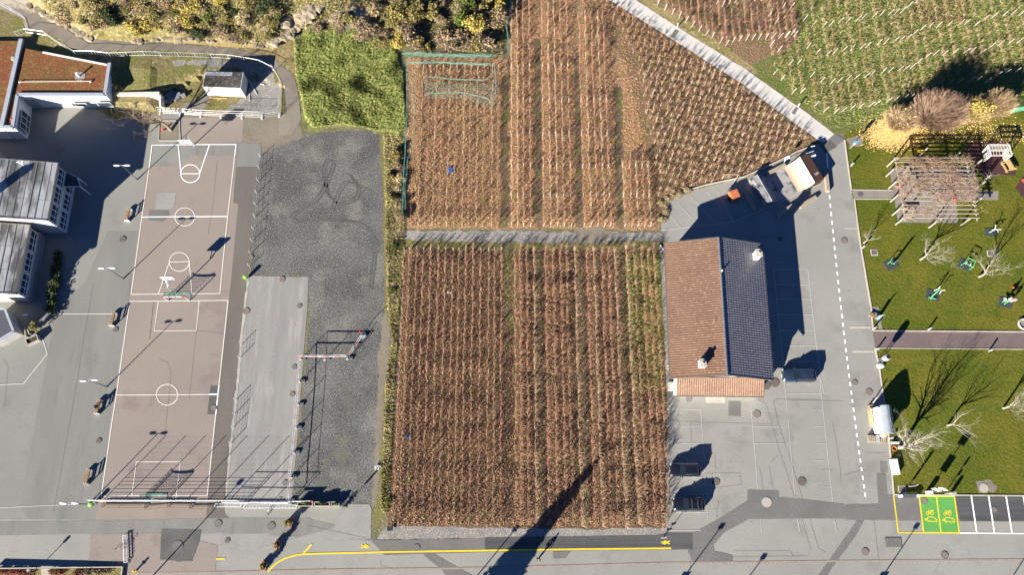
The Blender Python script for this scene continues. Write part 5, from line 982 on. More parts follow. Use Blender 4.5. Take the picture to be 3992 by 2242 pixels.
RW = [ZA(170, 335), ZA(255, 305), ZA(440, 330), ZA(580, 425), ZA(720, 510), ZA(880, 512), ZA(1045, 530), ZA(1205, 525), ZA(1365, 517), ZA(1525, 522), ZA2(75, 525), ZA2(240, 527), ZA2(398, 533), ZA2(550, 540), ZA2(708, 548), ZA2(858, 570), ZA2(1003, 598), ZA2(1133, 662)]; fence('walkway_railing', 'long white barred railing curving along the lower edge of the walkway', 'railing', RW, 1.1, .045, [.12, 1.08], MT['steel'], MT['frame_white'], .026, verticals=.4)
fence('mesh_panel_fence', 'grey mesh panel fence closing the right end of the hut terrace', 'fence', [ZA2(1133, 665), ZA2(1200, 780), ZA2(1198, 935), ZA2(1195, 1090)], 1.8, .035, [.12, 1.75], MT['steel'], MT['steel'], .025, verticals=.3)
TF = [ZA2(60, 1060), ZA2(250, 1070), ZA2(440, 1085), ZA2(632, 1092), ZA2(828, 1097), ZA2(1017, 1102), ZA2(1180, 1083)]; o = fence('temporary_fence', 'temporary mesh fence panels on concrete feet below the hut terrace', 'fence', TF, 1.8, .03, [.12, .6, 1.1, 1.75], MT['steel'], MT['steel'], .013, verticals=.3)
for p in TF: q = Vector(P(*p)) - o.location; m = MB(); m.box((q.x, q.y, .08), (.3, .75, .16)); m.build('foot', MT['conc'], o)
fence('mesh_fence', 'green mesh fence with pale posts at the right edge above the playground', 'fence', [ZP(1400, 362), ZP(1560, 338), ZP(1688, 312), (4040, 420)], 1.6, .04, [.05, 1.58], MT['green_net'], MT['post_white'], .02, net=(.05, 1.55, .09, .012), netmat=MT['green_net'])
# striped tape barrier round the rink
tp = [(1176, 1398), (1270, 1399), (1358, 1397), (1172, 1486), (1167, 1576), (1159, 1667), (1150, 1763), (1140, 1857), (1134, 1952)]
pos = ['at the upper rink corner', 'in the middle of the upper run', 'at the right end of the upper run', 'next below the upper rink corner'] + [f'{ORD[k]} from the top along the rink edge' for k in range(2, 7)]
for (x, y), l in zip(tp, pos):
    o = thing('barrier_stand', 'pale barrier stand on a dark ballast block ' + l, 'barrier stand', P(x, y), 0, 'barrier stands round the rink'); m = MB(); m.tube([(0, 0, .15), (0, 0, 2.1)], .04, 6); m.tube([(.35, 0, .2), (0, 0, 1.3)], .025, 5); m.build('post', MT['steel'], o); m = MB(); m.box((.28, 0, .13), (.8, .42, .26)); m.build('ballast', MT['dark_steel'], o, bevel=.03); m = MB(); m.box((-.1, -.22, .3), (.3, .22, .1)); m.build('foot', MT['conc'], o)
def tape(pts, z, label, lean=(0, 0)):
    w_ = [Vector(P(*p)) for p in pts]; b = w_[0].copy(); m = MB(); k = 0
    for a, c in zip(w_, w_[1:]):
        n = max(2, int((c - a).length / .7))
        for i in range(n):
            k += 1; m.mi = k % 2
            for dz, w in z: m.beam(a.lerp(c, i / n) - b + Vector((0, 0, dz)), a.lerp(c, (i + 1) / n) - b + Vector((0, 0, dz)), .05 if w else .03, w or .03)
    o = m.build('barrier_tape', (MT['frame_white'], MT['tape_red'])); o.location = b; tag(o, label, 'barrier tape')
tape(tp[:3], [(1.2, .12), (1.25, 0), (2.08, .1)], 'red and white tape along the upper run of barrier stands'); tape([tp[0]] + tp[3:], [(1.2, .08), (2.05, 0)], 'red and white tape along the rink edge barrier stands'); tape([(1360, 1395), (1412, 1316)], [(.4, .05), (1.2, .08)], 'red and white tape running from the upper barrier run to the leaning stand')
o = thing('barrier_stand', 'leaning red and white barrier stand at the end of the tape on the gravel', 'barrier stand', P(1412, 1312), 0, 'barrier stands round the rink'); m = MB(); m.tube([(0, 0, 0), (-.25, .6, 1.2), (-.1, .2, 3.4)], .05, 6); m.build('post', MT['red'], o); m = MB(); m.box((.2, 0, .15), (.9, .5, .3), .6); m.build('ballast', MT['coping'], o)
o = thing('barrier_beam', 'red and white barrier beam beside the first wooden planter', 'barrier', P(1142, 1958)); q = Vector(P(1225, 1956)) - o.location; m = MB()
for k in range(8): m.mi = 1 if k > 5 and k % 2 else 0; m.beam(q * (k / 8) + Vector((0, 0, .9)), q * ((k + 1) / 8) + Vector((0, 0, .9)), .1, .2)
m.build('beam', (MT['frame_white'], MT['red']), o); m = MB(); [m.beam(q * t + Vector((0, 0, 0)), q * t + Vector((0, 0, .85)), .07, .07) for t in (.04, .96)]; m.build('leg', MT['frame_white'], o)
# ---------------------------------------------------------------- bicycle racks
def rack(a, b, wd, mat, hoops, label, fill, rise=.35):
    A, B = Vector(P(*a)), Vector(P(*b)); o = thing('bicycle_rack', label, 'bicycle rack', A, 0, 'bicycle racks'); d = B - A; n = Vector((-d.y, d.x, 0)).normalized() * wd; m = MB(); z = Vector((0, 0, rise))
    for p, q in ((Vector(), d), (n, n + d), (Vector(), n), (d, d + n)): m.beam(p + z, q + z, .07, .07)
    for p in (Vector(), d, n, n + d): m.beam(p, p + z, .06, .06)
    m.build('frame', mat, o); m = MB()
    for i in range(1, hoops): p = d * (i / hoops); m.tube([p + z, p + n * .5 + z * 1.8, p + n + z], .03, 4, False)
    m.build('hoop', fill, o)
rust_ = SM('rack_brown', (.2, .13, .09), .7, .3)
for a, b, k in (((398, 1981), (566, 1981), 0), ((567, 1987), (655, 1980), 1), ((657, 1980), (745, 1981), 2), ((742, 1986), (830, 1985), 3)): rack(a, b, .5, rust_, 28 if k == 0 else 15, 'brown hooped bicycle rack along the ball net, ' + ['the long one at the left', 'the slanted one', 'the straight one between two others', 'the one at the right end'][k], rust_)
rack((841, 1978), (942, 1978), .38, MT['frame_white'], 8, 'white framed bicycle rack, the shorter one', MT['steel']); rack((953, 1983), (1157, 1983), .42, MT['frame_white'], 16, 'white framed bicycle rack, the longer one with a scooter in front', MT['steel']); rack((488, 2195), (484, 2090), -.42, MT['frame_white'], 9, 'white framed bicycle rack standing crosswise on the pavement', MT['steel'])
def cycle(px, py, rz, label, name='bicycle', r=.33, L=1.0, mat=None):
    o = thing(name, label, name, P(px, py), rz)
    for x in (-L / 2, L / 2): m = MB(); m.tube([(x + r * math.cos(a * .393), 0, r + r * math.sin(a * .393)) for a in range(17)], .025, 5, False); [m.tube([(x, 0, r), (x + r * math.cos(a), 0, r + r * math.sin(a))], .006, 3) for a in (0, 1.05, 2.1, 3.14, 4.2, 5.24)]; m.build('wheel', MT['black'], o)
    m = MB(); h = .85 if name == 'bicycle' else .75; m.tube([(-L / 2, 0, r), (-.1, 0, r), (L / 2 - .12, 0, h - .1), (-.18, 0, h - .15), (-L / 2, 0, r)], .025, 6); m.tube([(-.1, 0, r), (-.22, 0, h)], .022, 6); m.tube([(L / 2, 0, r), (L / 2 - .12, 0, h - .1), (L / 2 - .15, 0, h + .1)], .022, 6); m.build('frame', mat or MT['steel'], o)
    m = MB(); m.tube([(L / 2 - .1, -.28, h + .1), (L / 2 - .15, 0, h + .12), (L / 2 - .1, .28, h + .1)], .02, 6); m.build('handlebar', MT['black'], o); m = MB(); m.ball((-.24, 0, h + .03), (.14, .07, .04), 8, 5); m.build('saddle', MT['black'], o)
cycle(472, 2141, R(8), 'silver bicycle leaning across the crosswise bicycle rack'); cycle(1050, 1994, R(80), 'small white child scooter bike in front of the longer bicycle rack', 'scooter', .16, .75, MT['frame_white'])
# ---------------------------------------------------------------- planters and plants in them
def planter(px, py, rz, L, wd, h, mat, label, cat='planter'):
    o = thing('planter', label, cat, P(px, py), rz); m = MB()
    for s_ in (-1, 1): m.box((0, s_ * (wd / 2 - .05), h / 2), (L, .1, h)); m.box((s_ * (L / 2 - .05), 0, h / 2), (.1, wd - .203, h - .004))
    m.build('box', mat, o); m = MB(); m.box((0, 0, h * .4), (L - .22, wd - .22, h * .75)); m.build('soil', MT['soil_pot'], o); return o
def plant(px, py, z, rad, h, mat, label, n=260, seed=0, name='potted_plant', sy=1, rz=0, size=.13):
    o = thing(name, label, 'plant', (P(px, py)[0], P(px, py)[1], z), rz); o.scale = (1, sy, 1); foliage(random.Random(seed), rad, h, n, size, 6).build('foliage', mat, o); twigs(random.Random(seed), rad * .7, h * .8, 10, .012).build('stems', MT['twig'], o)
for k, (x, L) in enumerate(((1194, 2.1), (1260, 2.1), (1311, 1.1))):
    nm = ['the first, beside the striped barrier beam', 'the middle one', 'the short one at the right end'][k]
    planter(x, 1967, 0, L, .62, .75, MT['slab'], 'pale planter box at the rink corner, ' + nm); plant(x, 1966, .5, L * .42, .55, LM['green'], 'green planting in the pale planter box, ' + nm, 240, k, sy=.5 / L)
for k, (x, y) in enumerate(((1132, 2041), (1084, 2126), (1031, 2207))):
    nm = ['nearest the rink', 'in the middle of the three', 'nearest the street edge'][k]; rz = R(75)
    planter(x, y, rz, 1.0, .8, .55, MT['terra'], 'terracotta planter tub closing the street, ' + nm); plant(x, y, .4, .5, 1.25, LM['olive'], 'bushy plant in the terracotta tub ' + nm, 420, 20 + k, size=.14); plant(x, y - 3, 1.1, .35, .4, MT['yflower'] if k != 1 else LM['brown'], ('yellow flowers' if k != 1 else 'brown faded flowers') + ' topping the plant in the tub ' + nm, 120, 30 + k, 'flower_bunch', size=.1)
plant(1345, 1972, 0, .7, 1.0, MT['mat_dark'], 'dark bare twiggy shrub at the right end of the pale planter row', 120, 44, 'shrub'); 
o = thing('sign_post', 'slim post with a narrow panel beside the planter row', 'sign', P(1353, 1968)); m = MB(); m.cyl((0, 0, 0), .04, 1.7, 6); m.build('pole', MT['dark_steel'], o); m = MB(); m.box((0, 0, 1.95), (.3, .06, 1.0)); m.build('panel', MT['dark_steel'], o)
o = thing('sign_post', 'dark folded sign stand on the gravel margin at the corner of the lower vineyard', 'sign', P(1522, 2062)); m = MB(); m.cyl((.2, .1, 0), .03, 1.6, 6); m.build('pole', MT['dark_steel'], o); m = MB(); m.box((0, 0, .35), (.8, .6, .08), 0, .2); m.build('panel', MT['mat_dark'], o)
# concrete planter with bush, left
o = planter(136, 1329, R(28), 1.7, 1.0, .8, MT['slab'], 'pale concrete planter box at the corner of the school hedge'); plant(146, 1282, .0, .9, 2.2, LM['olive'], 'sunlit olive bush growing behind the pale concrete planter', 600, 50, 'shrub')
m = MB(); a, b = P(*Z5(250, 490)), P(*Z5(270, 525)); m.beam((a[0], a[1] + .8, .4), (b[0], b[1], .4), .14, .8); a, b = P(*Z5(288, 455)), P(*Z5(300, 500)); m.beam((a[0], a[1], .4), (b[0], b[1], .4), .14, .8); tag(m.build('planter_wall', MT['slab']), 'low pale walls behind the concrete planter box', 'wall')
o = thing('garden_light', 'small white leaf-shaped light over the dark school hedge', 'lamp', P(132, 1245)); m = MB(); m.cyl((0, 0, 0), .04, 2.2, 6); m.build('pole', MT['dark_steel'], o); m = MB(); m.ball((0, 0, 2.25), (.5, .12, .06), 10, 5); m.build('lamp_head', MT['lamp_white'], o)
hd = [(232, 985), (250, 985), (235, 1110), (222, 1215), (180, 1215), (185, 1150), (215, 1060)]
for k in range(14):
    t = k / 13; plant(235 - 30 * t + RNG.uniform(-8, 8), 1000 + 215 * t, 0, 1.0, 1.3, LM['dark'], 'dark hedge bush in the shaded strip beside the lower school wing', 320, 60 + k, 'hedge_bush')
    bpy.context.scene.objects[-1]
for ob in list(COL.objects):
    if ob.name.startswith('hedge_bush'): ob['group'] = 'hedge bushes beside the school'; ob['category'] = 'bush'
# hedge and kerb in the lower left corner
m = MB(); a, b, c__ = P(*Z7(-40, 1388)), P(*Z7(1160, 1375)), P(*Z7(1150, 1460)); m.beam((a[0], a[1], .45), (b[0], b[1], .18), .14, .36); m.beam((b[0], b[1], .18), (c__[0], c__[1] - 1.5, .18), .14, .34); tag(m.build('garden_wall', MT['curb']), 'low garden wall along the hedge in the lower left corner', 'wall')
for k, (x, w) in enumerate(((30, 60), (150, 60), (270, 60), (540, 50), (740, 60), (860, 60), (980, 60))):
    plant(Z7(x, 0)[0], Z7(0, 1425)[1], 0, 1.4, .55, MT['rflower'] if k in (0, 1, 2, 3, 4) else LM['brown'], ['red autumn hedge plant behind the low garden wall', 'brown green hedge plant at the right end of the low garden wall'][k > 4], 480, 80 + k, 'hedge_plant', .55, size=.12)
for ob in list(COL.objects):
    if ob.name.startswith('hedge_plant'): ob['group'] = 'hedge plants behind the garden wall'
sheet('garden_bed_low', [Z7(-60, 1395), Z7(1145, 1385), Z7(1140, 1700), Z7(-60, 1700)], 6, MT['verge']); sheet('garden_step', [Z7(390, 1393), Z7(480, 1392), Z7(490, 1700), Z7(390, 1700)], 7, MT['slab'])
o = thing('garden_lamp', 'low garden lamp with a square head in the lower left hedge', 'lamp', P(*Z7(350, 1400))); m = MB(); m.cyl((0, 0, 0), .05, 1.9, 6); m.build('pole', MT['dark_steel'], o); m = MB(); m.box((0, 0, 2.0), (.3, .3, .35), .7); m.build('lamp_head', MT['steel'], o)
o = thing('hydrant', 'yellow fire hydrant on the pavement in the lower left', 'hydrant', P(*Z7(1280, 1410))); m = MB(); m.cyl((0, 0, 0), .13, .75, 10); m.ball((0, 0, .78), (.16, .16, .14), 10, 6); m.build('body', MT['ylamp'], o); m = MB(); [m.tube([(0, 0, .55), (.26 * math.cos(a), .26 * math.sin(a), .55)], .07, 8) for a in (0, 2.1, 4.2)]; m.build('nozzle', MT['ylamp'], o)
def bin_(px, py, label): o = thing('litter_bin', label, 'litter bin', P(px, py)); m = MB(); m.tube([(0, 0, .25), (0, 0, .95)], [.24, .3], 12); m.build('body', MT['green_plastic'], o); m = MB(); m.ball((0, 0, .97), (.32, .32, .12), 12, 5); m.build('lid', MT['green_plastic'], o); m = MB(); m.cyl((.3, .05, 0), .04, 1.1, 6); m.build('post', MT['steel'], o)
bin_(365, 1969, 'bright green litter bin at the left end of the ball net'); bin_(962, 1087, 'bright green litter bin at the top corner of the rink')
# ---------------------------------------------------------------- manholes
MH = [(Z3(1155, 922), .42, 0, 'beside the shadow edge below the shaded bench'), (Z5(1087, 447), .32, 0, 'next to the second bench'), (Z5(580, 250), .28, 0, 'at the foot of the school hedge'), (Z7(930, 186), .3, 0, 'left of the lower court line'), (Z6(1112, 272), .42, 1, 'on the rink edge below the green bin'), (Z6(805, 1185), .36, 1, 'on the dark court patch'), (Z4(1398, 1212), .32, 1, 'at the foot of the low wire fence'), (Z4(1690, 1420), .35, 1, 'at the top of the rink slab'), (Z6(1610, 224), .3, 2, 'pale on the rink beside the gravel'), (Z6(1563, 798), .3, 2, 'pale on the rink below the barrier run'), (Z6(1543, 1054), .3, 2, 'dark lid on the rink'), (Z8(1235, 580), .3, 2, 'pale at the lower end of the rink'), (Z8(605, 965), .45, 2, 'on the street below the rink'), (Z8(1105, 988), .45, 2, 'on the street left of the first terracotta tub'), (Z8(692, 1125), .3, 0, 'small dark on the pale apron'), (Z8(222, 1180), .7, 2, 'large on the square dark road patch'),
      ((1200 + 1022 / 2.411, 1642 + 1192 / 2.411), .42, 2, 'on the cycle strip'), ((1450 + 272 / 2.411, 600 + 780 / 2.411), .45, 1, 'on the weeds at the left end of the vineyard track'), (ZD(448, 374), .32, 1, 'in front of the lean-to'), (ZD(1253, 222), .6, 0, 'large beside the dark blue car'), (ZD(1172, 250), .55, 0, 'at the corner of the lean-to'), (ZD(1085, 517), .45, 1, 'in the marked bay in front of the lean-to'), (ZE(702, 572), .45, 0, 'in the shadow of the roof-barred car'), (ZE(1508, 570), .5, 0, 'with broken edges in the middle of the car park'), (ZE(1178, 765), .6, 3, 'pale on the dark trench'), (ZF(195, 1231), .42, 1, 'on the street below the lane dashes'), (ZF(940, 1263), .42, 1, 'on the street below the green bays'), (ZF(748, 752), .4, 1, 'on the first green bay'), (ZF(1408, 835), .35, 2, 'on the dark parking bays'), (ZF(1310, 630), .55, 3, 'pale on the worn lawn above the parking bays'), (ZG(95, 944), .33, 1, 'on the lane dashes above the kiosk'), (ZG(230, 1033), .42, 1, 'right of the lane dashes above the kiosk'), (ZH(-5, 815), .42, 1, 'on the road beside the smallest tree'), (ZH(147, 380), .35, 0, 'on the paved path to the pergola'), (ZP(-470, 720), .35, 1, 'at the foot of the pale path'), (Z7(1207, 1327), .2, 0, 'small at the foot of the crosswise rack'), (ZC(1305, 75), .3, 0, 'in the shade behind the tiled hall')]
mm = [MT['iron'], MT['iron_pale'], MT['patch_mid'], MT['slab']]; rings = {}
for (x, y), r_, mi, l in MH:
    p = P(x, y); key = (round(r_, 2), mi)
    if key not in rings: m = MB(); m.cyl((0, 0, 0), r_, .085, 20); m2 = MB(); m2.cyl((0, 0, 0), r_ + .07, .08, 20); rings[key] = (m.mesh('cover', mm[mi]), m2.mesh('frame', MT['patch'] if mi != 3 else MT['slab']))
    o = put('manhole_cover', rings[key][0]); o.location = (p[0], p[1], 0); tag(o, 'round manhole cover ' + l, 'manhole cover', 'manhole covers'); put('frame', rings[key][1], o)
p = P(*ZP(-470 + 357, 720)); 
o = thing('road_grate', 'long four-panel metal grate in the street below the yellow bay', 'grate', P(*ZF(458, 1143))); [(lambda m: (m.box((-.83 + .55 * k, 0, .04), (.52, 1.2, .09)), m.build('panel', MT['patch_mid'], o)))(MB()) for k in range(4)]
for (x, y), l in ((ZF(540, 645), 'beside the dark bench'), (ZH(278, 928), 'below the sapling'), (ZH(1372, 938), 'rough one by the leaning tree')):
    m = MB(); p = P(x, y); m.box((0, 0, .04), (.8, .75, .09)); o = m.build('drain_grate', MT['iron']); o.location = p; tag(o, 'square drain grate in the lawn ' + l, 'grate', 'drain grates in the lawn'); m = MB(); m.box((0, 0, .03), (1.0, .95, .08)); m.build('frame', MT['conc'], o)
mk = [(x, y) for y, xs in ((14, (1228, 1415, 1605)), (302, (1203, 1392, 1580)), (405, (1190, 1382, 1572)), (550, (1176, 1368, 1560)), (710, (1161, 1353, 1550)), (868, (1146, 1340, 1536)), (1030, (1130, 1328, 1522)), (1195, (1115, 1312, 1510)), (1358, (1098, 1292, 1497))) for x in xs]
m = MB()
for x, y in mk: p = P(*Z6(x, y)); m.box((p[0], p[1], .032), (.2, .2, .01))
for x, y in ((775, 400), (765, 487), (800, 660), (1018, 500), (1003, 660), (1220, 500), (1208, 660), (1230, 382), (1243, 216), (825, 383), (1040, 216)): p = P(*Z8(x, y)); m.box((p[0], p[1], .032), (.24, .2, .01))
o = m.build('rink_marks', SM('rust_mark', (.33, .2, .13), .9)); o['kind'] = 'structure'
# ================================================================ CARS
MT['car_black'] = SM('black_car_paint', (.008, .009, .012), .22, 0, .5, 0, 1, 1.0); MT['car_blue'] = SM('dark_blue_car_paint', (.018, .03, .055), .25, .1, .5, 0, 1, 1.0)
MT['car_glass'] = SM('car_glass', (.008, .012, .015), .05, 0, .7, 0); MT['tyre'] = SM('tyre', (.02, .02, .02), .9); MT['chrome'] = SM('chrome', (.7, .7, .7), .15, .9); MT['head_l'] = SM('headlight', (.6, .62, .62), .15, .1); MT['tail_l'] = SM('taillight', (.35, .02, .02), .3)
def car(px, py, rz, paint, L, W, H, label, bars=False, rails=False):
    o = thing('parked_car', label, 'car', P(px, py), rz, 'cars in the car park'); w = W / 2; b = MB()
    st = [(.5, .60, .30, .60), (.485, .80, .24, .72), (.44, .93, .2, .80), (.36, .985, .2, .87), (.24, 1, .2, .94), (.0, 1, .2, .97), (-.25, 1, .2, .99), (-.4, .985, .22, 1.0), (-.465, .93, .26, .98), (-.495, .82, .34, .88)]
    ring_ = []; q = H / 1.5
    for x, hw, z0, z1 in st:
        h_ = hw * w; zt = z1 * q; x *= L
        ring_.append([(x, -h_ * .92, z0), (x, -h_, z0 + .18), (x, -h_, zt * .78), (x, -h_ * .95, zt * .95), (x, -h_ * .72, zt + .03), (x, 0, zt + .055), (x, h_ * .72, zt + .03), (x, h_ * .95, zt * .95), (x, h_, zt * .78), (x, h_, z0 + .18), (x, h_ * .92, z0)])
    n = 11; b.add([p for r_ in ring_ for p in r_], [(i * n + j, (i + 1) * n + j, (i + 1) * n + (j + 1) % n, i * n + (j + 1) % n) for i in range(len(st) - 1) for j in range(n)] + [tuple(range(n)), tuple(range(len(st) * n - 1, (len(st) - 1) * n - 1, -1))])
    b.build('body', paint, o, smooth=True)
    zb = .96 * q; zr = H; A = [(.2 * L, .86 * w), (-.44 * L, .86 * w)]; Rf = [(.035 * L, .69 * w), (-.37 * L, .67 * w)]
    c = lambda x, y, z: (x, y, z)
    fb = [c(A[0][0], -A[0][1], zb), c(A[0][0], A[0][1], zb), c(A[1][0], A[1][1], zb), c(A[1][0], -A[1][1], zb)]; ft = [c(Rf[0][0], -Rf[0][1], zr - .06), c(Rf[0][0], Rf[0][1], zr - .06), c(Rf[1][0], Rf[1][1], zr - .04), c(Rf[1][0], -Rf[1][1], zr - .04)]
    for nm, i, j in (('windshield', 0, 1), ('side_window', 1, 2), ('rear_window', 2, 3), ('side_window', 3, 0)):
        m = MB(); f0, f1, t1, t0 = map(Vector, (fb[i], fb[j], ft[j], ft[i])); m.add([f0, f1, t1, t0], [(0, 1, 2, 3)]); m.build(nm, MT['car_glass'], o)
    m = MB(); r_ = MB(); nx_, ny_ = 6, 5; vs = []
    for i in range(nx_ + 1):
        t = i / nx_; x = Rf[0][0] + (Rf[1][0] - Rf[0][0]) * t
        for j in range(ny_ + 1): u = j / ny_ * 2 - 1; vs.append((x, u * (Rf[0][1] + .03), zr - .06 + .06 * (1 - u * u) ** .6 * math.sin(math.pi * (.18 + .7 * t))))
    m.add(vs, [(i * (ny_ + 1) + j, (i + 1) * (ny_ + 1) + j, (i + 1) * (ny_ + 1) + j + 1, i * (ny_ + 1) + j + 1) for i in range(nx_) for j in range(ny_)]); ro = m.build('roof', paint, o, smooth=True)
    m = MB()
    for i in range(4): m.beam(fb[i], ft[i], .09, .05)
    for s_ in (-1, 1): m.beam((-.16 * L, s_ * .865 * w, zb), (-.15 * L, s_ * .69 * w, zr - .05), .09, .04); m.beam((Rf[0][0], s_ * Rf[0][1], zr - .05), (Rf[1][0], s_ * Rf[1][1], zr - .04), .06, .05)
    m.build('pillar', paint, o)
    for x in (.31, -.30):
        for s_ in (-1, 1): m = MB(); m.tube([(x * L, s_ * (w - .2), .32), (x * L, s_ * (w + .005), .32)], .32, 18); wh = m.build('wheel', MT['tyre'], o); m = MB(); m.tube([(x * L, s_ * (w - .02), .32), (x * L, s_ * (w + .015), .32)], .2, 12); m.build('rim', MT['chrome'], wh)
    for s_ in (-1, 1):
        m = MB(); m.ball((.462 * L, s_ * .72 * w, .66 * q), (.13, .2, .09), 10, 6); m.build('headlight', MT['head_l'], o); m = MB(); m.ball((-.478 * L, s_ * .76 * w, .82 * q), (.07, .16, .13), 10, 6); m.build('taillight', MT['tail_l'], o)
        m = MB(); m.ball((.13 * L, s_ * (w + .1), 1.0 * q), (.09, .13, .08), 8, 5); m.build('mirror', paint, o)
    m = MB(); m.box((.503 * L, 0, .42), (.03, .5, .11)); m.build('number_plate', MT['frame_white'], o); m = MB(); m.box((.497 * L, 0, .6 * q), (.03, .8, .12)); m.build('grille', MT['chrome'], o)
    m = MB(); m.tube([(-.33 * L, 0, zr - .02), (-.36 * L, 0, zr + .12)], .012, 4); m.build('aerial', MT['black'], ro)
    if bars: m = MB(); [m.beam((x * L, -.7 * w, zr + .06), (x * L, .7 * w, zr + .06), .07, .04) for x in (-.06, -.25)]; m.build('roof_bar', MT['chrome'], o)
    if rails: m = MB(); [m.beam((Rf[0][0] - .1, s_ * .62 * w, zr + .03), (Rf[1][0], s_ * .62 * w, zr + .03), .04, .04) for s_ in (-1, 1)]; m.build('roof_rail', MT['chrome'], o)
car(2668, 1834, R(180), MT['car_black'], 4.15, 1.8, 1.52, 'black hatchback with a plain roof parked beside the vineyard', rails=True)
car(2681, 1967, R(180), MT['car_black'], 4.2, 1.78, 1.5, 'black car with two pale roof bars parked beside the vineyard', bars=True)
car(3108, 1468, R(180), MT['car_blue'], 4.7, 1.85, 1.68, 'dark blue estate car parked beside the tiled hall')
# ================================================================ CAR PARK OBJECTS
o = thing('skate_ramp', 'two quarter pipes with a flat bed forming a skate ramp behind the tiled hall', 'skate ramp', P(*ZB(1340, 520)), R(22.5)); q0 = Vector(P(*ZB(1060, 520))); q1 = Vector(P(*ZB(1500, 340))); dirx = (q1 - q0).normalized(); o.rotation_euler = (0, 0, math.atan2(dirx.y, dirx.x))
Wd = 4.7; c0 = Vector(P(*ZB(1340, 510))); o.location = c0; xl, xr = -4.6, 4.4; hR = 1.75
def qpipe(x0, x1, hh, name, mat, deck_w):
    n = 12; s_ = 1 if x1 > x0 else -1; m = MB(); vs = []
    for i in range(n + 1):
        t = i / n; x = x0 + (x1 - x0) * t; z = .06 + hh * (1 - math.sqrt(max(0, 1 - t * t * .92))) / (1 - math.sqrt(.08))
        vs += [(x, -Wd / 2, z), (x, Wd / 2, z), (x, -Wd / 2, 0), (x, Wd / 2, 0)]
    f = []
    for i in range(n): a = 4 * i; f += [(a, a + 4, a + 5, a + 1), (a + 2, a + 6, a + 4, a), (a + 1, a + 5, a + 7, a + 3)]
    f += [(4 * n, 4 * n + 2, 4 * n + 3, 4 * n + 1)]; m.add(vs, f); r_ = m.build(name, mat, o)
    m = MB(); m.tube([(x1, -Wd / 2, hh + .07), (x1, Wd / 2, hh + .07)], .04, 6); m.build('coping', MT['steel'], r_)
    m = MB(); m.box((x1 + s_ * deck_w / 2 + s_ * .02, 0, hh / 2), (deck_w, Wd - .01, hh + .05)); m.build('deck', MT['rust'] if s_ > 0 else MT['ply_grey'], r_)
    return r_
rp = qpipe(1.2, 3.4, hR, 'sunlit_quarter_pipe', MT['ply'], 1.5); lp_ = qpipe(-1.7, -3.9, 1.5, 'shaded_quarter_pipe', MT['ply_grey'], .9)
m = MB(); m.box((-.25, 0, .03), (2.9, Wd - .02, .06)); m.build('flat_bed', MT['ply_grey'], o); m = MB()
for a, b in (((4.1, -.9), (4.1, -.55)), ((4.1, -.9), (4.3, -.9)), ((4.3, -.9), (4.3, -.6)), ((4.45, -.95), (4.45, -.5)), ((4.35, -.8), (4.55, -.8)), ((4.35, -.65), (4.55, -.65)), ((4.6, -.9), (4.6, -.5)), ((4.6, -.9), (4.75, -.7))): m.beam((a[0], a[1] - .4, hR + .035), (b[0], b[1] - .4, hR + .035), .05, .02)
m.build('graffiti', MT['worn_line'], o)
def timber(a, b, label, w=.55, h=.6, n=3):
    A, B = Vector(P(*a)), Vector(P(*b)); o = thing('timber_block', label, 'timber bench', A, math.atan2((B - A).y, (B - A).x), 'timber bench blocks around the skate ramp'); L = (B - A).length; m = MB()
    for k in range(n): m.box((L / 2, (k - (n - 1) / 2) * w / n, h / 2), (L - .05 * (k % 2), w / n - .02, h))
    m.build('beams', MT['wood_grey'], o); m = MB(); [m.box((L * t, 0, .05), (.2, w + .15, .1)) for t in (.12, .88)]; m.build('foot', MT['wood_grey'], o)
timber(ZB(1175, 440), ZB(1345, 352), 'timber bench block behind the skate ramp at the vineyard edge'); timber(ZB(975, 625), ZB(1070, 770), 'timber bench block standing between the orange machine and the skate ramp'); timber(ZB(1270, 830), ZB(1415, 735), 'timber bench block in the hall shadow below the skate ramp'); timber(ZB(1480, 745), ZB(1635, 655), 'sunlit timber bench block below the right end of the skate ramp'); timber((3217, 683), (3224, 750), 'timber bench block lying on the dashed lane line', .5)
o = thing('recycling_container', 'white four-slot recycling container at the top of the car park', 'container', P(*ZB(1560, 290)), R(20)); m = MB(); m.box((0, 0, .85), (1.35, .85, 1.7)); m.build('body', MT['frame_white'], o, bevel=.04); [(lambda m: (m.box((-.45 + .3 * k, .0, 1.72), (.2, .5, .06)), m.build('slot', MT['black'], o)))(MB()) for k in range(4)]
[(lambda m: (m.box((-.45 + .3 * k, -.44, 1.0), (.24, .03, .9)), m.build('panel', MT['sign_blue'] if k == 1 else MT['coping'], o)))(MB()) for k in range(4)]
o = thing('sign_board', 'white sign board on a post at the vineyard edge behind the skate ramp', 'sign', P(*ZB(1335, 325)), R(20)); m = MB(); m.cyl((0, 0, 0), .045, 1.6, 6); m.build('post', MT['frame_white'], o); m = MB(); m.box((0, 0, 1.75), (.85, .05, .55), 0, 0, R(-25)); m.build('panel', MT['frame_white'], o)
o = thing('sign_board', 'thin white marker sign beside the recycling container', 'sign', P(*ZB(1590, 198)), R(10)); m = MB(); m.cyl((0, 0, 0), .04, 1.0, 6); m.build('post', MT['frame_white'], o); m = MB(); m.box((0, 0, 1.1), (.6, .05, .2)); m.build('panel', MT['frame_white'], o)
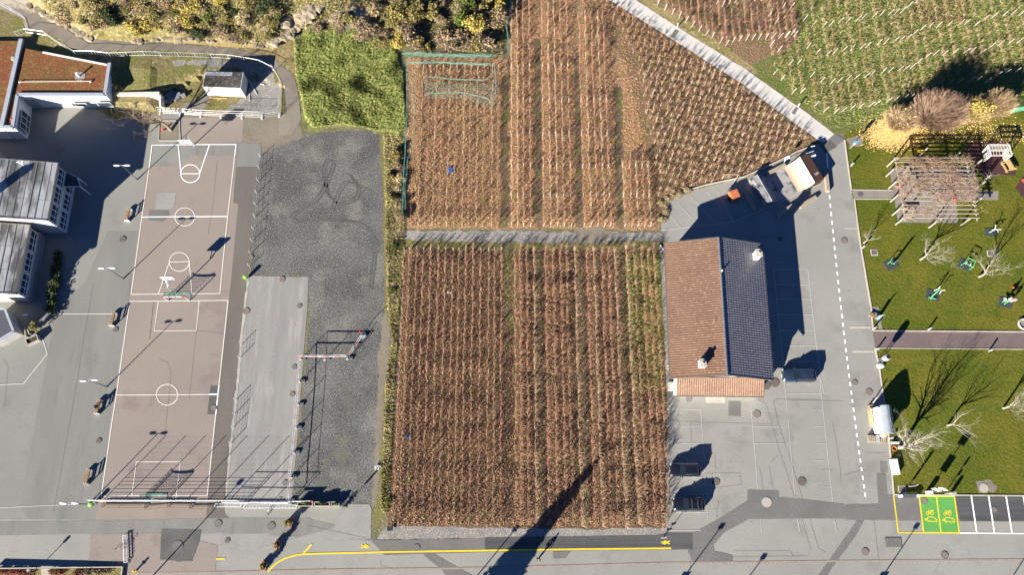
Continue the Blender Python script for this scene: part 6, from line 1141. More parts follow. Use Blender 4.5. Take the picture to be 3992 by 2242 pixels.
o = thing('trailer_machine', 'orange boxed trailer machine with two wheels in the car park shade', 'trailer', P(*ZB(862, 650)), R(20)); m = MB(); m.box((0, 0, .75), (1.35, 1.55, .9)); m.build('body', MT['orange'], o, bevel=.06); m = MB(); m.box((0, 0, 1.23), (1.2, 1.4, .06)); m.build('lid', MT['orange'], o); m = MB(); m.box((0, 0, .28), (1.2, 1.7, .12)); m.tube([(-.3, .8, .35), (0, 1.5, .4), (.3, .8, .35)], .06, 6); m.build('chassis', MT['dark_steel'], o)
for s_ in (-1, 1): m = MB(); m.tube([(s_ * .72, -.1, .33), (s_ * .92, -.1, .33)], .33, 14); wh = m.build('wheel', MT['tyre'], o); m = MB(); m.tube([(s_ * .92, -.1, .33), (s_ * .94, -.1, .33)], .16, 10); m.build('rim', MT['orange'], wh)
m = MB(); m.tube([(0, 1.4, .4), (.1, 1.6, 1.2)], .06, 6); m.box((-.35, 1.1, .6), (.35, .3, .5)); m.build('drawbar', MT['dark_steel'], o)
o = thing('stand_pole', 'wooden tripod poles at the vineyard edge behind the orange machine', 'poles', P(*ZB(862, 520))); m = MB(); [m.tube([p, (0, 0, 3.2)], .045, 5) for p in ((0, 0, 0), (-1.4, 1.6, 0), (1.2, 1.2, 0))]; m.build('pole', MT['post_wood'], o)
o = thing('road_barrier', 'wooden trestle barrier with a white board at the end of the yellow line', 'barrier', P(*ZE(205, 1100))); m = MB(); m.cyl((0, 0, 0), .04, 2.6, 6); m.tube([(.1, .3, 0), (.05, 0, .9)], .03, 5); m.build('post', MT['post_wood'], o); m = MB(); m.box((-.05, 0, .95), (.7, .05, .14), .15); m.box((-.05, 0, .6), (.7, .05, .1), .15); m.build('board', MT['frame_white'], o)
# ================================================================ PARK
o = thing('flag_sign', 'dark bench under the green bays at the kerb with round white ends', 'bench', P(*ZF(598, 708))); o.name = 'kerb_bench'; m = MB(); m.box((0, 0, .45), (2.2, .45, .1)); m.box((0, .22, .6), (2.2, .06, .2)); m.build('seat', MT['dark_steel'], o)
for s_ in (-1, 1): m = MB(); m.cyl((s_ * 1.15, 0, 0), .22, .6, 12); m.build('end_post', MT['frame_white'], o)
def signp(p, h, panels, label, rz=0, name='park_sign', lean=None):
    o = thing(name, label, 'sign', P(*p), rz); m = MB(); m.cyl((0, 0, 0), .05, h, 8); m.build('post', MT['steel'], o)
    for (x, z, w, hh, mat) in panels: m = MB(); m.box((x, -.07, z), (w, .06, hh)); m.build('panel', mat, o)
    return o
signp(ZF(600, 612), 2.8, [(.0, 2.0, .5, .9, MT['steel']), (0, 1.0, .45, 1.0, MT['steel'])], 'grey pillar sign left of the charging station on the lower lawn', R(20))
signp(ZF(800, 650), 4.2, [(0, 3.6, .95, .8, MT['frame_white']), (0, 1.9, .9, 1.1, MT['frame_white'])], 'tall white double panel sign above the green bays', R(-25)); o = thing('charging_station', 'short white charging box beside the tall panel sign', 'charging station', P(*ZF(778, 675))); m = MB(); m.box((0, 0, .55), (.55, .4, 1.1)); m.build('cabinet', MT['frame_white'], o, bevel=.04); m = MB(); m.box((0, -.21, .75), (.3, .03, .35)); m.build('screen', MT['sign_blue'], o)
signp(ZF(940, 685), 2.6, [(0, 2.3, .35, .6, MT['steel']), (.1, 1.5, .4, .4, MT['frame_white'])], 'slim grey sign right of the tall panel sign', R(10)); o = thing('charging_station', 'slim grey charging post at the kerb right of the slim sign', 'charging station', P(*ZF(1000, 682))); m = MB(); m.box((0, 0, .6), (.35, .3, 1.2)); m.build('cabinet', MT['steel'], o, bevel=.03); m = MB(); m.tube([(-.1, -.15, .9), (-.35, -.25, .5), (-.5, 0, .9)], .03, 5); m.build('cable', MT['black'], o)
signp(ZP(52, 672), 2.5, [(0, 2.3, .75, .75, MT['sign_blue']), (0, 1.65, .35, .45, MT['frame_white'])], 'blue square road sign at the top corner of the park', R(10))
def bollard(x, y, l): o = thing('bollard_light', 'grey bollard light ' + l, 'bollard light', P(x, y), 0, 'bollard lights in the park and along the path'); put('post', BOL[0], o); put('lamp_head', BOL[1], o)
m = MB(); m.cyl((0, 0, 0), .12, .75, 10); m2 = MB(); m2.cyl((0, 0, .75), .13, .25, 10); BOL = (m.mesh('post', MT['steel']), m2.mesh('lamp_head', MT['coping']))
for (x, y), l in ((ZH(60, 112), 'left of the pergola by the road kerb'), (ZH(165, 887), 'at the foot of the sapling'), (ZG(268, 443), 'at the road end of the paver strip'), (ZG(785, 448), 'above the mauve path in the middle of the lawn'), (ZG(300, 637), 'below the mauve path by the road'), (ZG(1355, 650), 'below the mauve path towards the right edge'), ((2640, 103), 'beside the upper patch of the pale path'), ((3110, 415), 'beside the lower patch of the pale path')): bollard(x, y, l)
o = thing('park_bench', 'small slatted bench with a blue panel beside the paver strip', 'bench', P(*ZG(262, 325)), R(65)); m = MB(); slats(m, 3, 1.1, .12, .45, -.15, .15); m.build('seat', MT['wood'], o); m = MB(); [m.box((0, y, .22), (.4, .08, .44)) for y in (-.45, .45)]; m.build('leg', MT['steel'], o)
o = thing('info_panel', 'tilted blue panel on a curved blade post beside the paver strip', 'sign', P(*ZG(300, 345)), R(-10)); m = MB(); m.box((0, 0, .9), (.1, .18, 1.8)); m.add([(-.08, -.06, 1.8), (.08, -.06, 1.8), (.3, 0, 2.3), (-.08, .06, 1.8), (.08, .06, 1.8)], [(0, 1, 2), (3, 2, 4), (0, 2, 3), (1, 4, 2), (0, 3, 4, 1)]); m.build('post', MT['coping'], o); m = MB(); m.box((-.05, -.1, 1.0), (.45, .06, 1.1), 0, 0, R(-15)); m.build('panel', SM('dull_blue', (.16, .26, .4), .5), o)
o = thing('waste_tower', 'grey round container on thin legs beside the white boulder bag', 'container', P(*ZG(325, 745)));
m = MB(); [m.tube([(.25 * math.cos(a), .25 * math.sin(a), 0), (.25 * math.cos(a), .25 * math.sin(a), 2.0)], .035, 5) for a in (0.5, 2.1, 3.6, 5.2)]; m.build('leg', MT['steel'], o); m = MB(); n = 20; m.tube([(0, 0, 1.6), (0, 0, 2.0), (0, 0, 2.6), (0, 0, 3.0)], [.3, .45, .45, .35], n); m.build('drum', MT['steel'], o); m = MB(); m.cyl((0, 0, 2.995), .3, .03, 14); m.build('opening', MT['black'], o)
m = MB(); p = P(*ZG(330, 790)); m.ball((0, 0, .3), (.6, .45, .4), 10, 7, .08, random.Random(3)); ob = m.build('white_bag', MT['conc']); ob.location = p; tag(ob, 'big lumpy white bag on the grass at the road kerb', 'bag')
o = thing('equipment_chest', 'long white chest lying on the lawn below the big leafless tree', 'chest', P(*ZF(462, 435)), R(4)); m = MB(); m.box((0, 0, .3), (.85, 2.1, .6)); m.build('body', MT['frame_white'], o, bevel=.05); m = MB(); m.prism([(-.2, -1.06), (.44, -1.06), (.44, 1.06), (-.2, 1.06)], .603, .66); m.build('lid', MT['lamp_white'], o)
o = thing('cable_reel', 'orange cable coil with a white board under the big leafless tree', 'cable reel', P(*ZF(465, 262))); m = MB(); [m.tube([((.28 + .02 * k) * math.cos(a * .4), (.28 + .02 * k) * math.sin(a * .4), .1 + .05 * k) for a in range(17)], .035, 5, False) for k in range(3)]; m.build('coil', MT['orange'], o); m = MB(); m.box((.1, .75, .4), (1.1, .3, .08)); m.box((.1, .75, .2), (.9, .25, .3)); m.build('board', MT['frame_white'], o)
m = MB(); p = [P(*ZF(x, y)) for x, y in ((440, 245), (425, 215), (430, 190), (400, 150))]; m.tube([(a[0], a[1], .06) for a in p], .03, 5); tag(m.build('orange_cable', MT['orange']), 'orange cable running from the coil towards the kiosk', 'cable')
def pallet(x, y, rz, label, nn=2):
    o = thing('pallet', label, 'pallet', P(x, y), rz, 'pallets below the kiosk')
    m = MB()
    for k in range(nn):
        for i in range(5): m.box((0, -.5 + i * .25, .13 + .15 * k), (.85, .17, .03))
        for s_ in (-1, 0, 1): m.box((s_ * .37, 0, .06 + .15 * k), (.1, 1.15, .1))
    m.build('boards', MT['wood_grey'], o)
pallet(*ZF(248, 172), R(85), 'brown wooden pallet stack left of the grey crates below the kiosk', 4); pallet(*ZF(345, 178), R(80), 'flat grey pallet right of the grey crates below the kiosk', 1)
o = thing('crate_stack', 'grey plastic crates between the pallets below the kiosk', 'crates', P(*ZF(292, 168))); m = MB(); [m.box((.0 + .22 * (k % 2), -.3 + .3 * (k // 2), .3), (.2, .27, .6)) for k in range(6)]; m.build('crate', MT['steel'], o)
o = thing('orange_box', 'orange and white box against the lower wall of the kiosk', 'box', P(*ZF(345, 142))); m = MB(); m.box((0, 0, .35), (.75, .4, .7)); m.build('body', MT['frame_white'], o); m = MB(); m.box((.28, 0, .72), (.25, .35, .06)); m.build('lid', MT['ylamp'], o)
m = MB(); p = P(*ZF(300, 140)); m.ball((p[0], p[1], .25), (.2, .2, .25), 8, 6); tag(m.build('red_bag', MT['red']), 'small red bag against the lower wall of the kiosk', 'bag')
m = MB(); p = P(*ZF(418, 168)); m.tube([(p[0] - .3, p[1], .5), (p[0] + .35, p[1] + .1, .6)], .14, 8); m.tube([(p[0], p[1], 0), (p[0], p[1], .5)], .05, 5); tag(m.build('letter_box', MT['steel']), 'small grey box on a post at the lower right corner of the kiosk', 'box')
o = thing('tool_pile', 'rakes and boxes leaning at the upper left corner of the kiosk', 'tools', P(*ZG(240, 1165))); m = MB(); [m.tube([(i * .12, 0, 0), (.35 + i * .15, .9 + .1 * i, 1.5)], .03, 5) for i in range(3)]; m.build('handle', MT['wood_grey'], o); m = MB(); m.box((-.1, -.1, .3), (.4, .35, .6), .4); m.build('box', MT['wood'], o)
o = thing('round_planter', 'round concrete planter ring with brown soil at the right edge', 'planter', P(*ZG(1680, 398))); m = MB(); m.tube([(.75 * math.cos(a * .262), .75 * math.sin(a * .262), .2) for a in range(25)], .16, 8, False); m.build('ring', MT['slab'], o); m = MB(); m.cyl((0, 0, 0), .72, .2, 20); m.build('soil', MT['court'], o)
# fitness machines
def machine(p, rz, label, parts, mw=1.5, ml=1.9):
    o = thing('fitness_machine', label, 'fitness machine', P(*p), rz, 'fitness machines on the park lawn'); m = MB(); m.box((0, 0, .05), (ml, mw, .08)); m.build('mat', MT['mat_dark'], o)
    for nm, mat, tubes, boxes in parts:
        m = MB(); [m.tube(t, r_, 7) for t, r_ in tubes]; [m.box(*b) for b in boxes]; m.build(nm, mat, o)
    return o
machine(ZH(435, 1040), R(25), 'fitness machine with a green handle and a broad dark slate panel', [('frame', MT['gym_green'], [([(-.4, .3, .1), (-.4, .35, 1.2), (-.1, .6, 1.4)], .05), ([(-.4, .3, 1.0), (-.6, 0, 1.3), (-.2, -.3, 1.3)], .05)], []), ('panel', SM('slate', (.08, .09, .13), .7), [], [((.45, .0, 1.2), (.9, .1, 2.0), .2)]), ('seat', MT['black'], [], [((0, -.1, .5), (.4, .4, .08))])])
machine(ZH(825, 1330), R(-20), 'fitness machine with white armrests and a green spine on the middle lawn', [('frame', MT['gym_green'], [([(-.2, -.7, .1), (-.15, -.3, .5), (.1, .3, 1.3), (.25, .8, 1.5)], .08), ([(-.6, -.65, .3), (.5, -.55, .3)], .05)], []), ('armrest', MT['gym_white'], [([(-.3, .3, 1.0), (.1, .7, 1.4), (.15, 1.0, 1.6)], .05), ([(.5, .1, 1.0), (.6, .6, 1.4), (1.0, .7, 1.5)], .05)], []), ('seat', MT['black'], [], [((.1, 0, .55), (.4, .4, .08))])])
machine(ZH(1130, 1045), R(-30), 'fitness machine with a rectangular green hoop rail between the two leafless trees', [('frame', MT['gym_green'], [([(-.5, -.35, .1), (-.5, -.35, 1.2), (-.4, .55, 1.3), (.7, .6, 1.3), (.8, -.4, 1.2), (.8, -.4, .1)], .055), ([(-.5, -.35, 1.2), (.8, -.4, 1.2)], .055)], []), ('armrest', MT['gym_white'], [([(-.2, -.3, .8), (-.15, .3, .95), (.4, .3, .95), (.45, -.3, .8)], .05)], []), ('seat', MT['black'], [([(.15, 0, .1), (.15, 0, .6)], .06)], [((.15, 0, .6), (.4, .4, .08))])])
machine(ZH(1372, 738), R(-3), 'fitness machine with a white handlebar near the lower right corner of the pergola', [('frame', MT['gym_white'], [([(-.1, 0, .1), (.1, .1, 1.1), (.0, .6, 1.5)], .06), ([(-.2, .1, .8), (.3, .1, 1.0), (1.0, .1, 1.1)], .05), ([(.5, .1, 1.0), (.55, -.3, 1.0)], .05)], []), ('seat', MT['gym_green'], [([(-.3, -.1, .1), (.0, .1, .7)], .05)], [((.1, .2, .7), (.3, .3, .07))])], 1.3, 1.7)
machine(ZH(1510, 1400), R(-12), 'fitness machine in use by two people at the right edge of the lawn', [('frame', MT['gym_green'], [([(-.5, 0, .1), (0, .1, .8), (.5, .2, 1.2)], .06), ([(-.2, -.3, .1), (.2, .2, 1.2), (.8, .1, 1.2)], .05)], []), ('seat', MT['gym_white'], [], [((-.3, .3, .55), (.4, .4, .08)), ((.5, .3, .55), (.4, .4, .08))])])
m = MB(); p = P(*ZH(1582, 1260)); m.ball((0, 0, .2), .2, 14, 9); ob = m.build('ball', MT['red'], None, True); ob.location = p; tag(ob, 'red ball lying in the shadow of the two exercising people', 'ball')
# pergola
o = thing('pergola', 'grey timber pergola covered in bare vines', 'pergola', P(3610, 770)); ox, oy = o.location[0], o.location[1]; rel = lambda p: (p[0] - ox, p[1] - oy, p[2]); ph = 2.7
lefts = [(400, 118), (390, 212), (415, 325), (432, 450), (447, 578), (480, 665)]; bots = [(790, 695), (1090, 672)]; tops_ = [(700, 20), (1000, 60), (1200, 130), (1230, 330), (1200, 480)]
for x, y in lefts + bots + tops_: a = rel(P(*ZH(x, y))); m = MB(); m.cyl(a, .12, ph, 8); m.build('post', MT['bark_pale'], o)
xa, xb = P(*ZH(475, 118), ph)[0] - ox, P(*ZH(1190, 300), ph)[0] - ox + .3
for k in range(15):
    y = P(*ZH(475, 38 + k * 40.5), ph)[1] - oy; m = MB(); m.beam((xa + .18 * (k / 2.0) * .4, y, ph + .08), (xb, y, ph + .08), .09, .14); m.build('rafter', MT['wood_grey'], o)
for x in (xa + .3, (xa + xb) / 2, xb - .3): m = MB(); m.beam((x, P(*ZH(475, 38), ph)[1] - oy + .3, ph - .06), (x, P(*ZH(475, 610), ph)[1] - oy - .3, ph - .06), .14, .16); m.build('beam', MT['wood_grey'], o)
tw = MB(); rnd = random.Random(8); yA, yB = P(*ZH(475, 38), ph)[1] - oy, P(*ZH(475, 610), ph)[1] - oy
for _ in range(4200):
    t = rnd.random(); u = rnd.random(); dens = noise.noise(Vector((t * 4, u * 5, 2))) + (.28 if .3 < u < .62 else -.05) + (.15 if t > .35 and u < .35 else 0) + (.1 if t > .7 else 0)
    if dens < .05: continue
    x = xa + (xb - xa + .5) * t; y = yA + (yB - yA) * u; a = rnd.uniform(0, 6.28); L_ = rnd.uniform(.3, 1.1); z = ph + rnd.uniform(.1, .4)
    tw.tube([(x, y, z), (x + L_ * .5 * math.cos(a) + rnd.gauss(0, .1), y + L_ * .5 * math.sin(a), z + rnd.uniform(-.05, .25)), (x + L_ * math.cos(a), y + L_ * math.sin(a), z + rnd.uniform(-.2, .35))], [.016, .013, .009], 3, False)
for x, y in lefts: a = rel(P(*ZH(x, y))); [tw.tube([(a[0], a[1], ph - .2), (a[0] + .7, a[1] + rnd.uniform(-.3, .3), ph + .2), (a[0] + 1.6 + rnd.random(), a[1] + rnd.uniform(-.9, .5), ph + .25)], [.07, .05, .03], 5) for _ in range(2)]
tw.build('vines', MT['twig_brown'], o)
for x, y, mt_, l, r_ in ((750, 370, MT['lamp_white'], 'pale blue wrapped object on the pergola floor', .45), (1030, 432, MT['red'], 'red toy on the pergola floor at the right', .4), (490, 310, MT['orange'], 'orange cushion at the left edge of the pergola', .35)): m = MB(); p = P(*ZH(x, y)); m.ball((0, 0, r_ * .6), (r_, r_ * .7, r_ * .6), 9, 6, .1, random.Random(int(x))); ob = m.build('floor_toy', mt_); ob.location = p; tag(ob, l, 'toy')
def ptable(x, y, rz, label, mat):
    o = thing('picnic_table', label, 'picnic table', P(x, y), rz, 'picnic tables'); m = MB(); [m.box((0, (k - 2) * .16, .74), (1.9, .145, .05)) for k in range(5)]; m.build('tabletop', mat, o)
    for s_ in (-1, 1): m = MB(); [m.box((0, s_ * (.72 + .14 * k), .45), (1.9, .125, .05)) for k in range(2)]; m.build('seat', mat, o); m = MB(); m.beam((s_ * .65, -.75, .0), (s_ * .65, -.15, .71), .08, .08); m.beam((s_ * .65, .75, .0), (s_ * .65, .15, .71), .08, .08); m.beam((s_ * .65, -.85, .41), (s_ * .65, .85, .41), .07, .07); m.build('leg', mat, o)
ptable(*ZP(1530, 845), R(-70), 'yellow wooden picnic table on the red rubber floor', MT['wood_yellow']); ptable(*ZH(585, 165), R(5), 'dark picnic table under the upper left of the pergola', MT['wood_grey']); ptable(*ZH(585, 545), R(5), 'dark picnic table under the lower left of the pergola', MT['wood_grey'])
# climbing frame
o = thing('climbing_frame', 'white timber climbing frame with rope nets on the red rubber floor', 'climbing frame', P(*ZP(1420, 760))); ox, oy = o.location[0], o.location[1]; T = 2.3
bs = {k: rel(P(*ZP(*v))) for k, v in {'a': (1290, 715), 'b': (1300, 800), 'c': (1490, 795), 'd': (1480, 740)}.items()}
tp_ = {k: rel(P(*ZP(*v), T)) for k, v in {'a': (1355, 635), 'b': (1380, 738), 'c': (1575, 735), 'd': (1550, 635), 'e': (1370, 690), 'f': (1565, 690)}.items()}
for k in 'abcd': a, b = tp_[k], bs[k]; m = MB(); m.beam((b[0], b[1], 0), a, .13, .13); m.build('post', MT['post_white'], o)
m = MB()
for a, b in ('ab', 'bc', 'cd', 'da', 'ef'): m.beam(tp_[a], tp_[b], .13, .13)
m.beam(bs['a'], tp_['a'], .1, .1); m.beam((bs['a'][0], bs['a'][1], 1.1), (bs['b'][0], bs['b'][1], 1.1), .1, .1); m.build('beam', MT['post_white'], o); m = MB()
for k in range(1, 7): t = k / 7; l3 = lambda p, q, t: tuple(Vector(p).lerp(Vector(q), t)); m.tube([l3(tp_['a'], tp_['d'], t), l3(tp_['e'], tp_['f'], t)], .03, 5); m.tube([l3(tp_['a'], tp_['b'], t), l3((*bs['a'][:2], .1), (*bs['b'][:2], .1), t)], .035, 5); m.tube([l3(tp_['c'], tp_['d'], t), l3((*bs['c'][:2], .1), (*bs['d'][:2], .1), t)], .035, 5); m.tube([l3(tp_['e'], tp_['f'], t), l3(tp_['b'], tp_['c'], t)], .03, 5)
for k in range(1, 4): t = k / 4; m.tube([l3(tp_['a'], tp_['e'], t), l3(tp_['d'], tp_['f'], t)], .03, 5); m.tube([l3(tp_['a'], (*bs['a'][:2], 0), t), l3(tp_['b'], (*bs['b'][:2], 0), t)], .03, 5)
m.build('rope_net', MT['post_white'], o)
m = MB(); p = P(*ZP(700, 705)); m.ball((0, 0, .4), (.5, .2, .3), 10, 6); m.tube([(-.3, 0, 0), (0, 0, .4), (.4, 0, .75)], .08, 6); ob = m.build('spring_rider', MT['ylamp']); ob.location = p; tag(ob, 'yellow spring rider in the pergola shadow', 'play rider')
m = MB(); p = P(3990, 705); m.box((0, 0, .4), (.6, .5, .5), .5); m.ball((0, 0, .8), .3, 8, 6); ob = m.build('play_figure', MT['red']); ob.location = p; tag(ob, 'red play figure on the rubber floor at the right edge', 'play figure')
# ================================================================ YARD RUBBLE, NETS, TARPS
MT['rubble'] = SM('rubble', (.2, .2, .21), .9)
for k, (x, y) in enumerate(((150, 900), (165, 930), (140, 950), (240, 900), (285, 905), (180, 890), (220, 930))):
    m = MB(); p = P(*ZA2(x, y)); rnd = random.Random(k); m.box((0, 0, .3), (rnd.uniform(.6, 1.1), rnd.uniform(.5, .9), rnd.uniform(.4, .7)), rnd.uniform(0, 3)); ob = m.build('concrete_block', MT['rubble'], None, bevel=.05); ob.location = p; tag(ob, 'dark concrete block in the shaded rubble pit left of the hut', 'block', 'concrete blocks in the rubble pit')
for k, ((x0, y0_), (x1, y1_)) in enumerate((((525, 920), (690, 925)), ((600, 945), (640, 925)), ((890, 740), (970, 890)), ((1000, 785), (1040, 800)), ((900, 875), (900, 945)))):
    a, b = P(*ZA2(x0, y0_)), P(*ZA2(x1, y1_)); m = MB(); m.beam((0, 0, .08), (b[0] - a[0], b[1] - a[1], .1 + .01 * k), .16, .06); ob = m.build('plank', MT['wood_yellow'] if k < 2 else MT['post_white']); ob.location = (a[0], a[1], 0); tag(ob, ['long yellow plank along the front of the hut', 'short yellow plank under the long one at the hut', 'pale plank leaning right of the hut', 'short pale plank at the far right of the hut shadow', 'short pale plank on the gravel right of the hut'][k], 'plank')
m = MB(); p = P(*ZA(1540, 1225)); m.ball((0, 0, .35), (.22, .15, .35), 8, 6, .15, random.Random(1)); ob = m.build('red_wrap', MT['red']); ob.location = p; tag(ob, 'red cloth lying in the tree bed of the yard', 'cloth')
m = MB(); p = P(*ZA(108, 1118), 3.9); m.ball((0, 0, .05), (.2, .2, .15), 8, 6); ob = m.build('roof_toy', MT['red']); ob.location = p; tag(ob, 'small red ball lost on the annex roof', 'ball')
nr = random.Random(12)
def netline(pts, z, label, w=.07, nstr=6):
    m = MB(); pp = [Vector(P(*p)) for p in pts]
    for s_ in range(nstr):
        path = []
        for a, b in zip(pp, pp[1:]):
            n = max(2, int((b - a).length / .9))
            for i in range(n): q = a.lerp(b, i / n); path.append((q.x + nr.gauss(0, w * 1.3), q.y + nr.gauss(0, w * 1.3), max(.08, z + nr.gauss(0, .12))))
        m.tube(path, .014, 4, False)
    tag(m.build('bird_net', MT['teal_net']), label, 'bird net', 'bird nets on the upper vineyard')
def T6(x, y): return (1500 + x / 2.411, y / 2.411)
netline([T6(180, 540), T6(320, 545), T6(600, 560), T6(990, 558), T6(1050, 530)], 1.2, 'teal bird net bundled along the foot of the brown bushes', .16, 12); netline([T6(220, 625), T6(270, 635), T6(520, 630), T6(760, 645), T6(960, 655), T6(1030, 640)], 1.5, 'teal bird net rolled along the top of the netted vine rows', .1, 9)
netline([T6(218, 640), T6(218, 1000), T6(205, 1447), (1578, 700), (1575, 800), (1572, 880)], 1.4, 'teal bird net hanging down the left edge of the netted block', .06, 5); netline([T6(272, 700), T6(272, 900), T6(285, 1100), T6(268, 1447), (1592, 640), (1583, 760), (1586, 850)], 1.4, 'teal bird net hanging along the second row of the netted block', .05, 4); netline([T6(1035, 650), T6(1045, 850), T6(1038, 1045)], 1.4, 'teal bird net hanging down the right edge of the netted block', .06, 5); netline([T6(1190, -20), T6(1180, 150), T6(1140, 280), T6(1160, 400), T6(1155, 580)], 1.2, 'teal bird net strung along the bushes at the top of the vineyard', .08, 5)
netline([T6(400, 930), T6(560, 918), T6(700, 912), T6(830, 935), T6(960, 970), T6(1035, 1030)], 1.55, 'teal lower hem of the spread bird net', .04, 4); netline([T6(400, 930), T6(398, 770), T6(520, 775), T6(660, 795), T6(940, 800), T6(1030, 750)], 1.55, 'teal upper hem of the spread bird net', .04, 4)
m = MB(); 
for i in range(0, 75, 2): x = 400 + i * 8.4; y0_ = 775 + (x - 400) * .03; y1_ = 925 + max(0, (x - 700)) * .3; m.tube([P(*T6(x, y0_), 1.5), P(*T6(x, (y0_ + y1_) / 2), 1.45), P(*T6(x, y1_), 1.52)], .008, 3, False)
for j in range(0, 20, 2): m.tube([P(*T6(400 + k * 63, 775 + k * 2 + (150 + max(0, k * 63 - 300) * .28) * j / 20), 1.48) for k in range(11)], .007, 3, False)
tag(m.build('bird_net', MT['teal_net']), 'thin teal bird net spread over the upper part of the netted rows', 'bird net', 'bird nets on the upper vineyard')
def tarp(px, py, r_, mat, label, sd): 
    rnd = random.Random(sd); n = 8; m = MB(); m.add([(r_ * (i / n - .5) * 2, r_ * (j / n - .5) * 1.6, .25 + .3 * noise.noise(Vector((i * .6, j * .6, sd)))) for i in range(n + 1) for j in range(n + 1)], [(i * (n + 1) + j, (i + 1) * (n + 1) + j, (i + 1) * (n + 1) + j + 1, i * (n + 1) + j + 1) for i in range(n) for j in range(n) if rnd.random() < .72]); ob = m.build('tarp', mat); ob.location = P(px, py); tag(ob, label, 'tarp')
tarp(1757, 664, .55, MT['tarp_blue'], 'crumpled blue tarp between the netted vine rows', 2); tarp(1589, 1703, .35, MT['tarp_blue'], 'small blue rag between the first rows of the lower vineyard', 5); tarp(1751, 1143, .22, MT['frame_white'], 'white scrap between the rows of the lower vineyard', 7); tarp(1473, 1823, .4, MT['frame_white'], 'white plastic scrap beside the dusty wheel track', 9)
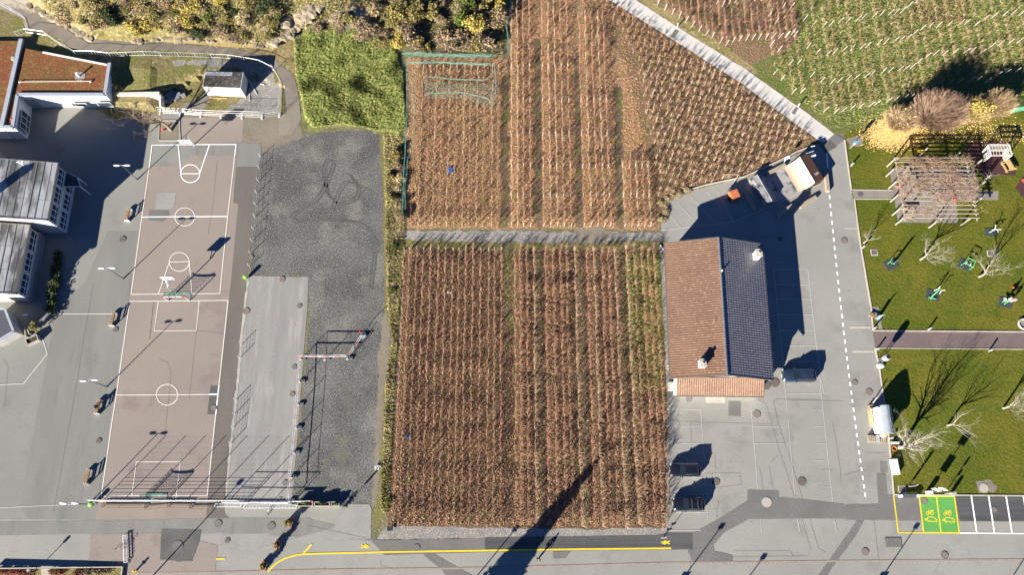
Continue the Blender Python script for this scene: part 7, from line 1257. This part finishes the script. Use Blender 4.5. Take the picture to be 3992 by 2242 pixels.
# ================================================================ PEOPLE
MT['skin'] = SM('skin', (.5, .3, .22), .6); MT['hair'] = SM('dark_hair', (.03, .02, .015), .8); MT['hair_fair'] = SM('fair_hair', (.3, .2, .1), .8)
def skin_mesh(name, pts, edges, rad, mat, parent, root=0, sub=1):
    me = bpy.data.meshes.new(name); bm = bmesh.new(); ly = bm.verts.layers.skin.verify(); vs = [bm.verts.new(p) for p in pts]
    for v, r_ in zip(vs, rad): v[ly].radius = (r_, r_)
    vs[root][ly].use_root = True
    for a, b in edges: bm.edges.new((vs[a], vs[b]))
    bm.to_mesh(me); bm.free(); me.materials.append(mat); o = put(name, me, parent); s_ = o.modifiers.new('skin', 'SKIN'); s_.use_smooth_shade = True; u = o.modifiers.new('sub', 'SUBSURF'); u.levels = sub; u.render_levels = sub; return o
def person(px, py, rz, label, top, legs, hair, pose='walk', sc_=1.0, z=0.0, group=None):
    p = P(px, py); o = thing('person', label, 'person', (p[0], p[1], z), rz, group); o.scale = (sc_,) * 3
    J = {'pel': (0, 0, .95), 'sp': (0, .01, 1.15), 'ch': (0, .02, 1.36), 'nk': (0, .03, 1.5), 'hd': (0, .05, 1.6), 'tp': (0, .04, 1.72), 'no': (0, .15, 1.6)}
    for s_, k in ((-1, 'l'), (1, 'r')):
        f = .22 * s_ if pose == 'walk' else 0.0
        J['sh' + k] = (s_ * .18, .02, 1.43); J['hp' + k] = (s_ * .1, 0, .9)
        if pose == 'sit': J['kn' + k] = (s_ * .13, .42, .92); J['an' + k] = (s_ * .13, .45, .5); J['to' + k] = (s_ * .14, .6, .44); J['el' + k] = (s_ * .26, .05, 1.15); J['wr' + k] = (s_ * .2, .28, 1.02); J['pa' + k] = (s_ * .18, .36, 1.01)
        else:
            J['kn' + k] = (s_ * .11, .06 + f, .5); J['an' + k] = (s_ * .11, f - .08 * (f < 0), .09); J['to' + k] = (s_ * .12, f + .15, .04)
            J['el' + k] = (s_ * .25, .0 - f * .6, 1.14); J['wr' + k] = (s_ * .25, .14 - f, .93); J['pa' + k] = (s_ * .25, .17 - f, .86)
    rr_ = dict(pel=.13, sp=.12, ch=.135, nk=.055, hd=.095, tp=.07, no=.014); [rr_.update({'sh' + k: .07, 'el' + k: .045, 'wr' + k: .03, 'pa' + k: .032, 'hp' + k: .09, 'kn' + k: .06, 'an' + k: .042, 'to' + k: .035}) for k in 'lr']
    E_ = [('pel', 'sp'), ('sp', 'ch'), ('ch', 'nk'), ('nk', 'hd'), ('hd', 'tp'), ('hd', 'no')] + [e for k in 'lr' for e in (('ch', 'sh' + k), ('sh' + k, 'el' + k), ('el' + k, 'wr' + k), ('wr' + k, 'pa' + k), ('pel', 'hp' + k), ('hp' + k, 'kn' + k), ('kn' + k, 'an' + k), ('an' + k, 'to' + k))]
    for k, s_ in (('l', -1), ('r', 1)):
        w_, q_ = Vector(J['wr' + k]), Vector(J['pa' + k]); d = (q_ - w_).normalized(); sd_ = d.cross(Vector((s_, 0, 0))).normalized()
        for i in range(4): b = q_ + sd_ * (.012 * (i - 1.5) * 1.4); t1 = b + d * (.04 - .004 * abs(i - 1.3)); t2 = t1 + d * .03 + Vector((-s_ * .012, 0, 0)); J[f'f{k}{i}'] = tuple(t1); J[f'g{k}{i}'] = tuple(t2); rr_[f'f{k}{i}'] = .009; rr_[f'g{k}{i}'] = .008; E_ += [('pa' + k, f'f{k}{i}'), (f'f{k}{i}', f'g{k}{i}')]
        t = w_.lerp(q_, .5) + sd_ * .035; J['t' + k] = tuple(t); J['u' + k] = tuple(t + d * .035 + sd_ * .01); rr_['t' + k] = .011; rr_['u' + k] = .009; E_ += [('wr' + k, 't' + k), ('t' + k, 'u' + k)]
    def sub_(nm, keys, g, mat, root, pa=o): ks = list(keys); skin_mesh(nm, [J[k] for k in ks], [(ks.index(a), ks.index(b)) for a, b in E_ if a in ks and b in ks], [rr_[k] + g for k in ks], mat, pa, ks.index(root))
    sub_('body', J.keys(), 0, MT['skin'], 'pel'); sub_('jacket', ['pel', 'sp', 'ch', 'shl', 'shr', 'ell', 'elr', 'wrl', 'wrr'], .022, top, 'ch'); sub_('trousers', ['pel', 'hpl', 'hpr', 'knl', 'knr', 'anl', 'anr'], .018, legs, 'pel'); [sub_('shoe', ['an' + k, 'to' + k], .012, MT['black'], 'an' + k) for k in 'lr']
    m = MB(); h_ = J['hd']; m.ball((h_[0], h_[1] - .02, h_[2] + .055), (.115, .125, .1), 12, 8); m.build('hair', hair, o, True); m = MB(); [m.ball((s_ * .035, h_[1] + .09, h_[2] + .025), .012, 6, 4) for s_ in (-1, 1)]; m.build('eyes', MT['black'], o)
    return o
person(2098, 2180, R(175), 'person in dark clothes walking on the street beside the conifer shadow', MT['black'], SM('dark_trousers', (.04, .045, .06), .9), MT['hair_fair'])
m = MB(); p = P(2090, 2175); m.box((0, 0, 1.0), (.25, .06, .32), .6); ob = m.build('white_bag', MT['frame_white']); ob.location = (p[0] + .05, p[1] + .05, 0); tag(ob, 'white bag held by the person walking on the street', 'bag')
person(384, 1590, R(90), 'person in dark blue clothes sitting on the third school bench', SM('navy_jacket', (.02, .05, .09), .9), SM('blue_jeans', (.03, .06, .12), .9), MT['hair'], 'sit', 1, -.42)
person(3921, 1172, R(200), 'person in a pale grey jacket on the fitness machine at the right edge', SM('grey_jacket', (.5, .51, .53), .8), SM('grey_trousers', (.2, .2, .21), .9), MT['hair'], 'stand', 1, .1); person(3942, 1175, R(160), 'child in a pink jacket on the fitness machine at the right edge', SM('pink_jacket', (.7, .2, .3), .8), SM('pale_trousers', (.4, .4, .42), .9), MT['hair'], 'stand', .78, .1)
